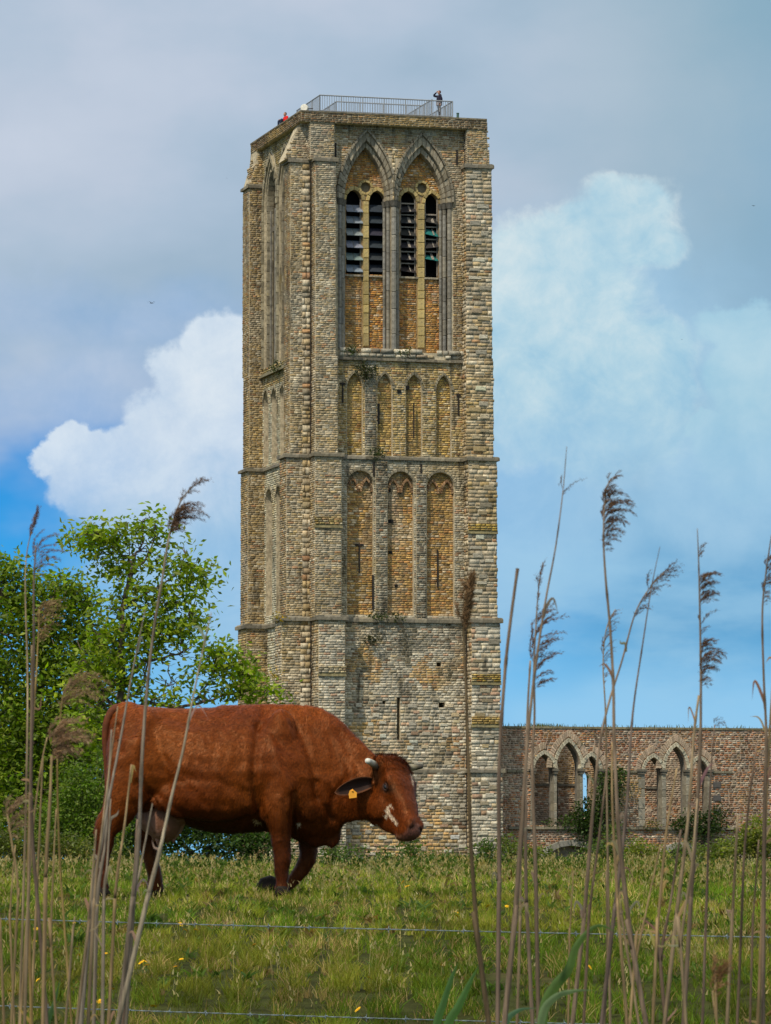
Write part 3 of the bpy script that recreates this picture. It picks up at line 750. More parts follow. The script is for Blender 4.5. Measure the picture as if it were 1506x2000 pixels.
# ------------------------------------------------ parapet stage above the springing of the window
zt0, zt1 = ZT, ZTOP
def prism(poly2, w0, w1, pal_f, pal_l=None):
    """vertical-sided prism whose front outline is poly2 (u,z)"""
    n = len(poly2); V = [front(w0).P(u, z) for u, z in poly2] + [front(w1).P(u, z) for u, z in poly2]
    wall.add(V, [tuple(range(n)), tuple(range(n, 2 * n))[::-1]] + [(i, n + i, n + (i + 1) % n, (i + 1) % n) for i in range(n)])
    brk.field(front(w0), poly2, NOH, pal_f, (.11, .15), (.24, .4))
ztc = front(-.6).px(600, 236)[1]
ua, ub = ux(606, 300, -.6), ux(653, 300, -.6)
block(ua, ub, -.6, 1.0, ZT, ztc, P_TOP, P_TOP)
uc5 = ux(555, 322, .05); ud5 = ux(607, 300, .05); ut5 = ux(589, 238, .05)
prism([(uc5, ZT), (ud5, ZT), (ud5, ztc + .05), (ut5, ztc + .05)], .05, 1.45, P_TOP)
# sloping weathered top of that buttress, brick by brick
Nn = (TU * (-(ztc - ZT)) + TZ * (ut5 - uc5)).normalized(); Sd = (TU * (ut5 - uc5) + TZ * (ztc - ZT)); SL = Sd.length; Sd = Sd / SL
ua, ub = ux(912, 300, -.6), ux(952.5, 300, -.6); ue5 = ux(957, 322, -.6)
up_r = front(-.68).px(950, 232)[0]
block(ua, ub - .05, -.6, 1.6, ZT, ztc + .1, P_TOP, P_TOP)
prism([(ub - .3, ZT), (ue5, ZT), (ub + .02, ztc - .9), (up_r, ztc + .1), (ub - .3, ztc + .1)], -.55, 1.5, P_TOP)
# top wall band, set slightly forward of the windows
fp = front(-.18)
zb0 = fz(243)
sheet(wall, fp, rect(ux(640, 240, 0), ux(915, 240, 0), zb0, ztc + .1), (), 0); 
brk.field(fp, rect(ux(640, 240, 0), ux(915, 240, 0), zb0, ztc + .1), NOH, P_TOP)
fbox(wall, f0, ux(640, 240, 0), ux(915, 240, 0), zb0 - .001, zb0 + .1, -.2, .175)
# parapet
wp0 = -.68; up0 = front(wp0).px(588, 228)[0]; up1 = front(wp0).px(951, 232)[0]
wl1 = left(up0).px(490, 297)[0]
zp0 = ztc - .05
P_PAR = pal_factory((.22, .155, .09), 15, ochre=.1, red=.10, grey=.1, pale=.02, dark=.25, gain=.8, keepb=.6)
def ring_wall(z0, z1, out, th):
    a, b, c, d = up0 - out, up1 + out, wp0 - out, wl1 + out
    V = []; 
    for z in (z0, z1):
        for (u, w) in ((a, c), (b, c), (b, d), (a, d), (a + th, c + th), (b - th, c + th), (b - th, d - th), (a + th, d - th)): V.append(front(w).P(u, z))
    F = []
    for i in range(4):
        j = (i + 1) % 4
        F += [(i, j, 8 + j, 8 + i), (4 + j, 4 + i, 12 + i, 12 + j), (8 + i, 8 + j, 12 + j, 12 + i), (j, i, 4 + i, 4 + j)]
    wall.add(V, F)
ring_wall(zp0, ZTOP, 0, .55)
brk.field(front(wp0), rect(up0, up1, zp0, ZTOP), NOH, P_PAR, (.10, .13), (.24, .4))
brk.field(left(up0), rect(wp0, wl1, zp0, ZTOP), NOH, P_PAR, (.10, .13), (.24, .4))
brk.field(right(up1), rect(wp0, wl1, zp0, ZTOP), NOH, P_PAR, (.2, .26), (.4, .6))
cop = MB()
s = up0
while s < up1 - .02:
    L = min(random.uniform(.8, 1.2), up1 - s); ob = MB(); o = front(wp0).P(s, ZTOP); fr_ = Frame(front(wp0).O - o, TU, -TW)
    fbox(ob, fr_, s + .006, s + L - .006, ZTOP, ZTOP + .09, -.55, .05); c_ = obj('coping_stone', mesh('coping_stone', ob.v, ob.f, M_stone), tower, o); c_.color = (*stonecol((.16, .14, .10), .3), 1); s += L
s = wp0
while s < wl1 - .02:
    L = min(random.uniform(.8, 1.2), wl1 - s); ob = MB(); o = left(up0).P(s, ZTOP); fr_ = Frame(left(up0).O - o, TW, -TU)
    fbox(ob, fr_, s + .006, s + L - .006, ZTOP, ZTOP + .09, -.55, .05); c_ = obj('coping_stone', mesh('coping_stone', ob.v, ob.f, M_stone), tower, o); c_.color = (*stonecol((.16, .14, .10), .3), 1); s += L
roof = MB(); zr = ZTOP - .25
roof.add([front(wp0 + .3).P(up0 + .3, zr), front(wp0 + .3).P(up1 - .3, zr), front(wl1 - .3).P(up1 - .3, zr), front(wl1 - .3).P(up0 + .3, zr)], [(0, 1, 2, 3)])
roof.build('roof_deck', mat('roof_lead', (.2, .2, .2), n_amt=.3), tower)

# ------------------------------------------------ left side of the tower
fl = left(-.4)
def lx(px, y, u=-.4): return left(u).px(px, y)[0]
def lz(px, y, u=-.4): return left(u).px(px, y)[1]
w_a, w_b = 1.3, LB0
# windows of the belfry stage
zwl0 = lz(530, 728); 
wins = []
for (pa, pb, py, pap) in ((541, 517, 400, 312), (570, 546, 385, 290)):
    a, b = lx(pa, py), lx(pb, py); wins.append(((a + b) / 2, (b - a) / 2 * .98, lz((pa + pb) / 2, py + 0), lz((pa + pb) / 2, pap)))
zsl = wins[0][2]
wins = [(c, h, zsl - .2, max(w[3] for w in wins) - .1) for w in wins for (c, h) in [(w[0], w[1])]]
zpl = zt1 - 1.0
hl = [arch(c, h, zwl0 + .4, zs_, za, 10) for c, h, zs_, za in wins]
hl[1] = [(max(x, w_a + .05), z) for x, z in hl[1]]
sheet(wall, fl, rect(w_a, w_b, Z2 - .9, zp0), hl, 0, .9)
brk.field(fl, rect(w_a, w_b, Z2 - .9, zp0), [[(x + (.4 if x > c else -.4), z + (.45 if z > zs_ else 0)) for x, z in h] for h, (c, hh, zs_, za) in zip(hl, wins)], pal_factory((.33, .27, .12), 17, ochre=.3, red=.05, grey=.2, pale=.08, dark=.08))
for (c, h, zs_, za), h_ in zip(wins, hl):
    ou = arch(c, h + .4, zwl0 + .4, zs_, za + .45, 10); mi = arch(c, h + .12, zwl0 + .4, zs_, za + .12, 10); ii = arch(c, h - .2, zwl0 + .4, zs_, za - .25, 10)
    cl = lambda p: [(max(x, w_a + .02), z) for x, z in p]
    arch_ring(fl, cl(ou), cl(mi), -.1, .12, 'voussoir', (.24, .22, .16), mb=low, jh=.6)
    arch_ring(fl, cl(mi), cl(ii), -.5, -.12, 'voussoir', (.22, .20, .15), mb=low, jh=.6)
    sheet(recess, fl, rect(c - h, c + h, zwl0, za), [rect(c - h * .55, c + h * .55, lz(527, 640), lz(527, 452))], -.9, .3)
    brk.field(fl.off(-.9), cl(arch(c, h + .04, zwl0 + .4, zs_, za, 8)), [rect(c - h * .55, c + h * .55, lz(527, 640), za + 3)], P_SIDE, (.11, .16), (.24, .4))
    # plastered tympanum above the transom
    sheet(low, fl, rect(c - h * .55, c + h * .55, lz(527, 443), za - .4), (), -.8, 0, (.20, .17, .13))
    tr = MB(); fbox(tr, fl, c - h * .7, c + h * .7, lz(527, 450), lz(527, 441), -.8, -.3); t_ = tr.build('transom', M_stone, tower); t_.color = (.17, .15, .12, 1)
    dk = MB(); fbox(dk, fl, c - h * .6, c + h * .6, lz(527, 640), lz(527, 450), -1.6, -1.3); dk.build('painted_belfry_dark', M_dark, tower)  # near-black slab painting the unlit belfry behind the louvres
    for q in range(6):
        z = lz(527, 640) + .3 + q * .95
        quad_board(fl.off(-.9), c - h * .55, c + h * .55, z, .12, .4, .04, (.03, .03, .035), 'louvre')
    for x in (c - h + .1, c + h - .1, c):
        mbx = MB(); mbx.tube([fl.P(x, zwl0 + .4, -.35), fl.P(x, zs_, -.35)], .12, 8); t_ = mbx.build('shaft', M_stone, tower); t_.color = (.22, .21, .18, 1)
# sloping ledge
ob = MB(); fbox(ob, fl, w_a, w_b, zwl0 - .15, zwl0 + .12, -.3, .25, top=.2); t_ = ob.build('ledge', M_stone, tower); t_.color = (.15, .14, .09, 1)
# narrow arcades below
def lbays(lst, ya, ytop, yb, zb):
    out = []
    for (pa, pb) in lst:
        a, b = lx(pa, ya), lx(pb, ya); out.append(((a + b) / 2, (b - a) / 2, zb, lz((pa + pb) / 2, ytop) - .9, lz((pa + pb) / 2, ytop)))
    zt_ = sum(o[4] for o in out) / len(out)
    return [(c, h, z, zt_ - .85, zt_) for c, h, z, _, _ in out]
sb3 = lbays([(525, 515.5), (541, 531.5), (556, 548)], 800, 757, 895, Z3 + .2)
arcade(fl, Z3, Z2 - .9, sb3, .8, P_SIDEG, P_SIDE, w_a, w_b)
sb4 = lbays([(532, 520), (550, 540)], 1050, 951, 1190, Z4 + .6)
arcade(fl, Z4, Z3, sb4, .8, P_SIDEG, P_SIDE, w_a, w_b)
sheet(wall, fl, rect(w_a, w_b, 0, Z4), (), 0); brk.field(fl, rect(w_a, w_b, 0, Z4), NOH, P_SIDEG, (.13, .2), (.26, .5))
# far-left buttress head: sloping, broken top
zfb = lz(480, 385); zft = lz(490, 318)
l0, l1 = LB0, LB1
prism([(UC4 - .02, ZT), (-.38, ZT), (-.38, zp0 + .1), (up0 + .02, zp0 + .1), (up0 - .05, zp0 - .8)], LB0, LB1, P_SIDE)
Vv = []
brk.field(left(UC4 + .2), [(LB0, ZT), (LB1, ZT), (LB1 - .6, zp0 - 1.0), (LB0, zp0 - .6)], NOH, P_TOP, proud=(.02, .1))

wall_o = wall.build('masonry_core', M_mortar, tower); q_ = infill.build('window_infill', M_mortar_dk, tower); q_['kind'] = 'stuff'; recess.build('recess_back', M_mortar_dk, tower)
core.build('tower_core', M_mortar, tower)
low_o = low.build('moulded_stones', M_stone_t, tower); low_o['kind'] = 'stuff'
bb_o = brk.build('brickwork', M_brick, tower)
# individually built big stones: the largest rubble of the base stage and the quoins
def big_stones(fr, s0, s1, z0, z1, n, palf, szx=(.3, .56), szz=(.14, .25)):
    variants = big_stones.v
    if not variants:
        for k in range(8):
            V = []; j = lambda a=.04: random.uniform(-a, a)
            for (x, z) in ((-.5, -.5), (.5, -.5), (.5, .5), (-.5, .5)): V.append((x + j(), -.0, z + j()))
            V2 = [(x, -.75 + j(.1), z) for x, _, z in V]; V3 = [(x * .84 + j(), -1 + j(.12), z * .78 + j()) for x, _, z in V]
            F = [(8, 9, 10, 11)] + [(4 + i, 4 + (i+1) % 4, 8 + (i+1) % 4, 8 + i) for i in range(4)] + [(i, (i+1) % 4, 4 + (i+1) % 4, 4 + i) for i in range(4)]
            variants.append(mesh('stone', V + V2 + V3, F, M_stone))
    ang = math.atan2(fr.D.y, fr.D.x)
    for i in range(n):
        s_, z_ = random.uniform(s0, s1), random.uniform(z0, z1)
        if fr is f0 and abs(s_ - slit[0][0]) < .7: continue
        if any(abs(s_ - a) < .62 and abs(z_ - b) < .36 for a, b in big_stones.used): continue
        big_stones.used.append((s_, z_))
        o = bpy.data.objects.new('stone', random.choice(variants)); C.objects.link(o); o.parent = tower
        o.location = fr.P(s_, z_, 0) - wloc(tower); o.rotation_euler = (0, random.uniform(-.03, .03), ang)
        o.scale = (random.uniform(*szx), random.uniform(.06, .085), random.uniform(*szz)); o.color = (*[min(.6, q * 1.05) for q in palf(s_, z_)], 1)
big_stones.v = []; big_stones.used = []
big_stones(f0, uL + .6, uR - .7, Z5 + .3, Z4 - 5, 330, P_BASE)
big_stones.used = []
big_stones(front(-.12), uL + .6, uR - .7, .3, Z5 - .4, 200, P_BASE)
for k in (0, 1, 2, 3, 4):
    z0, z1, b2, b1, w1, br, wr, ys = stages[k]; big_stones.used = []
    big_stones(front(wr), ux(br[0] + 12, ys, wr), ux(br[1] - 12, ys, wr), z0 + .4, z1 - .4, 34, P_GRYW, (.4, .75), (.18, .30))

# ------------------------------------------------ things on the roof
def rail_run(mb_list, fr, s0, s1, z, h, d, root, post_every=.145):
    ob = MB(); ob.tube([fr.P(s0, z + h, d), fr.P(s1, z + h, d)], .04, 6); ob.tube([fr.P(s0, z + .12, d), fr.P(s1, z + .12, d)], .025, 6); ob.build('handrail', M_steel, root)
    n = int((s1 - s0) / post_every)
    for i in range(n + 1):
        s_ = s0 + (s1 - s0) * i / n; r = .024 if i % 9 == 0 else .011
        o = fr.P(s_, z, d); me = rail_run.post if r > .02 else rail_run.bar
        q = obj('post' if r > .02 else 'baluster', me, root, o); q.scale = (1, 1, h)
t1 = MB(); t1.tube([(0, 0, 0), (0, 0, 1)], .035, 6); rail_run.post = mesh('post', t1.v, t1.f, M_steel)
t1 = MB(); t1.tube([(0, 0, 0), (0, 0, 1)], .015, 4); rail_run.bar = mesh('baluster', t1.v, t1.f, M_steel)
WFRONT = -.2
fr1 = front(WFRONT); s0, s1 = fr1.px(625, 188)[0], fr1.px(884, 196)[0]; ztopr = (fr1.px(625, 188)[1] + fr1.px(884, 196)[1]) / 2
rail1 = empty('roof_railing', tuple(front(WFRONT).P(s0, zr))); tag(rail1, 'long grey metal railing with thin vertical bars round the edge of the tower roof', 'railing', 'railings on the tower roof')
ZPL = ZTOP + .10; HR = ztopr - ZPL
pl_ = MB(); pl_.add([front(WFRONT - .1).P(s0 - .1, ZPL), front(WFRONT - .1).P(s1 + .1, ZPL), front(WFRONT + 6.2).P(s1 + .1, ZPL), front(WFRONT + 6.2).P(s0 - .1, ZPL)], [(0, 1, 2, 3)]); pl_.add([tuple(Vector(v) - Vector((0, 0, .06))) for v in pl_.v[:4]], [(3, 2, 1, 0)]); pl_.f += [(0, 4, 5, 1), (1, 5, 6, 2), (2, 6, 7, 3), (3, 7, 4, 0)]; pl_.build('walkway_deck', M_steel, rail1)
zr0 = zr; zr = ZPL
rail_run(None, fr1, s0, s1, zr, HR, 0, rail1)
rail_run(None, left(s0), WFRONT, WFRONT + 5.5, zr, HR, 0, rail1, .2)
rail_run(None, left(s1), WFRONT, WFRONT + 6.0, zr, HR, 0, rail1, .2)
fr2 = front(WFRONT + 2.2); a0, a1 = fr2.px(657, 200.5)[0], fr2.px(824, 204.5)[0]; hz = (fr2.px(657, 200.5)[1] + fr2.px(824, 204.5)[1]) / 2
rail2 = empty('roof_railing', tuple(fr2.P(a0, zr))); tag(rail2, 'inner metal railing round the stair opening, behind the long outer one on the tower roof', 'railing', 'railings on the tower roof')
rail_run(None, fr2, a0, a1, zr, hz - zr, 0, rail2, .16)
rail_run(None, left(a0), WFRONT + 2.2, WFRONT + 6, zr, hz - zr, 0, rail2, .2)
rail_run(None, left(a1 + .001), WFRONT, WFRONT + 6, zr, hz - zr, 0, rail2, .2)
zr = zr0
# round floodlight on the corner
q = at(595, 211, (front(0).P(.1, 0)).y); fd = empty('floodlight', tuple(q - Vector((0, 0, .5)))); tag(fd, 'round white floodlight drum on the front left corner of the tower parapet', 'floodlight')
dm = MB(); M_white = mat('white_enamel', (.80, .77, .66), n_amt=.15, bump=0, rough=.5)
Dd = (Vector((-.25, -1, 0))).normalized(); dm.tube([q - Dd * .3, q - Dd * .28, q + Dd * .12, q + Dd * .14], [.12, .2, .22, .2], 16); dm.build('lamp_housing', M_white, fd, smooth=False)
bk = MB(); bk.tube([q + Vector((0, .1, -.55)), q + Vector((0, .1, 0))], .03, 6); bk.tube([q + Vector((.2, .0, -.05)), q + Vector((.5, .05, -.02))], .03, 6); bk.build('bracket', M_iron, fd)
q = front(wp0).px(896, 218)[0]; pst = MB(); pst.tube([front(wp0).P(q, ZTOP + .02, -.2), front(wp0).P(q, ZTOP + .36, -.2)], .075, 8); pst.tube([front(wp0).P(q, ZTOP + .36, -.2), front(wp0).P(q, ZTOP + .40, -.2)], .09, 8)
o_ = pst.build('vent_pipe', mat('green_metal', (.06, .12, .10), n_amt=.2), None); tag(o_, 'short dark green pipe stub standing on the front parapet, right of the railing', 'pipe')
# ================================================================== GROUND
def gz(y):
    """height of the pasture at distance y"""
    P = [(0, -1.55), (9, -1.7), (12, -1.65), (15.5, -1.2), (18.2, -.72), (20, -.60), (24, -.46), (31.7, -.235), (45, -.12), (65, -.02), (120, 0), (5000, 0)]
    for (a, b), (c, d) in zip(P, P[1:]):
        if y <= c: return b + (d - b) * (y - a) / (c - a)
    return 0
def ground(x, y):
    n = noise.noise(Vector((x * .5, y * .35, 0))) * .05 + noise.noise(Vector((x * 1.6, y * 1.2, 3))) * .025
    return gz(y) + n * (1 if y < 80 else .3)
ys = sorted(set([-40, -10, 0, 5, 9, 12, 14] + [15 + i * .35 for i in range(80)] + [43 + i * 1.2 for i in range(50)] + [104 + i * 8 for i in range(30)] + [400, 600, 1000, 2000, 5000]))
xs_ = [-3000, -800, -300, -120, -60, -30] + [-18 + i * .5 for i in range(73)] + [30, 60, 120, 300, 800, 3000]
V = []; 
for y in ys:
    for x in xs_:
        V.append((x, y, ground(x, y)))
nx = len(xs_); F = [(j * nx + i, j * nx + i + 1, (j + 1) * nx + i + 1, (j + 1) * nx + i) for j in range(len(ys) - 1) for i in range(nx - 1)]
M_soil = mat('pasture_ground', (.055, .062, .018), n_scale=3, n_amt=.5, n2=[((.16, .12, .055), 1.2, .55, .75, .6), ((.05, .07, .015), 6, .5, .7, .7)], bump=1, bscale=25, bdist=.05, rough=1, spec=.05)
g = obj('ground', mesh('ground', V, F, M_soil, smooth=True)); g['kind'] = 'structure'; g['label'] = 'grassy pasture rising from the ditch to the foot of the ruin'

# ------------------------------------------------------------------ grass
def leafcol(base, var=.35, hue=.15, n=1):
    k = RNG.uniform(1 - var, 1 + var, (n, 1)); h = RNG.uniform(-hue, hue, (n, 1))
    c = np.array(base)[None] * k; c = c * np.concatenate([1 + h, np.ones((n, 1)), 1 - h], 1); return c
M_grass = mat('grass_blades', src='tint', n_amt=0, bump=0, rough=.75, spec=.15, trans=(.4, (1.5, 1.5, .6)))
def blades(X, Y, Z, H, Wd, lean, az_, col, seg=3):
    """curved tapering blades as one numpy mesh"""
    n = len(X); dirx, diry = np.cos(az_), np.sin(az_)
    perp = np.stack([-diry, dirx, np.zeros(n)], 1)
    face = RNG.uniform(0, 2 * math.pi, n)
    side = np.stack([np.cos(face), np.sin(face) * .5, np.zeros(n)], 1)
    base = np.stack([X, Y, Z], 1); pts = []
    for k in range(seg + 1):
        t = k / seg; off = (lean * H)[:, None] * (t ** 1.8) * np.stack([dirx, diry, np.zeros(n)], 1)
        up = np.outer(H * (t - .25 * lean * t * t), (0, 0, 1)); w = Wd[:, None] * (1 - t) ** .7 * .5
        c = base + off + up
        if k < seg: pts += [c - side * w, c + side * w]
        else: pts.append(c)
    V = np.stack(pts, 1); m = 2 * seg + 1
    T = []
    for k in range(seg - 1): T += [(2*k, 2*k+1, 2*k+3), (2*k, 2*k+3, 2*k+2)]
    T.append((2*seg-2, 2*seg-1, 2*seg))
    F = (np.arange(n)[:, None, None] * m + np.array(T)[None]).reshape(-1, 3)
    return V.reshape(-1, 3), F, np.repeat(col, m, 0)
def nz2(X, Y, sc, seed):
    return np.array([noise.noise(Vector((x * sc, y * sc, seed))) for x, y in zip(X, Y)])
def scatter(y0, y1, dens, xpad=1.4, wide=1.0):
    area = (y1 - y0) * ((y0 + y1) / 2 * .1772 * wide + 2 * xpad); n = int(area * dens)
    Y = RNG.uniform(y0, y1, n); hw = Y * .0886 * wide + xpad
    X = RNG.uniform(-1, 1, n) * hw; return X, Y
parts_ = []
def add_grass(y0, y1, dens, h, w, wide=1.0):
    X, Y = scatter(y0, y1, dens, wide=wide)
    cl = nz2(X, Y, 2.6, 1.0); big = nz2(X, Y, .6, 5.0); dry = nz2(X, Y, 1.5, 9.0)
    keep = RNG.random(len(X)) < np.clip(.66 + 1.7 * cl, .08, 1); X, Y, cl, big, dry = X[keep], Y[keep], cl[keep], big[keep], dry[keep]
    # gather blades towards tuft centres
    q = .22; cxx = np.round(X / q) * q; cyy = np.round(Y / q) * q
    hx = np.sin(cxx * 12.9 + cyy * 78.2) * .09; pull = .35
    X = X + (cxx + hx - X) * pull; Y = Y + (cyy - Y) * pull * .6
    n = len(X); Z = np.array([ground(x, y) for x, y in zip(X, Y)]) - .01
    tuft = np.clip(.5 + 1.6 * cl + .5 * np.sin(cxx * 31 + cyy * 17), .1, 2.2)
    H = RNG.uniform(.45, 1.15, n) * h * (.55 + .6 * tuft)
    Wd = RNG.uniform(.6, 1.3, n) * w
    col = leafcol((.085, .135, .012), .55, .18, n)
    yel = np.clip((big * 2.0 + .35) , 0, 1)[:, None]; col = col * (1 - yel * .6) + leafcol((.21, .20, .03), .45, .12, n) * yel * .6
    isdry = RNG.random(n) < np.clip(.12 + dry * .75, .03, .6)
    col[isdry] = leafcol((.30, .225, .095), .4, .06, isdry.sum())
    col *= np.clip(.95 + 1.1 * nz2(cxx, cyy, 9.0, 21.0) + .9 * cl, .38, 1.6)[:, None]
    col *= (.84 + .55 * np.clip((Y - 20) / 12, 0, 1))[:, None]
    parts_.append(blades(X, Y, Z, H, Wd, RNG.uniform(.1, 1.0, n), RNG.uniform(0, 2 * math.pi, n), col))
add_grass(15.6, 20, 3400, .085, .0062, 1.15)
add_grass(20, 25, 2700, .085, .007, 1.1)
add_grass(25, 33, 1900, .08, .0082)
add_grass(33, 46, 1000, .07, .010)
add_grass(46, 75, 360, .075, .015)
add_grass(75, 120, 40, .10, .03)
def join_parts(ps):
    off = 0; Vs, Fs, Cs = [], [], []
    for v, f, c in ps: Vs.append(v); Fs.append(f + off); Cs.append(c); off += len(v)
    return np.concatenate(Vs), np.concatenate(Fs), np.concatenate(Cs)
V, F, Cc = join_parts(parts_); print('grass', len(F))
o = obj('grass', mesh('grass', V, F, M_grass, Cc)); tag(o, 'short grazed green and yellow pasture grass', 'grass', kind='stuff')
# rank growth along the far edge of the pasture
ps = []
for (y0, y1, dens, h, w, base) in ((38, 62, 70, .12, .010, (.10, .15, .02)), (36, 62, 16, .20, .007, (.30, .25, .11)), (48, 66, 34, .15, .016, (.06, .11, .02))):
    X, Y = scatter(y0, y1, dens, wide=1.3); pn = nz2(X, Y, .55, 33.0); k_ = pn > .06 + RNG.normal(0, .08, len(X)); X, Y, pn = X[k_], Y[k_], pn[k_]; n = len(X)
    Z = np.array([ground(x, y) for x, y in zip(X, Y)]); H = RNG.uniform(.3, 1.1, n) * h * (.5 + 1.6 * np.clip(pn, 0, 1))
    v, f, c = blades(X, Y, Z, H, np.full(n, w), RNG.uniform(.1, .7, n), RNG.uniform(0, 6.28, n), leafcol(base, .4, .12, n)); ps.append((v, f, c))
    tip = v.reshape(n, 7, 3)
    for k in range(5):
        b = tip[:, 4] * (k / 5) + tip[:, 6] * (1 - k / 5); ps.append(blades(b[:, 0], b[:, 1], b[:, 2], np.full(n, .06 * h / .3), np.full(n, w * 2.2), RNG.uniform(.4, 1.3, n), RNG.uniform(0, 6.28, n), leafcol(base, .4, .12, n)))
V, F, Cc = join_parts(ps); o = obj('rank_weeds', mesh('rank_weeds', V, F, M_grass, Cc)); tag(o, 'ragged taller weeds and grasses along the far edge of the pasture', 'weeds', kind='stuff')
# broad-leaved herbs, clover and litter between the blades
ps = []
for (y0, y1, dens, sz) in ((16.5, 24, 26, .045), (24, 34, 20, .06), (34, 50, 8, .08)):
    X, Y = scatter(y0, y1, dens); pn = nz2(X, Y, .9, 41.0); k_ = RNG.random(len(X)) < np.clip(.35 + 2 * pn, .04, 1); X, Y = X[k_], Y[k_]
    for x, y in zip(X, Y):
        m_ = random.randint(5, 11); z = ground(x, y); s_ = sz * random.uniform(.5, 1.4); base = random.choice(((.05, .095, .018), (.085, .15, .03), (.12, .16, .025), (.17, .12, .05)))
        ps.append(blades(np.full(m_, x) + RNG.normal(0, s_ * .3, m_), np.full(m_, y) + RNG.normal(0, s_ * .3, m_), np.full(m_, z + .01), RNG.uniform(.6, 1.3, m_) * s_, np.full(m_, s_ * .42), RNG.uniform(.5, 1.5, m_), RNG.uniform(0, 6.28, m_), leafcol(base, .3, .1, m_)))
V, F, Cc = join_parts(ps); o = obj('meadow_herbs', mesh('meadow_herbs', V, F, M_grass, Cc)); tag(o, 'small broad leaved herbs scattered through the pasture turf', 'herbs', kind='stuff')
# dry seed stalks standing above the turf
ps = []
for (y0, y1, dens, h, w) in ((19, 30, 6, .15, .003), (30, 42, 5, .16, .004), (42, 62, 2.5, .18, .006)):
    X, Y = scatter(y0, y1, dens); n = len(X); Z = np.array([ground(x, y) for x, y in zip(X, Y)])
    col = leafcol((.36, .30, .15), .3, .08, n); H = RNG.uniform(.6, 1.2, n) * h; az_ = RNG.uniform(0, 6.28, n); le = RNG.uniform(.05, .4, n)
    v, f, c = blades(X, Y, Z, H, np.full(n, w), le, az_, col); ps.append((v, f, c))
    # heads: small leaf shapes at the tips
    tip = v.reshape(n, 7, 3)[:, 6]
    for k in range(4):
        off = RNG.normal(0, .012 * h / .25, (n, 3)); b = tip + off - np.array([0, 0, .03 * k * h / .3])
        ps.append(blades(b[:, 0], b[:, 1], b[:, 2], np.full(n, .045 * h / .25), np.full(n, w * 3.2), RNG.uniform(.2, .9, n), RNG.uniform(0, 6.28, n), col))
V, F, Cc = join_parts(ps); o = obj('seeding_grass', mesh('seeding_grass', V, F, M_grass, Cc)); tag(o, 'straw coloured seeding grass stalks over the pasture', 'grass', kind='stuff')

# ================================================================== RUINED NAVE WALL
fw = front(.9); M_ivy = None
ruin = empty('ruined_wall', tuple(fw.P(17, 0))); tag(ruin, 'long low ruined red brick nave wall with pointed arches, right of the tower', 'wall')
P_RED = pal_factory((.36, .165, .10), 51, ochre=.10, red=.36, grey=.16, pale=.14, dark=.2, keepb=.25, dirt=.6)
P_REDD = pal_factory((.42, .26, .19), 52, ochre=.08, red=.34, grey=.22, pale=.2, dark=.12, keepb=.3)
M_mort2 = mat('ruin_mortar', (.46, .36, .27), n_scale=6, n_amt=.35, bump=.5, bscale=30, rough=.97, spec=.1, n2=[((.16, .13, .08), 1.3, .5, .72, .7)])
rx = lambda px, y=1550: fw.px(px, y)[0]; rz = lambda y, px=1200: fw.px(px, y)[1]
r0, r1 = rx(978), rx(1760); ztopw = (rz(1422, 1000) + rz(1427, 1500)) / 2
rw = MB(); rb = Bricks(); rbk = MB()
open_ = []
for (a, b, ap, sp_, bot) in ((1043, 1083, 1474, 1507, 1612), (1087, 1134, 1450, 1500, 1612), (1138, 1171, 1477, 1507, 1600), (1259, 1294, 1479, 1508, 1616), (1300, 1341, 1457, 1500, 1616), (1349, 1383, 1482, 1508, 1616), (1575, 1606, 1481, 1508, 1616), (1616, 1650, 1459, 1500, 1616), (1660, 1690, 1484, 1508, 1616)):
    open_.append(arch((rx(a) + rx(b)) / 2, (rx(b) - rx(a)) / 2, rz(bot), rz(sp_), rz(ap), 8))
# low segmental vaults at the foot
def seg(a, b, ytop, n=8):
    xa, xb = rx(a), rx(b); zt = rz(ytop); c = (xa + xb) / 2; h = (xb - xa) / 2
    return [(c + h * math.cos(math.pi - i * math.pi / n), -.2 + (zt + .2) * math.sin(i * math.pi / n)) for i in range(n + 1)]
vaults = [seg(1058, 1172, 1652), seg(1293, 1362, 1656)]
rects_ = rect(r0, r1, -.3, ztopw)
sheet(rw, fw, rects_, open_ + [[(x, max(z, -.25)) for x, z in v] for v in vaults], 0, 1.0)
rw.add([back(2.0).P(r0, -.3), back(2.0).P(r1, -.3), back(2.0).P(r1, 2.2), back(2.0).P(r0, 2.2), fw.P(r0, ztopw), fw.P(r1, ztopw), back(1.9).P(r1, ztopw), back(1.9).P(r0, ztopw)], [(0, 3, 2, 1), (4, 5, 6, 7)])
sheet(rw, back(1.9), rects_, open_, 0, 0)
def strip(h, g=.17):
    c = sum(p[0] for p in h) / len(h); return [(x + (g if x > c else -g), z + (.05 if i not in (0, len(h) - 1) else -.0)) for i, (x, z) in enumerate(h)]
rb.field(fw, rect(r0, r1, .0, ztopw), [strip(h) for h in open_] + [strip(v, .25) for v in vaults], P_RED, (.115, .135), (.2, .34), gap=.045, proud=(.01, .045))
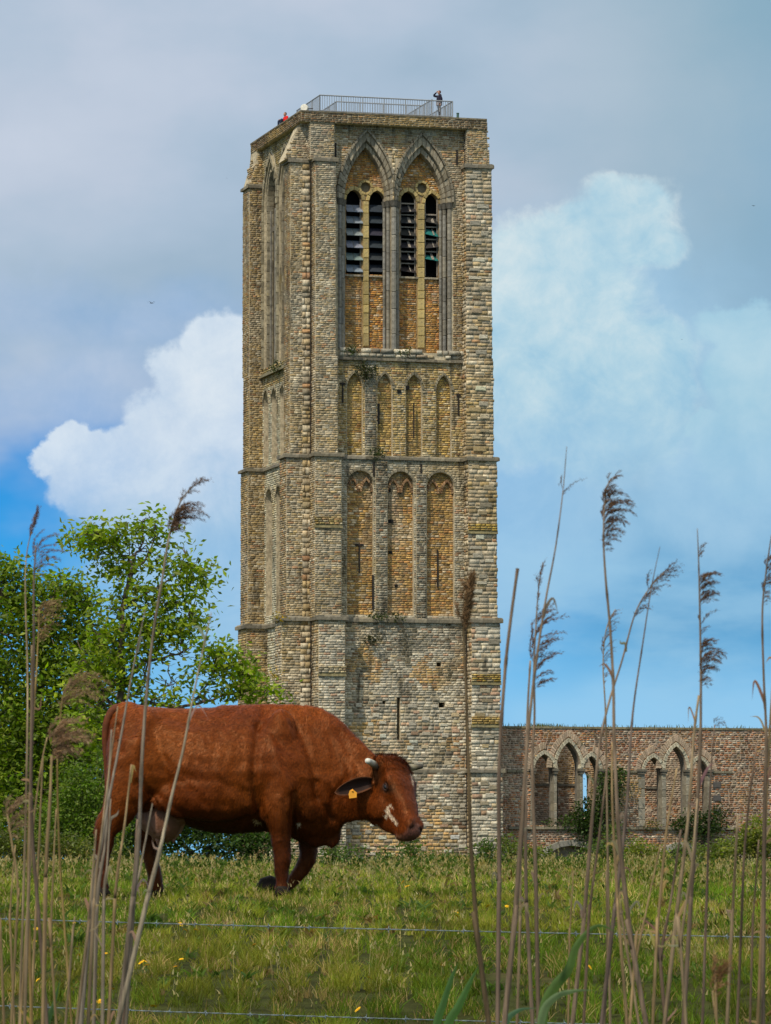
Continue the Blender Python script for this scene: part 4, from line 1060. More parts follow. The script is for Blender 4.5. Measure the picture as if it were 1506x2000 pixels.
for i, h in enumerate(open_):
    c = (h[0][0] + h[-1][0]) / 2; hf = (h[-1][0] - h[0][0]) / 2; zt = max(z for x, z in h); zs_ = h[1][1]
    ou = arch(c, hf + .22, h[0][1], zs_, zt + .26, 8)
    for k in range(1, len(h) - 2):
        wedge(fw, [ou[k], ou[k + 1], h[k + 1], h[k]], -.35, .10, 'voussoir', stonecol((.60, .56, .43), .2), parent=ruin, gap=.01)
    # radial relieving bricks outside the stone arch
    o2 = arch(c, hf + .62, h[0][1], zs_, zt + .75, 16); i2 = arch(c, hf + .25, h[0][1], zs_, zt + .3, 16)
    for k in range(1, len(o2) - 2):
        if i % 3 != 1 and ((o2[k][0] > c) == (i % 3 == 0)): continue
        wedge(fw, [o2[k], o2[k + 1], i2[k + 1], i2[k]], -.1, .055, 'relieving_brick', stonecol((.50, .38, .28), .25), parent=ruin, gap=.02)
# grey piers between the lights, with capitals
for (a, b) in ((1036, 1043), (1083, 1087), (1134, 1138), (1171, 1177), (1247, 1259), (1294, 1300), (1341, 1349), (1383, 1389), (1565, 1575), (1606, 1616), (1650, 1660)):
    xa, xb = rx(a), rx(b); z = rz(1614); zc = rz(1512)
    while z < zc - .05:
        h = min(random.uniform(.35, .7), zc - z); wedge(fw, rect(xa - .03, xb + .03, z, z + h), -.8, .03, 'pier_block', stonecol((.29, .27, .22), .25), parent=ruin, gap=.008); z += h
    c = MB(); o = fw.P((xa + xb) / 2, zc, -.2); fl_ = Frame(fw.O - o, TU, -TW)
    fbox(c, fl_, xa - .07, xb + .07, zc - .0, zc + .16, -.4, .12); fbox(c, fl_, xa - .12, xb + .12, zc + .16, zc + .30, -.4, .17)
    q = obj('capital', mesh('capital', c.v, c.f, M_stone), ruin, o); q.color = (.15, .135, .105, 1)
def band(y, a, b, col, p=.1, h=.13):
    s = rx(a); e = rx(b); z = rz(y)
    while s < e - .02:
        L = min(random.uniform(.5, 1.0), e - s)
        mid = s + L / 2
        if not any(min(x for x, _ in hh) - .15 < mid < max(x for x, _ in hh) + .15 and min(zz for _, zz in hh) < z < max(zz for _, zz in hh) for hh in open_):
            wedge(fw, rect(s, s + L, z - h / 2, z + h / 2), -.1, p, 'string_course_block', stonecol(col, .25), parent=ruin, gap=.006)
        s += L
band(1507, 990, 1430, (.20, .18, .13)); band(1617.5, 992, 1440, (.22, .20, .15), .16, .16)
# coping with turf
s = r0
while s < r1 - .02:
    L = min(random.uniform(.8, 1.5), r1 - s); wedge(Frame(fw.O, TU, -TW), rect(s, s + L, ztopw + .0, ztopw + .13), -1.0, .07, 'coping_stone', stonecol((.17, .16, .10), .25), parent=ruin, gap=.004); s += L
# quoin blocks right of the second group, low vault voussoirs
for y in (1532, 1558, 1585):
    wedge(fw, rect(rx(1392), rx(1408), rz(y + 6), rz(y - 6)), -.1, .08, 'quoin', (.10, .095, .09), parent=ruin)
for v in vaults:
    c = sum(p[0] for p in v) / len(v)
    for k in range(len(v) - 1):
        p, q = v[k], v[k + 1]
        f_ = lambda t, g=.36: (c + (t[0] - c) * (1 + g / (abs(v[-1][0] - v[0][0]) / 2)), t[1] + g * (1 if t[1] > .1 else 0))
        if max(p[1], q[1]) < .05: continue
        wedge(fw, [p, q, f_(q), f_(p)], -.4, .12, 'vault_stone', stonecol((.33, .32, .28), .2), parent=ruin)
    dk = MB(); fbox(dk, front(1.7), v[0][0], v[-1][0], -.3, max(z for _, z in v) + .1, -.1, 0); dk.build('vault_back_wall', M_mort2, ruin)  # mortar wall closing the back of the low vault
# inner wall a passage behind, brick again, with one opening through to the sky
fi = front(5.5); ix = lambda px, y=1540: fi.px(px, y)[0]; iz = lambda y, px=1140: fi.px(px, y)[1]
hole = arch((ix(1137) + ix(1152)) / 2, (ix(1152) - ix(1137)) / 2, iz(1590), iz(1520), iz(1506), 6)
sheet(rw, fi, rect(ix(985), ix(1765), 0, ztopw - .4), [hole], 0, .6)
sheet(rw, back(6.1), rect(ix(985), ix(1765), 0, ztopw - .4), [hole], 0, 0)
rb.field(fi, rect(ix(1030), ix(1400), .8, ztopw - .5), [strip(hole, .02)], P_REDD, (.115, .135), (.2, .34), gap=.045, proud=(.01, .04))
zc = iz(1533); ob = MB(); fbox(ob, fi, ix(1046), ix(1134), zc - .06, zc + .06, -.1, .1); fbox(ob, fi, ix(1261), ix(1290), iz(1538) - .06, iz(1538) + .06, -.1, .1); q = ob.build('inner_ledge', M_stone, ruin); q.color = (.16, .15, .12, 1)
# iron ladder-like bars in the first light
ob = MB(); 
for y in (1535, 1548, 1560, 1575, 1590, 1603): fbox(ob, front(1.8), ix(1047), ix(1053), iz(y) - .03, iz(y) + .03, -.04, .04)
for px in (1048, 1052): fbox(ob, front(1.8), ix(px) - .02, ix(px) + .02, iz(1606), iz(1530), -.05, .05)
ob.build('iron_grille', M_iron, ruin)
rw.build('masonry_core', M_mort2, ruin); q = rb.build('brickwork', M_brick, ruin)
# moulded frames: grey stone linings of the lights
lin = MB()
for h in open_:
    c = (h[0][0] + h[-1][0]) / 2; hf = (h[-1][0] - h[0][0]) / 2
    n = len(h); g_ = [(c + (x - c) * .93, z - (.0 if i in (0, n-1) else .05)) for i, (x, z) in enumerate(h)]
    lin.add([fw.P(x, z, -.3) for x, z in h] + [fw.P(x, z, -.95) for x, z in g_], [(i, i + 1, n + i + 1, n + i) for i in range(n - 1)], (.20, .185, .16))
lin.build('stone_lining', M_stone_t, ruin)
# ================================================================== TREES AND SHRUBS
M_bark = mat('bark', (.13, .10, .075), n_scale=6, n_amt=.4, bump=.8, bscale=20, bdist=.03, rough=.95)
M_leaf = mat('leaves', src='tint', n_amt=0, bump=0, rough=.5, spec=.3, trans=(.38, (1.35, 1.7, .35)))
def leaves_np(P, size, col, droop=.3, aspect=.45, aim=None):
    n = len(P); sz = size * RNG.uniform(.6, 1.25, n)
    d = RNG.normal(0, 1, (n, 3)); d[:, 2] = d[:, 2] * .6 - droop
    if aim is not None: d = d + aim
    d /= np.linalg.norm(d, axis=1)[:, None]
    r = RNG.normal(0, 1, (n, 3)); s_ = np.cross(d, r); s_ /= np.linalg.norm(s_, axis=1)[:, None]
    nn = np.cross(d, s_)
    L = sz[:, None]; w = L * aspect * .5
    b = P; tip = P + d * L; m = P + d * L * .45
    l = m + s_ * w + nn * w * .35; rr = m - s_ * w + nn * w * .35
    mid = P + d * L * .5 - nn * w * .1
    V = np.stack([b, l, tip, rr], 1).reshape(-1, 3)
    F = (np.arange(n)[:, None, None] * 4 + np.array([(0, 2, 1), (0, 3, 2)])[None]).reshape(-1, 3)
    return V, F, np.repeat(col, 4, 0)
DENS = 3.2
def foliage(blob_list, Y, spray, per, size, base, var=.35, flat=.9, yspread=1.0, dens=None, aspect=.45, clip=None):
    """blobs (px, py, rx, ry[, dy]) in the photograph -> leaf sprays in a real volume around distance Y"""
    P, Cs, centres = [], [], []
    for bl in blob_list:
        px, py, rx_, ry_ = bl[:4]; dy = bl[4] if len(bl) > 4 else 0; dn = bl[5] if len(bl) > 5 else 1
        c = at(px, py, Y + dy); k = (Y + dy) / FPX; RX, RZ = rx_ * k, ry_ * k; RY = max(RX, RZ) * yspread
        ns = int(spray * DENS * dn * (rx_ * ry_) / 1000)
        for _ in range(ns):
            while True:
                q = RNG.uniform(-1, 1, 3)
                if q @ q <= 1: break
            q = q / max(np.linalg.norm(q), .01) * (np.linalg.norm(q) ** .55)     # more leaves near the outside
            cc = np.array(c) + q * np.array([RX, RY, RZ]); centres.append((cc, c))
            m = max(3, int(RNG.poisson(per))); sc = size * 1.5
            pts = cc + RNG.normal(0, 1, (m, 3)) * np.array([sc, sc, sc * .55])
            tone = RNG.uniform(.5, 1.5) 
            P.append(pts); Cs.append(leafcol(base, var, .14, m) * tone)
    P = np.concatenate(P); Cs = np.concatenate(Cs)
    return leaves_np(P, size, Cs, aspect=aspect), centres
def limb(mb, pts, r0, r1, Y, n=7, jit=0.0, dyf=0.0):
    """pts: photograph pixels; smooth tapering limb"""
    W_ = [at(px, py, Y + (p[2] if len(p) > 2 else 0)) for p in pts for px, py in [p[:2]]]
    S = []
    for i in range(len(W_) - 1):
        for k in range(4):
            t = k / 4; S.append(W_[i].lerp(W_[i + 1], t) + Vector((random.gauss(0, jit), random.gauss(0, jit), random.gauss(0, jit * .5))) * (1 if i + k else 0))
    S.append(W_[-1]); N = len(S); mb.tube(S, [r0 + (r1 - r0) * (i / (N - 1)) ** .8 for i in range(N)], n)
    return S
def finish_tree(name, label, cat, group, base, woody, fol, twig_from=None, centres=None, maxd=1.2, ntw=0, tr=.012):
    root = empty(name, tuple(base)); tag(root, label, cat, group)
    if centres and twig_from:
        pts = np.array([tuple(p) for p in twig_from]); tw = MB()
        cs = centres if len(centres) < ntw else random.sample(centres, ntw)
        for cc, c in cs:
            d = np.linalg.norm(pts - cc, axis=1); j = int(d.argmin())
            if d[j] > maxd: continue
            a = Vector(pts[j]); b = Vector(cc); m = a.lerp(b, .55) + Vector((random.gauss(0, .12), random.gauss(0, .12), random.gauss(.05, .12))) * (b - a).length
            tw.tube([a, m, b], [tr, tr * .7, tr * .35], 4, cap=False)
        tw.build('twigs', M_bark, root)['kind'] = 'stuff'
    if woody:
        for nm, m in woody: m.build(nm, M_bark, root, smooth=True)
    V, F, Cc = fol; o = obj('foliage', mesh('foliage', V, F, M_leaf, Cc), root); o['kind'] = 'stuff'
    return root

# tall airy tree whose side branch reaches in front of the tower
YA = 84.0
tr = MB(); ctr = []
ctr += limb(tr, [(215, 1700), (213, 1600), (222, 1500), (232, 1400), (238, 1310), (236, 1250), (240, 1190), (256, 1120), (262, 1100)], .105, .04, YA, 9, .012)
br_ = []
def bough(pts, r0, r1, jit=.02):
    m = MB(); S = limb(m, pts, r0, r1, YA, 6, jit); ctr.extend(S); br_.append(('branch', m))
bough([(262, 1102), (250, 1090), (228, 1078), (205, 1062), (190, 1048)], 0.033, 0.009)
bough([(262, 1102), (272, 1075), (280, 1045), (278, 1020)], 0.030, 0.008)
bough([(256, 1120), (285, 1090), (300, 1060), (305, 1035)], 0.028, 0.008)
bough([(240, 1190), (275, 1165), (320, 1140), (355, 1110), (362, 1082)], 0.033, 0.009)
bough([(250, 1150), (300, 1150), (350, 1140), (390, 1125)], 0.028, 0.007)
bough([(236, 1250), (262, 1200), (290, 1180), (340, 1175), (372, 1190)], 0.028, 0.007)
bough([(238, 1345), (262, 1310), (285, 1292), (318, 1285), (350, 1278), (372, 1262)], 0.047, 0.012)
bough([(240, 1370), (275, 1345), (285, 1310), (290, 1260), (300, 1235)], 0.033, 0.009)
bough([(245, 1400), (290, 1372), (350, 1382), (400, 1372), (450, 1355), (500, 1345), (535, 1352)], 0.050, 0.009)
bough([(380, 1375), (400, 1340), (430, 1320), (455, 1300)], 0.022, 0.006)
bough([(318, 1285), (330, 1320), (352, 1345)], 0.017, 0.006)
bough([(285, 1292), (282, 1330), (276, 1368)], 0.019, 0.007)
bough([(232, 1400), (200, 1350), (170, 1300), (150, 1250)], 0.044, 0.009)
bough([(238, 1310), (200, 1260), (180, 1220)], 0.033, 0.007)
bough([(290, 1372), (330, 1350), (345, 1330)], 0.017, 0.006)
for p0_, n_ in (((228, 1078), 7), ((250, 1090), 6), ((272, 1075), 7), ((300, 1060), 5), ((355, 1110), 6), ((340, 1175), 5), ((350, 1278), 7), ((400, 1372), 7), ((430, 1320), 6), ((330, 1340), 5), ((300, 1235), 5)):
    for q in range(n_):
        a = random.uniform(-.3, math.pi + .3); L_ = random.uniform(18, 45)
        x1, y1 = p0_[0] + L_ * math.cos(a), p0_[1] - L_ * math.sin(a) * .8
        bough([p0_, ((p0_[0] + x1) / 2 + random.uniform(-6, 6), (p0_[1] + y1) / 2 + random.uniform(-6, 6)), (x1, y1)], .012, .005, .015)
blA = [(185, 1042, 36, 22), (160, 1052, 20, 12), (210, 1055, 26, 20), (225, 1035, 18, 12), (290, 1022, 26, 15), (265, 1038, 18, 14), (305, 1042, 16, 18), (200, 1078, 22, 12), (215, 1100, 26, 16), (250, 1105, 20, 14), (235, 1128, 18, 12), (305, 1085, 20, 20, 0, .8),
       (360, 1072, 11, 10), (360, 1110, 25, 15), (395, 1118, 24, 16), (375, 1135, 22, 14), (330, 1105, 18, 14), (340, 1160, 26, 16), (375, 1165, 18, 14), (300, 1150, 22, 18), (270, 1165, 18, 18), (225, 1180, 22, 22), (320, 1195, 30, 18), (345, 1215, 34, 16), (300, 1225, 34, 22), (370, 1215, 24, 10), (255, 1225, 26, 26), (220, 1240, 26, 26), (290, 1262, 26, 18), (262, 1285, 26, 22), (200, 1280, 30, 30), (335, 1245, 28, 10), (385, 1205, 14, 8),
       (345, 1235, 30, 9), (370, 1250, 14, 8), (240, 1320, 26, 22), (205, 1330, 30, 30), (300, 1365, 28, 12), (340, 1362, 24, 12, 0, .8), (265, 1350, 18, 18), (395, 1330, 18, 16, 0, .8), (405, 1272, 24, 14, 0, .9), (432, 1268, 26, 16), (455, 1290, 26, 18), (425, 1300, 26, 14), (385, 1310, 16, 10, 0, .7), (470, 1320, 26, 22), (490, 1345, 32, 16), (455, 1345, 26, 14), (515, 1352, 22, 10, 0, .8), (537, 1358, 9, 12, 0, .8), (350, 1330, 14, 10, 0, .6), (400, 1352, 18, 10, 0, .7), (160, 1330, 30, 36), (180, 1400, 36, 40), (215, 1440, 26, 40, 1)]
fol, cen = foliage(blA, YA, 12, 10, .150, (.20, .27, .014), yspread=.9)
finish_tree('leafy_tree', 'tall airy tree behind the cow, its side branch reaching in front of the tower', 'tree', 'trees on the left', at(215, 1700, YA), [('trunk', tr)] + br_, fol, ctr, cen, 1.3, 800, .011)

# dense tree at the left edge
YB = 92.0
tr = MB(); S = limb(tr, [(60, 1700), (66, 1600), (60, 1500), (75, 1400), (85, 1300), (95, 1200)], .13, .04, YB, 9, .02)
m2 = MB(); S += limb(m2, [(66, 1480), (20, 1380), (-5, 1290), (0, 1180)], .07, .02, YB, 7, .02)
m3 = MB(); S += limb(m3, [(75, 1400), (130, 1310), (160, 1240), (180, 1190)], .06, .015, YB, 7, .02)
blB = [(15, 1115, 34, 26), (-15, 1105, 30, 24), (40, 1130, 24, 20), (0, 1160, 50, 30), (110, 1140, 36, 20), (150, 1145, 22, 16), (95, 1160, 40, 26), (165, 1175, 28, 22), (60, 1180, 40, 26), (130, 1195, 44, 30), (20, 1210, 50, 34), (80, 1235, 50, 34), (165, 1230, 36, 32), (30, 1270, 56, 34), (120, 1275, 50, 34), (185, 1285, 30, 28), (60, 1320, 60, 34), (140, 1330, 54, 34), (-20, 1330, 40, 60), (20, 1385, 60, 40), (100, 1385, 56, 36), (165, 1380, 40, 36), (60, 1440, 64, 40), (140, 1440, 50, 40), (-10, 1460, 50, 60), (30, 1510, 60, 46), (110, 1505, 60, 46), (190, 1455, 30, 40), (180, 1250, 30, 30), (40, 1580, 80, 50), (120, 1580, 80, 50)]
fol, cen = foliage(blB, YB, 13, 10, .150, (.155, .22, .014), yspread=1.1)
finish_tree('leafy_tree', 'broad dense green tree filling the left edge behind the reeds', 'tree', 'trees on the left', at(60, 1700, YB), [('trunk', tr), ('branch', m2), ('branch', m3)], fol, S, cen, 2.0, 500, .015)
# darker tree further back, closing the gaps low down
YC = 104.0
tr = MB(); S = limb(tr, [(-40, 1700), (-35, 1560), (-30, 1450)], .15, .06, YC, 8)
tr2 = MB(); S += limb(tr2, [(150, 1700), (150, 1600), (140, 1500), (130, 1420)], .13, .04, YC, 8)
blC = [(-30, 1480, 70, 70), (60, 1500, 90, 60), (150, 1500, 80, 60), (220, 1520, 60, 60), (0, 1600, 90, 80), (100, 1600, 90, 80), (200, 1600, 90, 80), (280, 1610, 60, 70), (130, 1430, 70, 40), (30, 1420, 70, 50)]
fol, cen = foliage(blC, YC, 20, 6, .16, (.06, .10, .013), yspread=.6)
finish_tree('leafy_tree', 'dark green tree low behind the other two on the left', 'tree', 'trees on the left', at(-40, 1700, YC), [('trunk', tr), ('branch', tr2)], fol, S, cen, 2.5, 150, .015)

# shrubs and hedge
def shrub(name, label, cat, Y, blobs_, base, size, spray, group=None, per=6, aspect=.5, ys=.9):
    fol, cen = foliage(blobs_, Y, spray, per, size, base, yspread=ys, aspect=aspect)
    c = blobs_[0]; b = at(c[0], 1700, Y); b.z = ground(b.x, b.y)
    m = MB()
    for bl in blobs_[:6]:
        e = at(bl[0], bl[1], Y); m.tube([b + Vector((random.gauss(0, .1), 0, 0)), b.lerp(e, .5) + Vector((random.gauss(0, .1), 0, .05)), e], [.03, .02, .008], 5)
    root = empty(name, tuple(b)); tag(root, label, cat, group)
    m.build('stem', M_bark, root)
    V, F, Cc = fol; o = obj('foliage', mesh('foliage', V, F, M_leaf, Cc), root); o['kind'] = 'stuff'
shrub('shrub', 'bright green shrub standing before the dark trees, just left of the cow', 'shrub', 70, [(160, 1540, 40, 30), (130, 1580, 40, 40), (190, 1570, 40, 40), (150, 1510, 18, 24), (150, 1630, 60, 40), (205, 1500, 12, 30), (200, 1610, 40, 60), (100, 1610, 40, 40)], (.11, .17, .018), .07, 36, 'shrubs below the trees')
shrub('shrub', 'dark green hedge shrub seen between the cow\'s hind and front legs', 'shrub', 72, [(400, 1610, 60, 34), (340, 1620, 50, 40), (460, 1625, 60, 32), (300, 1610, 40, 50), (500, 1640, 30, 30), (430, 1640, 70, 30), (260, 1600, 30, 50), (360, 1580, 60, 30), (540, 1640, 30, 24), (240, 1640, 40, 40), (240, 1680, 60, 20), (340, 1682, 60, 20), (440, 1682, 60, 20), (540, 1684, 60, 16), (620, 1688, 30, 12)], (.06, .105, .022), .075, 36, 'shrubs below the trees')
shrub('shrub', 'low mixed shrub and bramble at the left edge below the trees', 'shrub', 62, [(60, 1650, 70, 26), (0, 1655, 50, 30), (120, 1655, 60, 24), (180, 1660, 50, 20), (-30, 1640, 40, 50)], (.10, .12, .02), .06, 40, 'shrubs below the trees')
# ivy and bushes on the ruin
YR = 254 + 22 * math.sin(TH) 
def ivy(label, blobs_, base, Yc, name='ivy', cat='ivy', size=.17, spray=40, group=None, stem=True):
    fol, cen = foliage(blobs_, Yc, spray, 6, size, base, yspread=.5, aspect=.7)
    b = at(blobs_[0][0], 1690, Yc); root = empty(name, tuple(b)); tag(root, label, cat, group)
    m = MB()
    for bl in blobs_: e = at(bl[0], bl[1], Yc); m.tube([b + Vector((0, .2, 0)), b.lerp(e, .5) + Vector((0, .3, 0)), e + Vector((0, .2, 0))], [.06, .04, .02], 5)
    if stem: m.build('stem', M_bark, root)
    V, F, Cc = fol; o = obj('foliage', mesh('foliage', V, F, M_leaf, Cc), root); o['kind'] = 'stuff'
def yw(px, back_=-.3):    # distance of the ruin's face at a pixel column
    r = ray(px, 1600); f = fw.off(-back_); return f.O.dot(f.N) / r.dot(f.N) * r.y
ivy('dark ivy bush climbing the ruined wall under the lit slit opening', [(1150, 1590, 34, 26), (1180, 1560, 26, 34), (1195, 1525, 20, 26), (1135, 1605, 30, 22), (1175, 1610, 40, 22), (1140, 1635, 24, 18), (1212, 1530, 10, 34), (1175, 1518, 14, 8), (1110, 1612, 30, 9), (1080, 1610, 20, 8), (1150, 1575, 16, 14)], (.045, .08, .016), yw(1160), spray=44, group='ivy on the ruined wall')
ivy('dark ivy bush below the second group of arches on the ruined wall', [(1345, 1605, 26, 18), (1370, 1600, 26, 14), (1395, 1610, 24, 16), (1365, 1625, 36, 16), (1325, 1610, 14, 14), (1400, 1590, 10, 18)], (.04, .07, .016), yw(1360), spray=44, group='ivy on the ruined wall')
ivy('small yellow green tuft on the sill below the second arch group', [(1275, 1611, 16, 7)], (.11, .11, .025), yw(1275), size=.13, spray=60, name='wall_plant', cat='plant', stem=False)
ivy('small fern tuft over the left shoulder of the tallest left ruin arch', [(1083, 1453, 4, 4), (1135, 1454, 5, 4)], (.07, .08, .02), yw(1100, .15), size=.12, spray=60, name='wall_plant', cat='plant', stem=False)
sb = [((1485, 1620, 34, 26), (1500, 1650, 40, 26), (1465, 1645, 26, 24)), ((1400, 1665, 28, 20), (1420, 1650, 18, 16), (1380, 1672, 26, 14)), ((1180, 1660, 26, 20), (1150, 1672, 34, 14), (1210, 1668, 30, 16), (1200, 1630, 12, 24)), ((1255, 1668, 26, 16), (1280, 1672, 26, 14), (1245, 1650, 12, 14)), ((985, 1650, 12, 22), (1010, 1668, 20, 16)), ((1330, 1668, 22, 16), (1350, 1660, 14, 16)), ((1440, 1668, 24, 18), (1455, 1650, 12, 14)), ((1060, 1672, 26, 14), (1040, 1660, 12, 16))]
lab = ['rounded yellow green bush at the right edge before the ruined wall', 'low bush between the reeds under the right end of the arches', 'leafy bramble patch below the dark ivy of the ruined wall', 'low bramble left of the second stone vault', 'weeds at the corner where tower and ruined wall meet', 'small bush inside the second low vault', 'yellowish bush next to the rounded one at the right edge', 'low weeds in front of the first stone vault']
for i, (bb, ll) in enumerate(zip(sb, lab)):
    shrub('bush', ll, 'bush', 120 + 8 * (i % 3), [b_ for b_ in bb], ((.17, .19, .03), (.12, .15, .025), (.08, .12, .02))[i % 3], .11, 55, 'bushes at the foot of the ruin')
# weeds at the foot of the tower
for i, (px, h, lb_) in enumerate(((950, 46, 'tall leafy weed standing at the right front corner of the tower'), (690, 34, 'dark leafy weed right of the cow\'s bent front leg'), (752, 30, 'bushy weed below the cow\'s chin'), (802, 50, 'tall stalked weed under the cow\'s muzzle'), (650, 44, 'dense green weeds beside the cow\'s bent knee'), (880, 26, 'low weed before the tower wall'), (840, 24, 'low broad weed right of the muzzle'))):
    Y = 58 + i; shrub('weed', lb_, 'weed', Y, [(px, 1690 - h * .55, 9, h * .5), (px + 8, 1688, 14, 12), (px - 8, 1690, 14, 10), (px + 2, 1694, 20, 8)], (.075, .115, .022), .055, 160 if h > 40 else 120, 'weeds before the tower', per=4)
# plants growing out of the tower's ledges
def ledge(px, y, rx_, ry_, lab_, fr=None, base=(.045, .065, .018)):
    Yc = (fr or front(-.35)); r = ray(px, y); t = Yc.O.dot(Yc.N) / r.dot(Yc.N); ivy(lab_, [(px, y, rx_, ry_)], base, r.y * t, name='wall_plant', cat='plant', size=.13, spray=90, stem=False)
ledge(688, 683, 9, 8, 'green tuft on the belfry sill at the foot of the left jamb')
ledge(788, 687, 5, 6, 'small green tuft on the belfry sill below the right window')
ledge(738, 885, 9, 10, 'dark weed hanging at the string course above the wide blind arches')
ledge(738, 1203, 16, 5, 'mossy tuft on the string course under the left wide blind arches')
ledge(778, 1205, 12, 5, 'mossy tuft on the string course under the middle wide blind arch')
ledge(714, 722, 18, 14, 'straggling dark ivy over the narrow blind arches', base=(.04, .05, .02))
ledge(722, 1248, 14, 8, 'dark moss patch on the plain wall below the string course', front(-.12), base=(.06, .065, .03))
ledge(541, 716, 9, 9, 'green weed on the sloping ledge of the tower\'s left side', left(-.7))
ledge(546, 1205, 6, 7, 'orange lichen cushion on the set-off of the left corner', base=(.40, .27, .02))
ledge(537, 1318, 5, 8, 'lower orange lichen cushion on the left corner', base=(.40, .27, .02))
# turf along the wall top
X = np.array([]); ps = []
n = 500; s_ = RNG.uniform(r0, r1, n); s_ = np.where(RNG.random(n) < .3, rx(1065) + RNG.normal(0, .7, n), s_); P_ = [fw.P(a, ztopw + .12, -random.uniform(.05, .6)) for a in s_]
ps.append(blades(np.array([p.x for p in P_]), np.array([p.y for p in P_]), np.array([p.z for p in P_]), RNG.uniform(.05, .3, n), np.full(n, .05), RNG.uniform(.1, .8, n), RNG.uniform(0, 6.28, n), leafcol((.10, .12, .03), .3, .1, n)))
V, F, Cc = join_parts(ps); tag(obj('wall_top_grass', mesh('wall_top_grass', V, F, M_grass, Cc)), 'thin grass growing along the top of the ruined wall', 'grass', kind='stuff')

# ================================================================== FENCE WIRE
M_wire = mat('galvanised_wire', (.22, .28, .31), n_amt=.2, n2=[((.13, .08, .05), 9, .5, .7, .5)], bump=0, rough=.5, metal=.4)
def wire(pa, pb, Y, lab_, sag=.012, X0=-400, X1=1906):
    k = (pb[1] - pa[1]) / (pb[0] - pa[0]); P = []
    for i in range(121):
        px = X0 + (X1 - X0) * i / 120; py = pa[1] + k * (px - pa[0]); p = at(px, py, Y); t = i / 120
        p.z += sag * (4 * (t - .5) ** 2 - 1) + sag; P.append(p)
    root = empty('barbed_wire', tuple(P[0])); tag(root, lab_, 'wire', 'barbed wire strands across the pasture')
    # two twisted strands
    for ph in (0, math.pi):
        m = MB(); Q = []
        for i in range(len(P) - 1):
            for j in range(5):
                t = j / 5; p = P[i].lerp(P[i + 1], t); a = (i + t) * 2.6 + ph; Q.append(p + Vector((0, math.cos(a), math.sin(a))) * .0013)
        m.tube(Q, .0012, 4); m.build('strand', M_wire, root)
    L = (P[-1] - P[0]).length; nb = int(L / .155); bm = MB()
    D = (P[-1] - P[0]).normalized(); Nn_ = Vector((0, 0, 1))
    for k2 in range(4):
        a = k2 * math.pi / 2 + .5; b = Vector((.1 * (1 if k2 % 2 else -1), math.cos(a), math.sin(a)))
        bm.tube([b * 0, b * .5, b], [.09, .08, .03], 4)
    Q = [Vector((t * .011 - .009, math.cos(t * 4) * .0036, math.sin(t * 4) * .0036)) for t in [i * .12 for i in range(14)]]
    bm.tube(Q, .0022, 4)
    bme = mesh('barb', [tuple(Vector(v) * (1 if abs(v[1]) < .01 and abs(v[2]) < .01 else .016)) for v in bm.v], bm.f, M_wire)
    for i in range(nb):
        t = (i + .5 + random.uniform(-.08, .08)) / nb * (len(P) - 1); j = int(t); p = P[j].lerp(P[min(j + 1, len(P) - 1)], t - j)
        o = obj('barb', bme, root, p); o.rotation_euler = (random.uniform(0, 6.28), 0, 0)
    return P
wire((0, 1797), (1506, 1833), 17.9, 'upper strand of barbed wire crossing the pasture just below the cow\'s hooves')
wire((0, 1967), (746, 1989), 17.6, 'lower strand of barbed wire at the bottom edge, in front of the grass')

# ================================================================== FLOWERS
M_yel = mat('yellow_petals', (.85, .52, .01), n_amt=.1, bump=0, rough=.6); M_stem = mat('green_stem', (.10, .16, .04), n_amt=.1, bump=0)
def ground_hit(px, py):
    r = ray(px, py); best = None; y = 15.8
    while y < 70:
        p = r * (y / r.y)
        if p.z <= ground(p.x, p.y) + .03: return p
        y += .05
    return at(px, py, 40)
hb = MB()
for ring, (n_, r_, zz) in enumerate(((12, 1.0, .0), (9, .7, .12), (6, .4, .2))):
    for i in range(n_):
        a = 2 * math.pi * (i + ring * .4) / n_; b = .26 / (1 + ring * .3)
        hb.add([(0, 0, zz * .3), (math.cos(a - b) * r_ * .7, math.sin(a - b) * r_ * .7, zz + .1), (math.cos(a) * r_, math.sin(a) * r_, zz + .06), (math.cos(a + b) * r_ * .7, math.sin(a + b) * r_ * .7, zz + .1)], [(0, 1, 2, 3)])
head_me = mesh('flower_head', hb.v, hb.f, M_yel)
st = MB(); st.tube([(0, 0, 0), (.06, 0, .5), (0, 0, 1)], [.02, .018, .015], 5); stem_me = mesh('stem', st.v, st.f, M_stem)
fl_px = [(14, 1812), (28, 1808), (70, 1822), (68, 1845), (146, 1808), (157, 1812), (153, 1873), (205, 1872), (91, 1925), (74, 1922), (201, 1938), (218, 1941), (196, 1966), (20, 1972), (300, 1974), (276, 1889), (286, 1894), (282, 1886), (343, 1896), (354, 1882), (353, 1812), (361, 1824), (382, 1823), (406, 1815), (471, 1905), (497, 1853), (699, 1980), (722, 1918), (787, 1731), (795, 1740), (864, 1896), (892, 1789), (893, 1797), (1152, 1898), (1443, 1888), (953, 1776), (990, 1776), (935, 1701), (948, 1690), (20, 1945), (150, 1860)]
for (px, py) in fl_px:
    p = ground_hit(px, py); h = random.uniform(.09, .12) if py > 1750 else .16
    sc = random.uniform(.013, .019) * (1 if py > 1760 else 1.4); 
    root = empty('dandelion', (p.x, p.y, p.z - h * .8)); tag(root, 'small yellow dandelion flower in the pasture grass', 'flower', 'yellow dandelions in the grass')
    q = obj('stem', stem_me, root, (p.x, p.y, p.z - h * .8)); q.scale = (h, h, h)
    q = obj('flower_head', head_me, root, (p.x, p.y, p.z + h * .2)); q.scale = (sc, sc, sc); q.rotation_euler = (random.uniform(.1, .9), random.uniform(-.3, .3), random.uniform(0, 6))
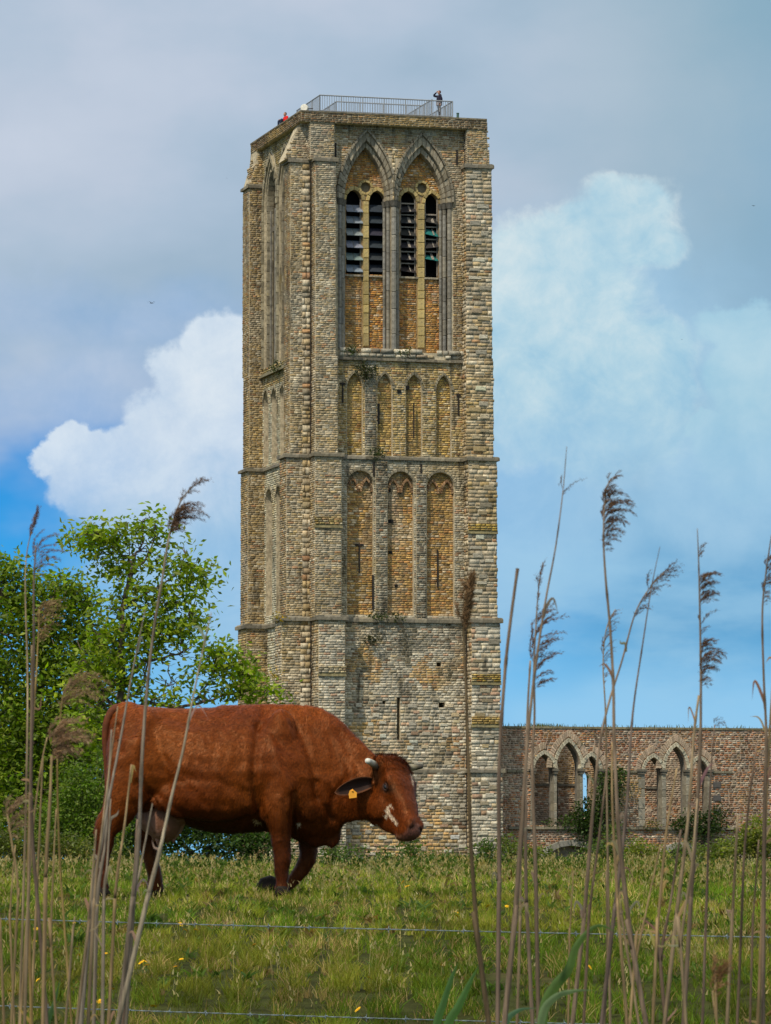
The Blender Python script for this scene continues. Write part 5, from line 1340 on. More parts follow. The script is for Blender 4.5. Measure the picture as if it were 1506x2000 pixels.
# ================================================================== COW
YC0 = 31.7; KC = YC0 / FPX                  # metres per photograph pixel at the cow
_c = at(430, 1750, YC0); COW = Vector((_c.x, YC0, ground(_c.x, YC0)))
CZ = at(430, 1750, YC0).z
def cp(px, py, y=0.0):
    """photograph pixel -> cow space (x to the right, y away, z up), metres"""
    p = at(px, py, YC0 + y); return Vector((p.x - COW.x, y, p.z - CZ))
def loft(rings, closed=True):
    """rings: equal-length vertex loops -> closed surface"""
    n = len(rings[0]); V = [p for r in rings for p in r]; F = []
    for i in range(len(rings) - 1):
        for j in range(n):
            F.append((i*n + j, i*n + (j+1) % n, (i+1)*n + (j+1) % n, (i+1)*n + j))
    k = len(V); V.append(sum((Vector(p) for p in rings[0]), Vector()) / n); V.append(sum((Vector(p) for p in rings[-1]), Vector()) / n)
    for j in range(n): F.append((k, (j+1) % n, j)); m = (len(rings) - 1) * n; F.append((k + 1, m + j, m + (j+1) % n))
    return V, F
def sgnp(v, e): return math.copysign(abs(v) ** e, v)
def ring(c, side, up, a, bu, bd, e=.9, n=28, top_narrow=0.0, bot_narrow=0.0):
    out = []
    for i in range(n):
        t = 2 * math.pi * i / n; cs, sn = math.cos(t), math.sin(t)
        w = a * sgnp(cs, e); h = (bu if sn > 0 else bd) * sgnp(sn, e)
        w *= 1 - (top_narrow * max(0, sn) ** 1.5) - (bot_narrow * max(0, -sn) ** 1.5)
        out.append(c + side * w + up * h)
    return out
def spline(P, n):
    """Catmull-Rom through tuples"""
    P = [np.array(p, float) for p in P]; Q = [2 * P[0] - P[1]] + P + [2 * P[-1] - P[-2]]; out = []
    for i in range(1, len(Q) - 2):
        for k in range(n):
            t = k / n; a, b, c, d = Q[i-1], Q[i], Q[i+1], Q[i+2]
            out.append(.5 * ((2*b) + (-a + c) * t + (2*a - 5*b + 4*c - d) * t*t + (-a + 3*b - 3*c + d) * t**3))
    out.append(P[-1]); return out
cowV, cowF = [], []
def addm(V, F):
    k = len(cowV); cowV.extend([tuple(v) for v in V]); cowF.extend([tuple(i + k for i in f) for f in F])
XS, YS, ZS = Vector((1, 0, 0)), Vector((0, 1, 0)), Vector((0, 0, 1))
# trunk: photo column, top row, bottom row, half width, centre depth
TR = [  # px, top, bottom, half width, y, top narrowing, bottom narrowing
    (212, 1420, 1500, .10, .0, .3, .3), (219, 1398, 1545, .19, .0, .45, .3), (235, 1384, 1572, .255, .0, .52, .3), (262, 1379, 1582, .28, .0, .42, .3), (292, 1381, 1590, .305, .0, .30, .3),
    (325, 1384, 1598, .31, .0, .42, .35), (360, 1385, 1611, .335, .0, .45, .35), (400, 1382, 1623, .36, .0, .50, .38), (445, 1378, 1628, .37, .0, .55, .40), (485, 1376, 1627, .365, .0, .60, .42),
    (520, 1375, 1624, .345, .0, .68, .45), (550, 1374, 1630, .325, .0, .74, .45), (580, 1376, 1640, .30, .0, .78, .45), (608, 1380, 1646, .265, .0, .78, .4), (632, 1388, 1645, .225, -.01, .70, .35), (650, 1397, 1638, .19, -.02, .62, .3)]
rings = []
for r in spline(TR, 3):
    px, t, b, hw, y, tn, bn = r; ct, cb = cp(px, t), cp(px, b); c = (ct + cb) / 2; c.y = y; h = (ct.z - cb.z) / 2
    c2 = c + ZS * h * -.05
    rings.append(ring(c2, YS, ZS, hw, h * 1.05, h * .95, .88, 32, tn, bn))
addm(*loft(rings))
# neck: from the shoulder to the poll, turning towards the camera
NK = [  # top px,py ; bottom px,py ; half width ; y
    (598, 1376, 612, 1648, .25, .0), (628, 1385, 634, 1646, .215, -.01), (655, 1399, 655, 1633, .18, -.04), (680, 1421, 672, 1610, .155, -.08), (703, 1444, 692, 1602, .14, -.13), (722, 1466, 711, 1602, .125, -.17), (738, 1478, 724, 1598, .10, -.20)]
rings = []
for r in spline(NK, 3):
    tx, ty, bx, by, hw, y = r; ct, cb = cp(tx, ty, y), cp(bx, by, y); c = (ct + cb) / 2; up = (ct - cb); h = up.length / 2; up.normalize()
    fw_ = Vector((1, -.35 if tx > 650 else -.1, -.3)).normalized(); side = up.cross(fw_).normalized()
    rings.append(ring(c, side, up, hw, h, h, .92, 28, .45, .35))
addm(*loft(rings))
# head in its own axes: N along the nose, S to the animal's right, Q out of the forehead
POLL = cp(766, 1489, -.20); MUZ = cp(811, 1632, -.54)
HN = (MUZ - POLL).normalized(); HL = (MUZ - POLL).length
# the face looks to the right and towards the viewer; find Q normal to N
Q0 = Vector((.64, -.55, .535)); HQ = (Q0 - HN * Q0.dot(HN)).normalized(); HS = HN.cross(HQ).normalized()
if HS.x > 0: HS = -HS            # HS points to the near-left ear
print('head len', HL, 'N', HN, 'Q', HQ, 'S', HS)
HD = [  # along, centre offset towards Q, half width, depth up (Q), depth down, exponent, narrowing
    (-.035, -.03, .055, .03, .08, .9, .1, .1), (-.01, -.01, .088, .05, .16, .85, .1, .2), (.04, .0, .104, .068, .25, .82, .0, .3), (.10, .0, .110, .07, .30, .80, -.02, .40), (.16, .0, .116, .07, .325, .8, .0, .52), (.21, .0, .116, .07, .33, .8, .08, .58), (.27, .0, .098, .066, .315, .82, .22, .60),
    (.33, .0, .080, .062, .27, .84, .25, .52), (.39, .0, .070, .057, .225, .86, .22, .42), (.44, .0, .066, .052, .18, .86, .15, .30), (.485, .0, .070, .050, .147, .82, .05, .22), (.525, -.004, .069, .044, .118, .82, .05, .2), (.555, -.012, .056, .032, .08, .85, .05, .15), (.568, -.018, .032, .018, .045, .9, 0, 0)]
SC = HL / .575
rings = []
for r in spline(HD, 3):
    l, o, a, bu, bd, e, tn, bn = r
    rings.append(ring(POLL + HN * l * SC + HQ * o * SC, HS, HQ, a * SC, bu * SC, bd * SC, e, 26, tn, bn))
addm(*loft(rings))
def hp(l, s_, q): return POLL + (HN * l + HS * s_ + HQ * q) * SC
def ell(c, ax, ay, az_, ra, rb, rc, n=14, m=9):
    V = []; F = []
    for i in range(m):
        t = math.pi * (i + .5) / m
        for j in range(n):
            p = 2 * math.pi * j / n; V.append(c + ax * ra * math.cos(t) + (ay * rb * math.cos(p) + az_ * rc * math.sin(p)) * math.sin(t))
    k = len(V); V += [c + ax * ra, c - ax * ra]
    for i in range(m - 1):
        for j in range(n): F.append((i*n + j, (i+1)*n + j, (i+1)*n + (j+1) % n, i*n + (j+1) % n))
    for j in range(n): F.append((k, j, (j+1) % n)); F.append((k + 1, (m-1)*n + (j+1) % n, (m-1)*n + j))
    addm(V, F)
# poll tuft, brow ridges, cheeks, nostril wings, chin
ell(hp(.0, 0, .01), HS, HN, HQ, .082 * SC, .035 * SC, .05 * SC)
for sg in (-1, 1):
    ell(hp(.175, sg * .092, .012), HN, HS, HQ, .055 * SC, .034 * SC, .034 * SC)        # brow
    ell(hp(.23, sg * .066, -.15), HN, HS, HQ, .11 * SC, .048 * SC, .12 * SC)         # cheek
    ell(hp(.505, sg * .042, .02), HN, HS, HQ, .042 * SC, .03 * SC, .035 * SC)        # nostril wing
    ell(hp(.30, sg * .045, .035), HN, HS, HQ, .12 * SC, .022 * SC, .02 * SC)
    ell(hp(-.0, sg * .085, -.01), HN, HS, HQ, .04 * SC, .05 * SC, .04 * SC)         # horn base
ell(hp(.495, 0, -.105), HN, HS, HQ, .05 * SC, .05 * SC, .035 * SC)
def limb_loft(pts, e=1.0, n=18, k=3):
    """pts: px, py, y, half width (x), half depth (y)"""
    S = spline(pts, k); C_ = [cp(r[0], r[1], r[2]) for r in S]; rings = []
    for i, r in enumerate(S):
        t = (C_[min(i + 1, len(C_) - 1)] - C_[max(i - 1, 0)]).normalized()
        sd = YS; fx_ = sd.cross(t).normalized(); sd = t.cross(fx_).normalized()
        rings.append([C_[i] + fx_ * r[3] * math.cos(2 * math.pi * j / n) + sd * r[4] * math.sin(2 * math.pi * j / n) for j in range(n)])
    addm(*loft(rings))
u = KC
# near front leg (straight, weight on it)
limb_loft([(548, 1480, -.20, .20, .10), (545, 1530, -.22, .175, .115), (541, 1580, -.235, .125, .10), (547, 1615, -.225, .085, .082), (550, 1645, -.22, .068, .066), (551, 1668, -.22, .062, .060), (551, 1682, -.22, .062, .062), (550, 1700, -.22, .048, .05), (550, 1722, -.22, .042, .044), (550, 1734, -.22, .05, .05), (550, 1741, -.22, .052, .05)])
# far front leg, lifted and folded back
limb_loft([(585, 1560, .18, .14, .10), (596, 1610, .20, .095, .085), (600, 1640, .21, .072, .07), (602, 1662, .21, .064, .066), (598, 1682, .21, .058, .062), (586, 1703, .20, .046, .05), (570, 1722, .18, .040, .044), (556, 1734, .16, .042, .046), (542, 1735, .14, .044, .05)])
# near hind leg
limb_loft([(264, 1450, -.17, .19, .12), (258, 1500, -.20, .178, .12), (248, 1545, -.215, .165, .11), (229, 1585, -.22, .122, .085), (215, 1606, -.22, .098, .064), (206, 1622, -.22, .076, .052), (205, 1645, -.22, .062, .046), (200, 1682, -.22, .047, .042), (196, 1712, -.22, .044, .042), (196, 1730, -.22, .052, .05), (199, 1740, -.22, .055, .05)])
# far hind leg
limb_loft([(300, 1500, .14, .18, .11), (300, 1550, .17, .15, .10), (296, 1590, .18, .105, .085), (290, 1615, .18, .085, .07), (287, 1635, .18, .075, .058), (293, 1665, .18, .055, .05), (299, 1695, .18, .046, .046), (303, 1715, .18, .046, .046), (303, 1730, .18, .054, .05), (304, 1741, .18, .056, .05)])
# hip bones, pin bones, shoulder blade, brisket, thigh, flank fold

ell(cp(231, 1420, -.10), XS, YS, ZS, .06, .05, .08); ell(cp(231, 1420, .10), XS, YS, ZS, .06, .05, .08)
for sg in (-1, 1):
    ell(cp(548, 1455, sg * .17), ZS, XS, YS, .26, .13, .085)
    ell(cp(535, 1530, sg * .22), (ZS + XS * .3).normalized(), (XS - ZS * .3).normalized(), YS, .17, .14, .08)
    ell(cp(600, 1560, sg * .15), ZS, XS, YS, .17, .12, .09)
    ell(cp(262, 1500, sg * .19), ZS, XS, YS, .24, .19, .10)
    ell(cp(420, 1545, sg * .20), XS, ZS, YS, .42, .22, .165)
ell(cp(620, 1622, 0), XS, YS, ZS, .13, .10, .12); ell(cp(648, 1628, -.02), XS, YS, ZS, .07, .045, .10)
ell(cp(330, 1575, -.22), (XS - ZS * .5).normalized(), ZS, YS, .14, .06, .05)
# tail head
limb_loft([(262, 1390, 0, .05, .05), (244, 1384, 0, .05, .05), (228, 1386, 0, .042, .042), (218, 1396, 0, .036, .036)])

me = bpy.data.meshes.new('body'); me.from_pydata(cowV, [], cowF); me.update()
cow = empty('cow', tuple(COW)); tag(cow, 'reddish brown horned cow walking right across the pasture with a front leg folded back', 'cow')
body = bpy.data.objects.new('body', me); C.objects.link(body)
VOX = .0105
md = body.modifiers.new('r', 'REMESH'); md.mode = 'VOXEL'; md.voxel_size = VOX; md.use_smooth_shade = True
sm_ = body.modifiers.new('s', 'SMOOTH'); sm_.factor = .6; sm_.iterations = 9
dg = bpy.context.evaluated_depsgraph_get(); me2 = bpy.data.meshes.new_from_object(body.evaluated_get(dg)); body.modifiers.clear(); body.data = me2
me2.name = 'body'; n = len(me2.vertices); co = np.empty(n * 3, np.float32); me2.vertices.foreach_get('co', co); co = co.reshape(-1, 3).astype(float)
no = np.empty(n * 3, np.float32); me2.vertices.foreach_get('normal', no); no = no.reshape(-1, 3).astype(float)
print('cow verts', n)
# ---- sculpting: relief at photograph positions (only on the side facing the viewer unless both)
def P2(px, py): p = cp(px, py); return p.x, p.z
pxs = 430 + (co[:, 0]) / KC; pys = 1750 - co[:, 2] / KC                # approximate photograph coordinates
near = np.clip(-no[:, 1] * 1.6, 0, 1)
D = np.zeros(n)
hx_, hy_ = pxs, pys
onhead = np.array([(Vector(c) - POLL).dot(HN) for c in co]); 
hl = ((co - np.array(POLL)) @ np.array(HN)) / SC; hs = ((co - np.array(POLL)) @ np.array(HS)) / SC; hq = ((co - np.array(POLL)) @ np.array(HQ)) / SC
head_m = (hl > -.05) & (hl < .62) & (np.abs(hs) < .16) & (hq > -.34) & (hq < .12) & (co[:, 1] < -.05)
bodym = ~head_m
def stroke(pts, w, d, m=None, nearonly=True):
    """groove (d<0) or ridge (d>0) along a polyline in photograph pixels"""
    global D
    best = np.full(n, 1e9)
    for (x1, y1), (x2, y2) in zip(pts, pts[1:]):
        vx, vy = x2 - x1, y2 - y1; t = np.clip(((pxs - x1) * vx + (pys - y1) * vy) / (vx * vx + vy * vy), 0, 1)
        best = np.minimum(best, np.hypot(pxs - x1 - vx * t, pys - y1 - vy * t))
    a = d * np.exp(-(best / w) ** 2) * (near if nearonly else 1)
    D += a * (bodym if m is None else m)
stroke([(505, 1420), (500, 1470), (498, 1530), (507, 1585)], 9, -.014)            # behind the shoulder
stroke([(515, 1395), (505, 1420)], 10, -.012)
stroke([(560, 1395), (590, 1440), (612, 1500), (618, 1560)], 9, -.011)           # shoulder to neck
stroke([(528, 1440), (548, 1500), (566, 1545)], 8, .009)                         # point of the blade
stroke([(575, 1550), (572, 1590), (572, 1630)], 6, -.012)
stroke([(300, 1425), (318, 1470), (330, 1530)], 16, -.020)                       # flank hollow
stroke([(330, 1400), (370, 1412)], 16, -.012)
stroke([(292, 1400), (272, 1450), (268, 1520)], 9, .008)
stroke([(232, 1420), (240, 1470)], 9, -.010)
stroke([(282, 1530), (300, 1560), (318, 1590)], 7, -.012)
for i, x in enumerate(range(372, 500, 19)):                                         # ribs
    stroke([(x + 8 + random.uniform(-3, 3), 1455), (x - 2, 1505), (x + 4, 1550)], 6, random.uniform(.0006, .0022))
stroke([(640, 1440), (668, 1500), (672, 1560)], 9, -.007); stroke([(662, 1435), (695, 1490), (700, 1540)], 9, -.006)
stroke([(650, 1600), (625, 1570), (620, 1530)], 8, -.010); stroke([(676, 1520), (650, 1560), (640, 1610)], 7, -.007)
stroke([(522, 1600), (528, 1640)], 5, -.008); stroke([(548, 1560), (548, 1640)], 6, .006)

stroke([(226, 1600), (212, 1650), (206, 1700)], 4, -.006)                        # hock tendon
# broad soft unevenness of muscle and coat
nn1 = np.array([noise.noise(Vector(c) * 5.5) * .6 + noise.noise(Vector(c) * 12) * .4 for c in co])
nn2 = np.array([noise.noise(Vector((c[0] * 7, c[1] * 7, c[2] * 3.2)) + Vector((9, 2, 1))) for c in co]); nn3 = np.array([1 - abs(noise.noise(Vector((c[0] * 9 + c[2] * 5, c[1] * 9, c[2] * 6)) + Vector((1, 7, 1)))) * 2 for c in co])
D *= 1.9
D += (nn1 * .0105 + nn2 * .010 + nn3 * .006) * np.where(head_m, .35, 1)
co2 = co + no * D[:, None]
# head relief
def hbump(l, s_, q, rl, rs, rq, d, both=True):
    a = np.zeros(n)
    for sg in ((-1, 1) if both else (1,)):
        a += np.exp(-(((hl - l) / rl) ** 2 + ((hs - sg * s_) / rs) ** 2 + ((hq - q) / rq) ** 2))
    return a * d * head_m
H = hbump(.208, .115, -.022, .028, .03, .024, -.013)           # eye socket
H += hbump(.165, .105, .03, .03, .03, .03, .006)
H += hbump(.235, .112, -.05, .03, .03, .014, .004)
H += hbump(.53, .040, .026, .016, .015, .016, -.026)          # nostril
H += hbump(.47, .06, -.075, .06, .02, .007, -.007)             # mouth line
H += hbump(.42, .062, -.095, .08, .02, .007, -.007)
H += hbump(.32, .085, -.05, .07, .03, .04, -.009) + hbump(.30, .08, -.19, .03, .04, .10, -.006) + hbump(.10, .1, -.16, .03, .05, .14, -.010)              # hollow of the cheek
H += hbump(.24, .0, .09, .10, .03, .03, -.004, False)
wr = np.sin((hl * 1.0 + hs * .5 * np.sign(hs)) * 150) * np.exp(-((hl - .12) / .09) ** 2) * np.clip((hq + .02) * 12, 0, 1) * .0018 * head_m
co2 += no * ((H + wr) * SC)[:, None]
me2.vertices.foreach_set('co', co2.astype(np.float32).ravel()); me2.update()
# ---- coat colour: a red brown hide with its own patches; shade below and light on top painted in
col = np.tile(np.array([.140, .029, .0036]), (n, 1))
v1 = np.array([noise.noise(Vector(c) * 2.4 + Vector((3, 1, 0))) for c in co]); v2 = np.array([noise.noise(Vector((c[0] * 16, c[1] * 16, c[2] * 42)) ) for c in co])
col *= (1 + .35 * v1 + .22 * v2)[:, None]
col[:, 1] *= 1 + .18 * v1
leg = np.clip((pys - 1580) / 60, 0, 1) * bodym; col = col * (1 - leg[:, None] * .5); chest_shade = np.clip(1 - np.hypot((pxs - 590) / 75, (pys - 1590) / 70), 0, 1) * bodym; col = col * (1 - .45 * chest_shade[:, None])  # darker legs and chest: shade painted into the coat
belly_shade = (np.clip((pys - 1560) / 50, 0, 1) * (pys < 1640) * (pxs > 300) * (pxs < 520))[:, None]; col = col * (1 - .6 * belly_shade)  # underside shade painted into the coat colour
dorsal_light = np.clip((1420 - pys) / 45, 0, 1)[:, None] * bodym[:, None]; col = col * (1 + .55 * dorsal_light)  # brighter coat along the back paints in the light from above
headc = head_m[:, None]; col = np.where(headc, col * np.array([.95, .95, 1.1]), col)
def patch(x, y, rx_, ry_, ang, c, soft=.35, m=None, amp=.35):
    ca, sa = math.cos(ang), math.sin(ang); dx, dy = pxs - x, pys - y
    X, Y = dx * ca + dy * sa, -dx * sa + dy * ca
    nz_ = np.array([noise.noise(Vector((a * .16, b * .16, 4))) for a, b in zip(pxs, pys)])
    d = np.hypot(X / rx_, Y / ry_) + nz_ * amp * 2; k = np.clip((1 + soft / 2 - d) / soft, 0, 1) * (near > .05)
    if m is not None: k = k * m
    global col; col = col * (1 - k[:, None]) + np.array(c) * k[:, None]
WHT = (.62, .50, .36)
patch(756, 1586, 4.2, 10, .35, WHT, m=head_m, amp=.8); patch(764, 1598, 3.6, 14, -.62, WHT, m=head_m, amp=.8); patch(739, 1618, 2.2, 11, -.7, (.5, .40, .26), m=head_m)
patch(503, 1605, 8, 3, .4, (.52, .38, .20)); patch(583, 1611, 5.5, 3, .1, (.60, .50, .36)); patch(803, 1525, 1.8, 13, -.2, (.5, .38, .28), m=head_m)
patch(812, 1622, 18, 12, .3, (.22, .095, .07), m=head_m, amp=.1); patch(795, 1636, 26, 5, .1, (.26, .12, .07), m=head_m, amp=.1)
patch(756, 1541, 15, 10, .2, (.035, .012, .004), m=head_m, amp=.15, soft=.9); patch(735, 1512, 12, 22, .1, (.10, .03, .008), m=head_m, soft=.9)
nose = np.clip((hl - .535) / .02, 0, 1)[:, None] * head_m[:, None]; col = col * (1 - nose) + np.array((.20, .085, .065)) * nose
nst = np.exp(-(((hl - .53) / .018) ** 2 + ((np.abs(hs) - .042) / .017) ** 2 + ((hq - .026) / .02) ** 2))[:, None] * head_m[:, None]; nst = np.clip(nst * 1.6, 0, 1); col = col * (1 - nst) + np.array((.012, .006, .005)) * nst
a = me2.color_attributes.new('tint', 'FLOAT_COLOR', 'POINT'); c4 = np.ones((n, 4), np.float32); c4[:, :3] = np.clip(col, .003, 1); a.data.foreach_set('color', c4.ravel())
def coat_extra(B, c, t):
    mp = B.n('ShaderNodeMapping'); B.setin(mp.inputs['Vector'], t); mp.inputs['Rotation'].default_value = (0, .5, 0); mp.inputs['Scale'].default_value = (26, 60, 110)
    k = B.ss(B.noise(mp.outputs[0], 1.0, 6, .7), .3, .72, .72, 1.28)
    return B.mix(1.0, c, B.xyz(k, k, k), 'MULTIPLY')
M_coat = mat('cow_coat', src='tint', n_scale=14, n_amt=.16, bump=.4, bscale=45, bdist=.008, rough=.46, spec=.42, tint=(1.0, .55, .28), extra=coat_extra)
me2.materials.clear(); me2.materials.append(M_coat); me2.polygons.foreach_set('use_smooth', np.ones(len(me2.polygons), bool))
body.parent = cow; body.location = (0, 0, 0)
# cow space z=0 is the photo's row 1750: settle on the ground
cow.location.z = CZ
OFF = Vector((COW.x, YC0, CZ))
# ---- short hairs laid along the coat
fcs = np.empty(len(me2.polygons) * 3, np.float32); me2.polygons.foreach_get('center', fcs); fcs = fcs.reshape(-1, 3).astype(float)
fn = np.empty(len(me2.polygons) * 3, np.float32); me2.polygons.foreach_get('normal', fn); fn = fn.reshape(-1, 3).astype(float)
first = np.array([p.vertices[0] for p in me2.polygons]); 
NH = 150000
idx = RNG.integers(0, len(fcs), int(NH * 1.6)); idx = idx[(fn[idx, 1] < .35)][:NH]
hP = fcs[idx] + RNG.normal(0, VOX * .35, (len(idx), 3)); hN = fn[idx]; hP = hP - hN * .001
hc = col[first[idx]]
fl_ = np.stack([-.55 + .4 * np.sin(hP[:, 0] * 3), np.zeros(len(idx)), -.9 + 0 * hP[:, 0]], 1)
isn = np.isin(idx, np.nonzero(head_m[first])[0]); fl_[isn] = np.array(HN) * 1.0 + np.array(HS) * .2
fl_ += RNG.normal(0, .25, fl_.shape); fl_ -= (fl_ * hN).sum(1)[:, None] * hN; fl_ /= np.linalg.norm(fl_, axis=1)[:, None] + 1e-6
Ln = RNG.uniform(.012, .028, len(idx))[:, None]
poll_ = (isn & (hl[first[idx]] < .10) & (hq[first[idx]] > -.06)); Ln[poll_] *= 1.9
sd_ = np.cross(hN, fl_) * .0016
tipp = hP + fl_ * Ln + hN * Ln * np.where(poll_, .45, .22)[:, None]
Vh = np.stack([hP - sd_, hP + sd_, tipp], 1).reshape(-1, 3); Fh = np.arange(len(Vh)).reshape(-1, 3)
hcol = np.repeat(np.clip(hc * RNG.uniform(.5, 1.6, (len(idx), 1)), .003, 1), 3, 0)
M_hair = mat('coat_hair', src='tint', n_amt=0, bump=0, rough=.5, spec=.35, tint=(1.0, .55, .28))
ho = obj('coat_hair', mesh('coat_hair', Vh, Fh, M_hair, hcol), cow, OFF); ho['kind'] = 'stuff'
def csub(name, m_, mt, smooth=True): return m_.build(name, mt, cow, smooth, loc=OFF)
# ---- ears
def ear(base, tip, up_, w, name, cup=.35, dark=True, lab_=None):
    ax = (tip - base); L = ax.length; ax.normalize(); sd = up_.normalized(); nr = ax.cross(sd).normalized()
    if nr.y > 0: nr = -nr
    m = MB(); rows = []
    for i in range(13):
        t = i / 12; ww = w * math.sin(math.pi * min(1, (t * .86 + .14))) ** .62 * (1 if t < .96 else .75)
        r = []
        for j in range(9):
            q = (j / 8 - .5) * 2; p = base + ax * L * t + sd * ww * q + nr * (-.04 * (1 - q * q) * (1 - t * .5) - 0.0) * (ww / w + .1) - ZS * (.10 * L * t * t)
            r.append(p)
        rows.append(r)
    V = []; Cc_ = []
    for side_ in (0, 1):
        for i, r in enumerate(rows):
            for j, p in enumerate(r):
                q = abs(j / 8 - .5) * 2
                V.append(p - nr * (.006 if side_ == 0 else -.006) * (1 - q * .6)); 
                if side_ == 1: e_ = max(0, 1 - (1 - q) * 5, (i / 12 - .88) * 8); e_ = min(1, e_); Cc_.append(tuple(np.array((.022, .008, .004)) * (1 - e_) + np.array((.30, .105, .04)) * e_))
                else: Cc_.append((.15, .038, .008))
    F = []; K = 13 * 9
    for i in range(12):
        for j in range(8):
            a_ = i * 9 + j; F.append((a_, a_ + 1, a_ + 10, a_ + 9)); F.append((K + a_, K + a_ + 9, K + a_ + 10, K + a_ + 1))
    for i in range(12): F += [(i*9, (i+1)*9, K + (i+1)*9, K + i*9), (i*9 + 8, K + i*9 + 8, K + (i+1)*9 + 8, (i+1)*9 + 8)]
    for j in range(8): F += [(12*9 + j, 12*9 + j + 1, K + 12*9 + j + 1, K + 12*9 + j), (j, K + j, K + j + 1, j + 1)]
    m.add(V, F); m.c = Cc_; return csub(name, m, M_earm)
M_earm = mat('ear_hide', src='tint', n_scale=30, n_amt=.25, bump=.3, bscale=150, bdist=.004, rough=.75)
eb = hp(.095, .098, -.10); eb.y -= .045; eb = Vector((cp(722, 1529, eb.y).x, eb.y, cp(722, 1529, eb.y).z))
et = cp(653, 1540, eb.y - .10)
ear(eb + Vector((.02, 0, 0)), et, Vector((.12, .0, 1)), .062, 'ear')
eb2 = cp(790, 1521, hp(.075, -.098, -.05).y); et2 = cp(806, 1517, eb2.y + .12)
ear(eb2, et2, Vector((0, .3, 1)), .05, 'ear')
# fringe of hair along the near ear rim
# ear tag
tg = MB(); tc_ = cp(688.5, 1551, eb.y - .085); w_ = .033
pts_ = [(-w_ * .85, .0), (-w_ * .62, w_ * .75), (-.0, w_ * 1.15), (w_ * .35, w_ * .8), (w_ * .95, w_ * .35), (w_ * .9, -w_ * .75), (-w_ * .7, -w_ * .95)]
Vt = [tc_ + Vector((x, 0, z)) for x, z in pts_] + [tc_ + Vector((x, .005, z)) for x, z in pts_]; k_ = len(pts_)
tg.add(Vt, [tuple(range(k_))[::-1], tuple(range(k_, 2 * k_))] + [(i, (i+1) % k_, k_ + (i+1) % k_, k_ + i) for i in range(k_)])
M_tag = mat('orange_tag', (.80, .36, .035), n_amt=.12, bump=0, rough=.5); o = csub('ear_tag', tg, M_tag, False); o['label'] = 'orange plastic ear tag'
st_ = MB(); st_.tube([tc_ + Vector((.0, -.008, w_ * .7)), tc_ + Vector((0, .0, w_ * .7))], .006, 8); csub('tag_stud', st_, M_tag)
# ---- horns
M_horn = mat('horn', src='tint', n_scale=20, n_amt=.2, bump=.5, bscale=60, bdist=.004, rough=.45)
def horn(pts, r0, r1, cols, name='horn'):
    S = spline([tuple(p) for p in pts], 5); m = MB(); N = len(S); V = [Vector(p) for p in S]
    m.tube(V, [(r0 + (r1 - r0) * (i / (N - 1)) ** .8) * (1 + .05 * math.sin(i * 2.1)) for i in range(N)], 14)
    m.c = []
    for i in range(N):
        t = i / (N - 1) * (len(cols) - 1); a_ = int(min(t, len(cols) - 2)); c_ = mixc(cols[a_], cols[a_ + 1], t - a_); m.c += [c_] * 14
    return csub(name, m, M_horn)
hy = hp(0, .085, 0).y
horn([cp(736, 1497, hy + .0), cp(729, 1492, hy - .05), cp(722, 1488, hy - .11), cp(718, 1486, hy - .17)], .030, .020, [(.12, .07, .04), (.18, .17, .13), (.55, .55, .46), (.62, .62, .54)])
hy2 = hp(0, -.085, 0).y
horn([cp(782, 1498, hy2 + .02), cp(795, 1499, hy2 + .04), cp(808, 1499, hy2 + .07), cp(817, 1498, hy2 + .08), cp(825, 1497, hy2 + .09)], .034, .015, [(.24, .10, .06), (.34, .30, .20), (.22, .19, .12), (.07, .06, .04), (.04, .035, .03)])
# ---- eye
M_eye = mat('eye', (.006, .005, .005), n_amt=0, bump=0, rough=.08, spec=.8)
def surf(px, py, y0=-.9):
    """first point of the body seen behind a photograph pixel (cow space)"""
    r = ray(px, py); return None
for sg in (1, -1):
    m = MB(); c_ = hp(.208, sg * .104, -.020); k0 = len(cowV)
    V0, F0 = len(cowV), len(cowF); ell(c_, HN, HS, HQ, .026 * SC, .019 * SC, .021 * SC, 12, 8)
    m.add(cowV[V0:], [tuple(i - V0 for i in f) for f in cowF[F0:]]); csub('eye', m, M_eye)
    for (dq, rr, off) in ((.017, .006, .0), (-.016, .0055, .004)):
        l_ = MB(); P_ = [hp(.208 + .027 * math.cos(a_) , sg * (.108 + .010 * math.sin(a_) ), -.020 + dq * math.sin(a_)) for a_ in [i * math.pi / 8 for i in range(9)]]
        l_.tube(P_, [.002] + [rr * SC] * 7 + [.002], 8); l_.c = [(.035, .012, .006)] * len(l_.v); csub('eyelid', l_, M_earm)
# ---- hooves
M_hoof = mat('hoof', (.018, .013, .010), n_scale=20, n_amt=.3, bump=.3, rough=.7, spec=.15)
def hoof(px, py, y, dirx=1, tilt=0.0, s_=1.0):
    for k_, dy in enumerate((-.028, .028)):
        m = MB(); c_ = cp(px, py, y + dy * s_); R_ = Matrix.Rotation(tilt, 3, 'Y')
        prof = [(-.045, .055, .0), (.035, .06, 0), (.075, .0, 0), (-.05, .0, 0)]
        rows = []
        for zz, xa, xb, hw in ((.06, -.036, .036, .022), (.045, -.042, .048, .027), (.02, -.046, .066, .029), (-.012, -.048, .082, .030)):
            rows.append([c_ + R_ @ Vector((((xa + xb) / 2 + (xb - xa) / 2 * math.cos(t)) * dirx * s_, hw * math.sin(t) * s_, zz * s_)) for t in [2 * math.pi * i / 12 for i in range(12)]])
        V, F = loft(rows); m.add(V, F); csub('hoof', m, M_hoof)
hoof(549, 1747, -.22); hoof(197, 1747, -.22); hoof(302, 1747, .18)
m = MB(); m.tube([cp(540, 1728, .13), cp(530, 1727, .12), cp(521, 1731, .11), cp(514, 1740, .10), cp(511, 1748, .10)], [.05, .066, .074, .062, .03], 14); m.c = [(.03, .02, .015)] * len(m.v); csub('hoof', m, M_hoof)
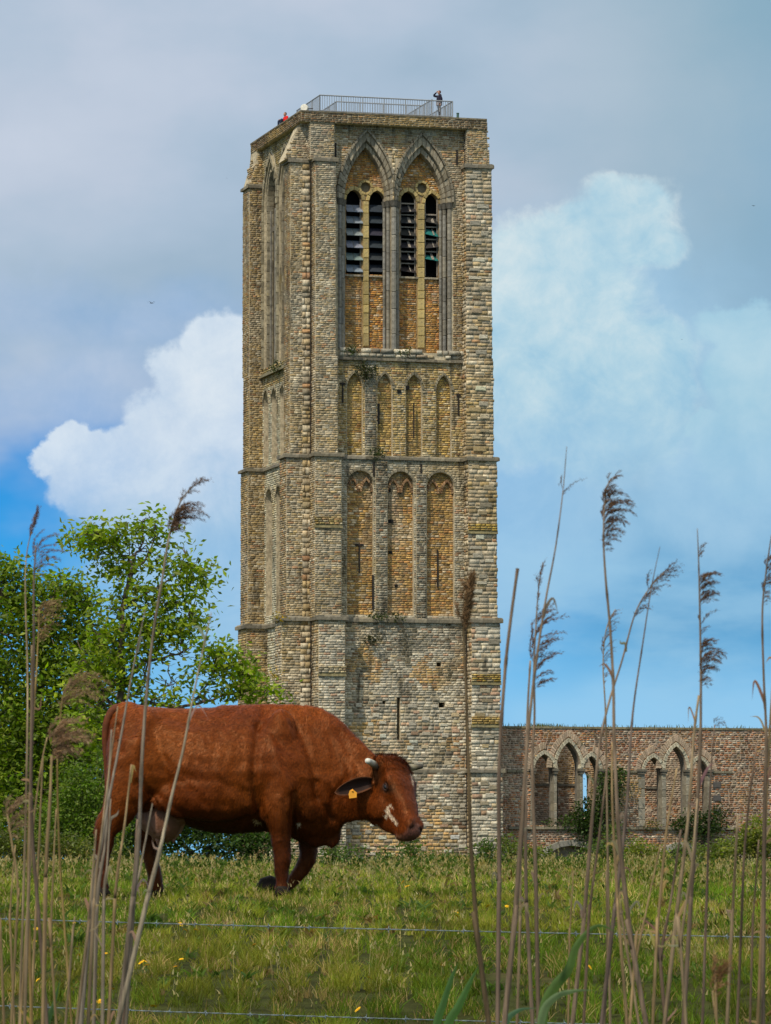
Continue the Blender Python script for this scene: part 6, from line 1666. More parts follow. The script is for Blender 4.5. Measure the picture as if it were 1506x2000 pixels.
m = MB(); m.tube([cp(548, 1735, .15), cp(536, 1736, .13), cp(526, 1734, .12)], [.045, .05, .055], 12); m.c = [(.05, .02, .01)] * len(m.v); csub('pastern', m, M_earm)
# ---- udder and teats
M_ud = mat('udder_skin', (.30, .15, .10), n_scale=7, n_amt=.3, n2=[((.13, .05, .02), 5, .48, .6, .8)], bump=.3, bscale=40, rough=.6)
V0, F0 = len(cowV), len(cowF); ell(cp(322, 1600, -.02), ZS, XS, YS, .17, .15, .15, 20, 14); ell(cp(300, 1592, .04), ZS, XS, YS, .15, .12, .13, 20, 14); ell(cp(345, 1585, -.05), ZS, XS, YS, .11, .13, .12, 20, 14)
m = MB(); m.add(cowV[V0:], [tuple(i - V0 for i in f) for f in cowF[F0:]]); uo = csub('udder', m, M_ud)
rm_ = uo.modifiers.new('r', 'REMESH'); rm_.mode = 'VOXEL'; rm_.voxel_size = .014; rm_.use_smooth_shade = True; s2 = uo.modifiers.new('s', 'SMOOTH'); s2.iterations = 6
for (x, y, dy) in ((338, 1638, -.05), (308, 1644, -.06), (326, 1640, .05), (300, 1636, .08)):
    m = MB(); m.tube([cp(x, y - 22, dy), cp(x, y - 6, dy), cp(x + 1, y + 3, dy), cp(x + 1, y + 8, dy)], [.026, .02, .015, .007], 10); csub('teat', m, M_ud)
# ---- tail hanging behind the rump
m = MB(); m.tube([Vector(q_[:3]) for q_ in spline([tuple(cp(*c_)) for c_ in ((240, 1384, 0), (226, 1384, -.01), (214, 1397, -.02), (207, 1420, -.03), (206, 1455, -.03), (209, 1500, -.03), (210, 1560, -.02), (208, 1600, 0))], 4)], [.036 - .0007 * i_ for i_ in range(29)], 10); m.c = [(.11, .028, .006)] * len(m.v); csub('tail', m, M_earm)
ps = []; nT = 700; bx = np.array([cp(208, 1595, 0)] * nT) + np.array(OFF) + RNG.normal(0, .012, (nT, 3)); 
v, f, c_ = blades(bx[:, 0], bx[:, 1], bx[:, 2], -RNG.uniform(.15, .34, nT), np.full(nT, .004), RNG.uniform(0, .2, nT), RNG.uniform(0, 6.28, nT), np.tile([.10, .035, .012], (nT, 1)) * RNG.uniform(.6, 1.4, (nT, 1)))
o = obj('tail_switch', mesh('tail_switch', v, f, M_hair, c_), cow); o['kind'] = 'stuff'
# ================================================================== REEDS IN THE FOREGROUND
def reed_extra(B, c, t):
    mp = B.n('ShaderNodeMapping'); B.setin(mp.inputs['Vector'], t); mp.inputs['Scale'].default_value = (500, 500, 3)
    k = B.ss(B.noise(mp.outputs[0], 1.0, 4, .6), .3, .7, .65, 1.3)
    return B.mix(1.0, c, B.xyz(k, k, k), 'MULTIPLY')
M_reed = mat('dry_reed_stem', src='tint', n_scale=6, n_amt=.3, bump=.2, bscale=200, bdist=.001, rough=.8, spec=.08, extra=reed_extra)
M_plume = mat('reed_plume', src='tint', n_amt=0, bump=0, rough=.85, spec=.1, trans=(.3, (1.2, 1.0, .8)))
M_rleaf = mat('green_reed_leaf', src='tint', n_scale=40, n_amt=.15, bump=0, rough=.5, trans=(.25, (1.3, 1.5, .6)))
def spl2(P, k=6):
    return [tuple(q) for q in spline([tuple(p) for p in P], k)]
TAN_R = (.45, .32, .165); GREY_R = (.39, .295, .18); PUR_R = (.15, .10, .085); YEL_R = (.40, .28, .11)
def reed(pts, w0, w1, Y, lab, grp, col=TAN_R, plumes=(), pcol=(.15, .10, .07), leaves_=()):
    """pts from the bottom of the picture to the tip"""
    k = Y / FPX; b = pts[0]; b2 = pts[1]; sl_ = (b[0] - b2[0]) / max(1, (b[1] - b2[1]))
    zb = gz(Y) ; yb = HOR - zb / k
    P = [(b[0] + sl_ * (yb - b[1]), yb)] + list(pts); S = spl2(P, 6)
    W_ = [at(x, y, Y) for x, y in S]; N = len(W_); root = empty('reed', tuple(W_[0])); tag(root, lab, 'reed', grp)
    m = MB(); R = [(w0 + (w1 - w0) * (i / (N - 1)) ** 1.1) * .37 * k for i in range(N)]
    L = 0; nodes = []; nxt = random.uniform(60, 160)
    for i in range(1, N):
        L += math.hypot(S[i][0] - S[i-1][0], S[i][1] - S[i-1][1])
        if L > nxt: nodes.append(i); nxt += random.uniform(110, 190)
    for i in nodes: R[i] *= 1.22
    m.tube(W_, R, 8); m.c = []
    for i in range(N):
        t = i / (N - 1); c_ = mixc(col, tuple(q * .72 for q in col), t); q = .62 if i in nodes else random.uniform(.92, 1.08); m.c += [tuple(x * q for x in c_)] * 8
    m.build('stalk', M_reed, root, smooth=True)
    ps = []
    for pl in plumes:
        ps.append(plume(S, k, Y, pcol=pcol, **pl))
    if ps:
        V, F, Cc = join_parts(ps); o = obj('panicle', mesh('panicle', V, F, M_plume, Cc), root); o['kind'] = 'stuff'
    for lf in leaves_: leaf_blade(lf, Y, root)
    # torn dry sheaths and leaf rags at some nodes
    if w0 > 7:
        rg = []
        for i in nodes:
            if random.random() < .24 and S[i][1] > 1150:
                sd = random.choice((-1, 1)); x, y = S[i]; l = random.uniform(16, 60); dn = random.uniform(-.3, 2.2)
                rg.append(([(x, y + 14), (x + sd * 2, y - 2), (x + sd * l * .35, y - l * .35 * dn - 6), (x + sd * l * random.uniform(.4, .8), y + l * random.uniform(-1.0, .5))], random.uniform(3, 6)))
        for p_, w_ in rg:
            ob = leaf_blade((p_, w_, tuple(q * random.uniform(.7, 1.1) for q in col)), Y, root, 'dry_leaf'); ob.data.materials[0] = M_plume
    return root
def plume(S, k, Y, y0, y1, n, L, side=1, droop=.7, spread=.5, dens=1.0, pcol=(.15, .10, .07), sp_len=9, up=.9, fuzzy=1.0, taper=True):
    """branches leave the stalk between rows y0 (top) and y1 (bottom)"""
    cand = [p for p in S if y0 - 2 <= p[1] <= y1 + 2] or [min(S, key=lambda p: abs(p[1] - y0))]
    P, D, Cs = [], [], []; tw = []
    for b in range(n):
        f = (b + random.random()) / n; yy = y0 + (y1 - y0) * f; c = min(cand, key=lambda p: abs(p[1] - yy)); x, y = c[0], yy
        l = L * random.uniform(.55, 1.15) * ((.35 + .65 * math.sin(min(1, f * .8 + .25) * math.pi) ) if taper else 1)
        a = math.pi / 2 - side * random.uniform(.15, .75) * (spread + .3); 
        if random.random() < .12: a = math.pi / 2 + side * .3
        dz = random.gauss(0, .25); px, py, pd = x, y, 0.0; steps = max(5, int(l / 3)); pts = []
        for s_ in range(steps):
            t = s_ / steps; a2 = a - side * droop * 2.2 * t ** 1.3 * (1 if a < math.pi / 2 + .01 or side > 0 else 1)
            px += math.cos(a2) * l / steps; py -= math.sin(a2) * l / steps * up; pd += dz * l / steps
            pts.append((px, py, pd, a2))
        for i, (qx, qy, qd, qa) in enumerate(pts):
            t = i / len(pts)
            if t < .12: 
                continue
            for _ in range(int(3 * dens * (1.3 - t * .5)) + (random.random() < .5)):
                sa = qa + random.gauss(0, .38) - side * .15; sl2 = sp_len * random.uniform(.5, 1.2) * (1 - .3 * t)
                o = at(qx + random.gauss(0, 1.6 * fuzzy), qy + random.gauss(0, 1.6 * fuzzy), Y) + Vector((0, (qd + random.gauss(0, 3)) * k, 0))
                P.append(tuple(o)); D.append((math.cos(sa) * sl2 * k, random.gauss(0, .3) * sl2 * k, math.sin(sa) * sl2 * k))
        for i in range(0, len(pts) - 1, 1):
            a_ = at(pts[i][0], pts[i][1], Y) + Vector((0, pts[i][2] * k, 0)); b_ = at(pts[i+1][0], pts[i+1][1], Y) + Vector((0, pts[i+1][2] * k, 0)); tw.append((a_, b_))
    P = np.array(P); D = np.array(D); n_ = len(P); Ln = np.linalg.norm(D, axis=1)[:, None]
    r = RNG.normal(0, 1, (n_, 3)); s_ = np.cross(D, r); s_ /= np.linalg.norm(s_, axis=1)[:, None] + 1e-9; w = Ln * .10
    V = np.stack([P, P + D * .4 + s_ * w, P + D, P + D * .4 - s_ * w], 1).reshape(-1, 3); F = (np.arange(n_)[:, None, None] * 4 + np.array([(0, 2, 1), (0, 3, 2)])[None]).reshape(-1, 3)
    C_ = np.repeat(leafcol(pcol, .35, .08, n_), 4, 0)
    # branch threads as thin ribbons
    A_ = np.array([tuple(a) for a, b in tw]); B_ = np.array([tuple(b) for a, b in tw]); nw = np.array((.0, 0, 1.0))[None] * .8 * k; nx_ = np.array((1.0, 0, 0))[None] * .6 * k
    V2 = np.stack([A_ - nx_, A_ + nx_, B_ + nx_, B_ - nx_], 1).reshape(-1, 3); F2 = (np.arange(len(A_))[:, None, None] * 4 + np.array([(0, 1, 2), (0, 2, 3)])[None]).reshape(-1, 3)
    C2 = np.tile(np.array(pcol) * .8, (len(V2), 1))
    return join_parts([(V, F, C_), (V2, F2, C2)])
def leaf_blade(spec, Y, root, name='leaf'):
    pts, w, col = spec; S = spl2(pts, 6); k = Y / FPX; N = len(S); V = []; F = []; Cc_ = []
    for i, (x, y) in enumerate(S):
        t = i / (N - 1); a, b = S[max(i - 1, 0)], S[min(i + 1, N - 1)]; dx, dy = b[0] - a[0], b[1] - a[1]; l = math.hypot(dx, dy) + 1e-6; nx_, ny_ = -dy / l, dx / l
        ww = w * .5 * (math.sin(math.pi * min(1, t * .8 + .2)) ** .7) * (1 - t ** 6)
        for s_, d_ in ((-1, .0), (0, -.35), (1, .0)):
            V.append(at(x + nx_ * ww * s_, y + ny_ * ww * s_, Y) + Vector((0, d_ * ww * k, 0)))
            Cc_.append(tuple(q * (1.15 if s_ else .8) for q in col))
    for i in range(N - 1):
        for j in (0, 1): F.append((i*3 + j, i*3 + j + 1, (i+1)*3 + j + 1, (i+1)*3 + j))
    return obj(name, mesh(name, V, F, M_rleaf, Cc_, True), root)
GL, GR = 'dry reeds at the left in front of the cow', 'dry reeds at the right in front of the ruin'
BR = (.17, .115, .08); DB = (.15, .095, .062); LT = (.27, .19, .11)
reed([(38, 2000), (50, 1600), (54, 1350), (50, 1180), (50, 1110), (56, 1060), (70, 1015)], 6, 2, 6.3, 'thin left reed ending in a narrow closed plume, leftmost above the trees', GL, GREY_R, [dict(y0=1012, y1=1052, n=16, L=26, side=1, droop=.05, spread=.05, sp_len=8, taper=False)], (.20, .13, .12))
reed([(92, 2000), (62, 1600), (66, 1300), (66, 1150), (70, 1065)], 9, 4, 5.6, 'thick purplish reed stem at left with a loose spread plume behind its tip', GL, (.26, .19, .14), [dict(y0=1075, y1=1130, n=14, L=70, side=1, droop=.62, spread=1.0, sp_len=9, dens=.8)], (.21, .14, .11))
reed([(62, 2000), (55, 1750), (60, 1500), (72, 1300), (77, 1190)], 8, 3, 6.0, 'yellowish left reed whose blurred tan plume droops right before the trees', GL, YEL_R, [dict(y0=1190, y1=1260, n=14, L=60, side=1, droop=.5, spread=.9, sp_len=10, fuzzy=1.8)], (.30, .215, .11))
reed([(60, 2000), (74, 1700), (84, 1475)], 7, 4, 6.2, 'short bare reed stub between the leftmost reed bundle and the curled plume', GL, TAN_R)
reed([(84, 2000), (90, 1700), (98, 1560), (101, 1475)], 10, 6, 5.3, 'reed with a big fluffy brown plume curling right, left of the cow', GL, TAN_R, [dict(y0=1440, y1=1488, n=26, L=88, side=1, droop=.72, spread=.95, sp_len=12, fuzzy=1.6, dens=1.1)], (.30, .20, .12))
reed([(140, 2000), (118, 1700), (112, 1500), (118, 1400), (124, 1350)], 5, 3, 5.5, 'slim reed whose arched plume bends over towards the cow\'s back', GL, YEL_R, [dict(y0=1345, y1=1390, n=14, L=120, side=1, droop=.8, spread=.9, sp_len=10, fuzzy=2.0)], (.30, .21, .12))
reed([(22, 2000), (35, 1750), (22, 1640), (14, 1590)], 6, 4, 5.2, 'low reed at the left edge with a short ragged fan plume', GL, TAN_R, [dict(y0=1580, y1=1640, n=16, L=60, side=1, droop=.45, spread=.8, sp_len=10, fuzzy=1.8)], (.30, .21, .13))
reed([(40, 2000), (62, 1650), (80, 1500), (92, 1440)], 6, 3, 6.1, 'bare leaning reed stem crossing the leftmost bundle', GL, TAN_R)
reed([(48, 2000), (57, 1700), (60, 1450), (62, 1260)], 8, 4, 5.8, 'straight grey reed stem beside the purplish one at left', GL, GREY_R)
reed([(232, 2000), (259, 1760), (271, 1643), (277, 1487), (287, 1350), (300, 1233), (316, 1136), (331, 1046), (350, 985), (372, 955), (392, 940)], 12, 2.5, 5.6, 'tallest left reed, its dark two-part plume drooping right against the white cloud', GL, (.27, .22, .165), [dict(y0=942, y1=985, n=12, L=34, side=1, droop=.5, spread=.9, sp_len=8), dict(y0=1012, y1=1050, n=22, L=80, side=1, droop=.85, spread=.55, sp_len=10, dens=1.3)], DB)
reed([(158, 2000), (179, 1760), (195, 1666), (212, 1565), (236, 1440), (253, 1343), (269, 1261), (284, 1190)], 11, 2.5, 5.9, 'reed leaning right across the cow\'s rump, tip bare and dark', GL, (.28, .24, .19))
reed([(230, 2000), (287, 1760), (312, 1662), (335, 1557), (357, 1467), (374, 1378), (398, 1261), (413, 1196)], 12, 2.5, 5.4, 'long pale reed crossing the middle of the cow\'s flank to a bare pointed tip', GL, (.40, .34, .24))
reed([(212, 2000), (226, 1740), (242, 1623), (257, 1493)], 8, 5, 6.2, 'short cut reed before the cow\'s thigh', GL, TAN_R)
reed([(246, 2000), (262, 1760), (273, 1701), (298, 1569)], 9, 4, 5.8, 'short cut reed before the udder', GL, (.32, .27, .2))
reed([(183, 2000), (190, 1760), (206, 1643), (212, 1526), (218, 1425)], 9, 5, 6.0, 'upright reed stub in the bundle at the cow\'s hind leg, ending at the rump', GL, (.30, .25, .19))
reed([(172, 2000), (184, 1760), (197, 1640), (214, 1500), (230, 1380)], 9, 3, 5.7, 'thin reed in the bundle at the hind leg reaching the tail', GL, GREY_R)
reed([(200, 2000), (203, 1760), (210, 1680), (216, 1560)], 9, 4, 5.9, 'shortest pale stem of the bundle at the cow\'s hind leg', GL, (.36, .30, .22))
reed([(8, 2000), (2, 1850), (-6, 1700)], 7, 4, 5.4, 'reed stem at the very left edge of the grass', GL, TAN_R)
reed([(955, 2000), (935, 1850), (920, 1650), (913, 1420), (906, 1245), (908, 1205), (914, 1155)], 13, 2, 5.0, 'reed in front of the tower\'s right buttress with a dense brush-like upright plume', GR, (.17, .125, .07), [dict(y0=1150, y1=1238, n=40, L=50, side=1, droop=.0, spread=.12, sp_len=14, dens=1.5, taper=False)], (.21, .135, .07))
reed([(972, 2000), (975, 1700), (975, 1500), (985, 1330), (995, 1230), (1011, 1110)], 10, 8, 5.5, 'thick bare cut reed against the sky right beside the tower', GR, (.26, .19, .14))
reed([(985, 2000), (1005, 1800), (1020, 1600), (1030, 1450), (1040, 1350), (1052, 1260), (1068, 1160), (1085, 1070), (1099, 965), (1107, 872)], 13, 1.5, 5.3, 'tallest right reed, leaning right to a bare needle tip with one small side sprig', GR, (.29, .215, .15), [dict(y0=955, y1=972, n=3, L=48, side=1, droop=.28, spread=.9, sp_len=7, dens=.8)], DB)
reed([(1052, 2000), (1046, 1700), (1040, 1500), (1044, 1400), (1043, 1300), (1047, 1220), (1052, 1150), (1060, 1098)], 10, 2, 5.9, 'right reed with tiered side plumes spreading right beside the tallest stem', GR, (.29, .215, .15), [dict(y0=1110, y1=1200, n=8, L=34, side=1, droop=.1, spread=.12, sp_len=8), dict(y0=1205, y1=1350, n=26, L=64, side=1, droop=.30, spread=1.05, sp_len=10, taper=False)], (.17, .11, .085))
reed([(1040, 2000), (1028, 1750), (1027, 1550), (1030, 1400), (1036, 1290)], 9, 5, 6.1, 'short bare reed tucked left of the tiered plume reed', GR, (.28, .21, .15))
reed([(1262, 2000), (1235, 1850), (1210, 1640), (1200, 1450), (1198, 1340), (1192, 1230), (1183, 1130), (1179, 1060), (1180, 1000), (1186, 950), (1200, 930)], 12, 2, 5.4, 'tall right reed with a dark layered plume hanging to the right at its top', GR, (.29, .215, .15), [dict(y0=930, y1=975, n=11, L=30, side=1, droop=.45, spread=.9, sp_len=8), dict(y0=975, y1=1078, n=34, L=66, side=1, droop=.8, spread=.7, sp_len=10, dens=1.3)], DB)
reed([(1192, 2000), (1186, 1600), (1183, 1400), (1178, 1300), (1184, 1230), (1202, 1190)], 6, 2, 6.3, 'slender right reed with a pale see-through plume behind the dark-plumed one', GR, GREY_R, [dict(y0=1200, y1=1340, n=20, L=40, side=1, droop=.35, spread=.45, sp_len=7, dens=.6)], (.20, .135, .10))
reed([(1118, 2000), (1140, 1800), (1160, 1560), (1172, 1450), (1190, 1370), (1215, 1290), (1240, 1200), (1268, 1150), (1300, 1115)], 10, 2, 5.8, 'reed bending strongly right with feathery branches along its arched tip', GR, (.29, .215, .15), [dict(y0=1116, y1=1210, n=20, L=58, side=1, droop=.35, spread=1.2, sp_len=8)], (.14, .09, .07))
reed([(1175, 2000), (1200, 1780), (1222, 1600), (1233, 1430), (1240, 1360), (1255, 1260), (1272, 1150), (1289, 1068)], 10, 1.5, 5.6, 'straight bare reed crossing the arched one, needle tip to the right', GR, (.21, .16, .13))
reed([(1335, 2000), (1350, 1750), (1366, 1500), (1369, 1350), (1368, 1250), (1366, 1150), (1364, 1080), (1362, 1032)], 11, 2, 5.5, 'right reed with small sprigs and two dark tufts one above the other', GR, (.28, .21, .15), [dict(y0=1070, y1=1095, n=4, L=32, side=1, droop=.25, spread=.6, sp_len=7), dict(y0=1128, y1=1185, n=22, L=40, side=1, droop=.6, spread=.9, sp_len=9, dens=1.3, taper=False), dict(y0=1215, y1=1245, n=4, L=44, side=1, droop=.4, spread=.5, sp_len=8), dict(y0=1262, y1=1345, n=26, L=56, side=1, droop=.85, spread=.7, sp_len=10, dens=1.2)], DB)
reed([(1298, 2000), (1320, 1800), (1344, 1600), (1355, 1440), (1365, 1358)], 10, 6, 5.9, 'bare reed leaning against the one with two dark tufts', GR, GREY_R)
reed([(1372, 2000), (1382, 1700), (1388, 1520), (1396, 1415)], 7, 3, 6.0, 'thin reed with a broken frayed tip just above the wall line', GR, (.22, .16, .12), [dict(y0=1410, y1=1420, n=5, L=26, side=1, droop=.9, spread=1.0, sp_len=7)], DB)
reed([(1490, 2000), (1493, 1600), (1497, 1450), (1492, 1330), (1489, 1200), (1496, 1120), (1507, 1045)], 10, 3, 5.6, 'reed at the right edge whose dark plume is cut by the frame', GR, (.27, .20, .14), [dict(y0=1090, y1=1180, n=24, L=46, side=1, droop=.7, spread=.8, sp_len=9)], DB)
for i, (p_, w_, l_) in enumerate((([(1275, 2000), (1282, 1850), (1300, 1640), (1322, 1500)], 8, 'bare leaning stem below the second arch group'), ([(1420, 2000), (1430, 1800), (1441, 1592)], 9, 'short thick brown stem right of the arches'), ([(1440, 2000), (1455, 1650), (1478, 1450)], 7, 'slim stem leaning right near the right edge, below the wall top'), ([(1480, 2000), (1500, 1500), (1512, 1290)], 8, 'stem at the right edge leaning out of the frame'), ([(1010, 2000), (1016, 1800), (1018, 1640), (1028, 1560)], 7, 'short stem at the tower corner in front of the weeds'),
        ([(1140, 2000), (1150, 1800), (1172, 1620), (1188, 1480)], 7, 'bare stem in front of the dark ivy'), ([(1225, 2000), (1206, 1760), (1196, 1560), (1196, 1450)], 8, 'stem hugging the dark-plumed reed at the wall'), ([(1248, 2000), (1216, 1800), (1204, 1640)], 7, 'low stem crossing below the ivy'), ([(1300, 2000), (1290, 1880), (1310, 1760), (1330, 1620)], 9, 'weathered grey stem below the right arches'), ([(1110, 2000), (1112, 1850), (1120, 1700)], 5, 'thin low stem in the middle of the right grass'), ([(1340, 2000), (1330, 1850), (1350, 1700), (1362, 1560)], 8, 'brown stem beside the tufted reed\'s foot'), ([(1465, 2000), (1470, 1820), (1482, 1640)], 6, 'low stem close to the right edge'), ([(1230, 2000), (1238, 1900), (1262, 1780), (1290, 1650)], 7, 'grey stem leaning right under the middle arches'), ([(1180, 2000), (1186, 1880), (1184, 1700)], 7, 'stout low stem left of the crossing reeds'))):
    reed(p_, w_, w_ * .55, 5.3 + (i % 5) * .22, 'bare dry reed, a ' + l_, GR, (TAN_R, GREY_R, (.24, .17, .12))[i % 3])
for i, (p_, w_, l_) in enumerate((([(110, 2000), (100, 1850), (104, 1700), (110, 1580)], 6, 'slim stem right of the curled-plume reed'), ([(150, 2000), (168, 1850), (178, 1740), (188, 1620)], 8, 'grey stem left of the bundle at the hind leg'), ([(240, 2000), (250, 1850), (262, 1700), (268, 1600)], 7, 'stem hidden partly behind the tallest left reed'), ([(28, 2000), (20, 1800), (30, 1650)], 6, 'low stem at the left edge'), ([(128, 2000), (136, 1900), (146, 1790)], 6, 'lowest broken stem between the two left bundles'))):
    reed(p_, w_, w_ * .55, 5.4 + (i % 4) * .2, 'bare dry reed, a ' + l_, GL, (TAN_R, GREY_R, (.28, .2, .14))[i % 3])
reed([(1402, 2060), (1400, 2000), (1394, 1960), (1392, 1935)], 6, 4, 5.0, 'low reed at lower right with a soft brown tuft', GR, TAN_R, [dict(y0=1900, y1=1950, n=16, L=56, side=1, droop=.4, spread=.6, sp_len=12, fuzzy=2)], (.25, .15, .07))
# green reed leaves
def gleaf(pts, w, Y, lab, col):
    b = at(pts[0][0], pts[0][1], Y); b.z = gz(Y); root = empty('reed_shoot', tuple(b)); tag(root, lab, 'reed', 'green reed shoots in the foreground')
    x0, y0 = pts[0]; leaf_blade(([(x0 - 12, y0 + 400), (x0 - 6, y0 + 120)] + pts, w, col), Y, root); return root
gleaf([(1062, 1975), (1085, 1925), (1110, 1895), (1128, 1845), (1168, 1808), (1218, 1828)], 20, 5.4, 'broad green reed leaf arching to the right over the wire, lower right', (.07, .13, .028))
gleaf([(1058, 1990), (1082, 1950), (1120, 1936), (1166, 1934)], 16, 5.2, 'bluish green reed leaf lying nearly flat below the arching one', (.11, .17, .075))
gleaf([(852, 2010), (866, 1960), (884, 1905), (896, 1878)], 16, 5.6, 'left of two upright dark green blades at the bottom centre', (.05, .12, .03))
gleaf([(874, 2010), (896, 1965), (920, 1915), (938, 1880)], 18, 5.5, 'right of two upright dark green blades at the bottom centre', (.055, .13, .03))
gleaf([(90, 2010), (106, 1960), (120, 1900)], 14, 5.6, 'dark green blade among the left reeds at the bottom', (.045, .10, .03))
gleaf([(985, 2010), (1010, 1975), (1052, 1968)], 14, 5.7, 'short bent green leaf at the foot of the right reeds', (.06, .13, .07))

# ================================================================== PEOPLE ON THE TOWER
def person(loc, rotz, pose, top, legs, hair, lab, h=1.75, stripe=False, grp='visitors on top of the tower'):
    root = empty('person', tuple(loc), (0, 0, rotz)); tag(root, lab, 'person', grp)
    # skeleton in local space: x forward, y to the person's left, z up
    if pose == 'stand':
        hip = .92; J = dict(pel=(0, 0, .95), chest=(-.02, 0, 1.28), neck=(-.03, 0, 1.47), head=(.01, 0, 1.62), kneeL=(.02, .10, .50), kneeR=(-.02, -.10, .50), ankL=(-.02, .11, .08), ankR=(-.06, -.12, .08))
        shL, shR = Vector((-.02, .19, 1.42)), Vector((-.02, -.19, 1.42))
        armR = [shR, Vector((.26, -.30, 1.47)), Vector((.13, -.10, 1.66))]; armL = [shL, Vector((-.06, .25, 1.13)), Vector((.0, .23, .88))]
    else:
        J = dict(pel=(0, 0, .12), chest=(.05, 0, .45), neck=(.08, 0, .64), head=(.12, 0, .78), kneeL=(.42, .14, .42), kneeR=(.42, -.14, .40), ankL=(.46, .12, .06), ankR=(.50, -.12, .06))
        shL, shR = Vector((.06, .19, .58)), Vector((.06, -.19, .58))
        armR = [shR, Vector((.20, -.24, .34)), Vector((.42, -.12, .42))]; armL = [shL, Vector((.20, .24, .34)), Vector((.42, .12, .42))]
    J = {k_: Vector(v) for k_, v in J.items()}; k_ = h / 1.75
    def tube_mesh(parts):
        m = MB()
        for P, R in parts:
            S = spline([(*p, r) for p, r in zip(P, R)], 4); m.tube([Vector(q[:3]) * k_ for q in S], [q[3] * k_ for q in S], 12)
        return m
    def build(name, m, mt, vox=.02, it=3):
        o = m.build(name, mt, root, True); o.parent = root; o.location = (0, 0, 0)
        r_ = o.modifiers.new('r', 'REMESH'); r_.mode = 'VOXEL'; r_.voxel_size = vox; r_.use_smooth_shade = True; s_ = o.modifiers.new('s', 'SMOOTH'); s_.iterations = it; return o
    M_skin = mat('skin', (.42, .22, .15), n_amt=.1, bump=0, rough=.55)
    hd = J['head']; nk = J['neck']
    body_m = tube_mesh([([nk - Vector((0, 0, .1)), nk, hd - Vector((0, 0, .04))], [.06, .055, .06]), ([hd - Vector((-.02, 0, .11)), hd - Vector((-.01, 0, .05)), hd + Vector((0, 0, .02)), hd + Vector((-.01, 0, .09)), hd + Vector((-.015, 0, .13))], [.045, .072, .085, .072, .03]),
        ([J['pel'], J['chest'], nk - Vector((0, 0, .06))], [.13, .14, .08]),
        ([shR, armR[1], armR[2]], [.05, .04, .03]), ([shL, armL[1], armL[2]], [.05, .04, .03]),
        ([armR[2], armR[2] + (armR[2] - armR[1]).normalized() * .09], [.036, .03]), ([armL[2], armL[2] + (armL[2] - armL[1]).normalized() * .09], [.036, .03]),
        ([J['pel'] + Vector((0, .08, -.02)), J['kneeL'], J['ankL']], [.085, .055, .04]), ([J['pel'] + Vector((0, -.08, -.02)), J['kneeR'], J['ankR']], [.085, .055, .04]),
        ([hd + Vector((.08, 0, .0)), hd + Vector((.105, 0, -.025))], [.014, .016])])
    build('body', body_m, M_skin, .016, 2)
    m = tube_mesh([([J['pel'] + Vector((0, 0, .02)), J['chest'], nk - Vector((0, 0, .03))], [.165, .185, .075]), ([(shR + nk) / 2, shR, armR[1], armR[1].lerp(armR[2], .85)], [.08, .078, .058, .045]), ([(shL + nk) / 2, shL, armL[1], armL[1].lerp(armL[2], .85)], [.08, .078, .058, .045]), ([shL, shR], [.075, .075])])
    build('jacket', m, mat('cloth', top, n_amt=.25, bump=0, rough=.9))
    M_leg = mat('trouser_cloth', legs, n_amt=.2, bump=0, rough=.9)
    m = tube_mesh([([J['pel'] + Vector((0, .075, .02)), J['kneeL'], J['ankL'] + Vector((0, 0, .02))], [.115, .08, .06]), ([J['pel'] + Vector((0, -.075, .02)), J['kneeR'], J['ankR'] + Vector((0, 0, .02))], [.115, .08, .06])])
    build('trousers', m, M_leg)
    if stripe:
        for sg, a_ in ((-1, 'R'), (1, 'L')):
            mm = tube_mesh([([J['pel'] + Vector((.0, sg * .17, 0)), J['knee' + a_] + Vector((.0, sg * .078, 0)), J['ank' + a_] + Vector((0, sg * .058, .04))], [.016, .014, .014])]); o = mm.build('side_stripe', mat('white_cloth', (.6, .6, .6), n_amt=.1, bump=0), root); o.location = (0, 0, 0)
        mm = tube_mesh([([J['pel'] + Vector((0, 0, -.10)), J['pel'] + Vector((0, 0, .08))], [.178, .178])]); o = mm.build('shirt_hem', mat('grey_cloth', (.30, .29, .32), n_amt=.1, bump=0), root); o.location = (0, 0, 0)
    m = tube_mesh([([hd + Vector((-.05, 0, -.04)), hd + Vector((-.035, 0, .04)), hd + Vector((-.015, 0, .105)), hd + Vector((-.01, 0, .14))], [.06, .088, .078, .03])]); build('hair', m, mat('hair', hair, n_amt=.3, bump=0, rough=.7), .018, 1)
    for sg, a_ in ((-1, 'R'), (1, 'L')):
        m = tube_mesh([([J['ank' + a_] + Vector((-.06, 0, -.045)), J['ank' + a_] + Vector((.04, 0, -.045)), J['ank' + a_] + Vector((.15, 0, -.055))], [.045, .042, .03])]); o = m.build('shoe', M_iron, root); o.location = (0, 0, 0)
    return root
pf = front(.35); u_ = pf.px(858, 228)[0]
person(pf.P(u_, ZPL), math.pi + .25, 'stand', (.018, .016, .035), (.015, .015, .022), (.11, .035, .02), 'person in dark jumper and striped trousers standing at the railing, one hand shading the eyes', stripe=True)
lf = left(up0 + .75); sp_ = lf.px(560, 222)[0]
person(lf.P(sp_, lf.px(560, 219)[1] - .93), math.pi + .5, 'sit', (.62, .012, .012), (.02, .03, .06), (.12, .06, .04), 'person in a bright red jacket sitting behind the left parapet of the tower')
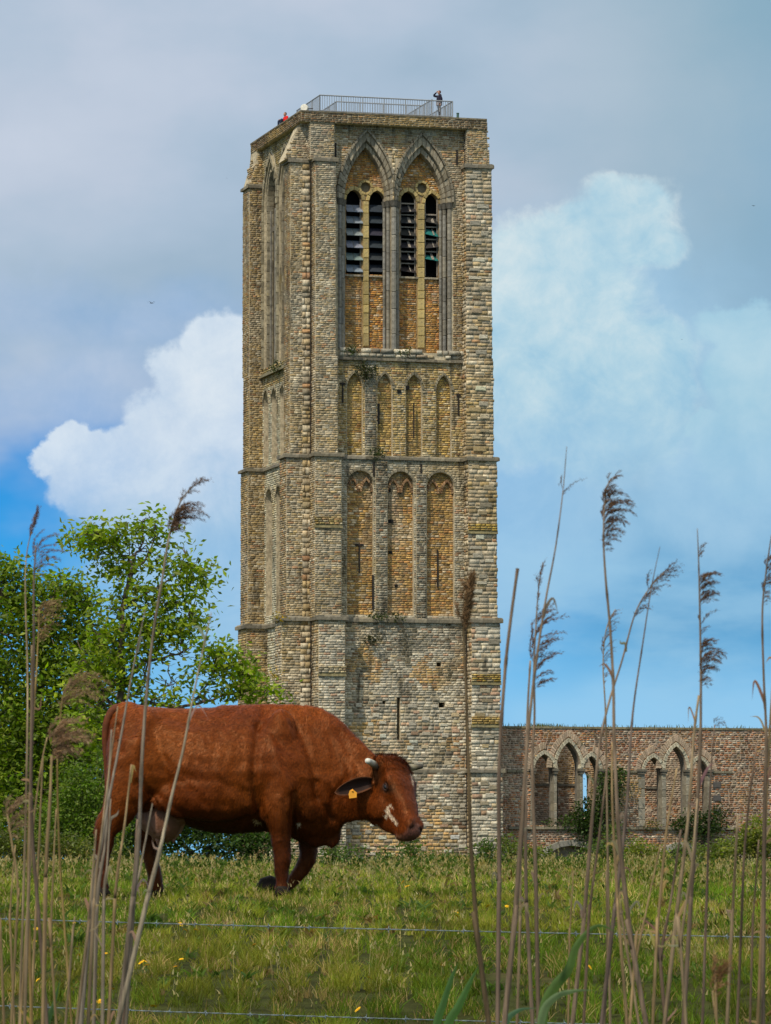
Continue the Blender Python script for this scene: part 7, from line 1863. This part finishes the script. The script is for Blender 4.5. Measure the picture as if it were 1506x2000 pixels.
for (px_, w_, l_, tc3) in ((670, 2.7, 'left of two people sitting low behind the front parapet, crown of head showing', (.12, .12, .14)), (703, 2.6, 'right of two people sitting low behind the front parapet, reddish face just showing', (.25, .06, .05))):
    q = front(w_); person(q.P(q.px(px_, 222)[0], zr - .12), -1.2, 'sit', tc3, (.03, .03, .05), (.07, .04, .03), l_)

# ================================================================== BIRDS
M_bird = mat('bird_feathers', (.05, .05, .055), n_amt=.2, bump=0)
def bird(px, py, Y, span, lab, up=.35, rot=0.0):
    c = at(px, py, Y); root = empty('gull', tuple(c)); tag(root, lab, 'bird', 'birds in the sky')
    k = span / 2; m = MB(); m.tube([c + Vector((-.45 * k, 0, 0)), c + Vector((-.3 * k, 0, .02 * k)), c + Vector((0, 0, 0)), c + Vector((.35 * k, 0, .03 * k)), c + Vector((.5 * k, 0, .02 * k))], [.01 * k, .07 * k, .10 * k, .07 * k, .02 * k], 8); m.build('body', M_bird, root, True)
    for sg in (-1, 1):
        m = MB(); R_ = lambda x, y, z: c + Vector((x * math.cos(rot) * k - y * math.sin(rot) * k, x * math.sin(rot) * k + y * math.cos(rot) * k, z * k))
        V = [R_(.12, 0, .03), R_(-.14, 0, .03), R_(-.10 , sg * .5, up + .02), R_(.16, sg * .48, up + .03), R_(-.22, sg * 1.0, up * .55)]; V2 = [v - Vector((0, 0, .015 * k)) for v in V]
        m.add(V + V2, [(0, 1, 2, 3), (3, 2, 4), (5, 8, 7, 6), (8, 9, 7), (0, 3, 8, 5), (3, 4, 9, 8), (4, 2, 7, 9), (2, 1, 6, 7), (1, 0, 5, 6)]); m.build('wing', M_bird, root)
bird(296, 592, 430, .85, 'dark gull gliding left of the tower below the grey cloud', rot=math.radians(-75))
bird(1472, 402, 620, .8, 'dark bird near the right edge of the sky', up=.1, rot=math.radians(-60))
bird(1332, 663, 1300, .8, 'tiny bird in front of the right white cloud', up=.1, rot=math.radians(-70))
bird(443, 348, 1500, .7, 'tiny distant bird high to the left of the tower top', rot=math.radians(-80))
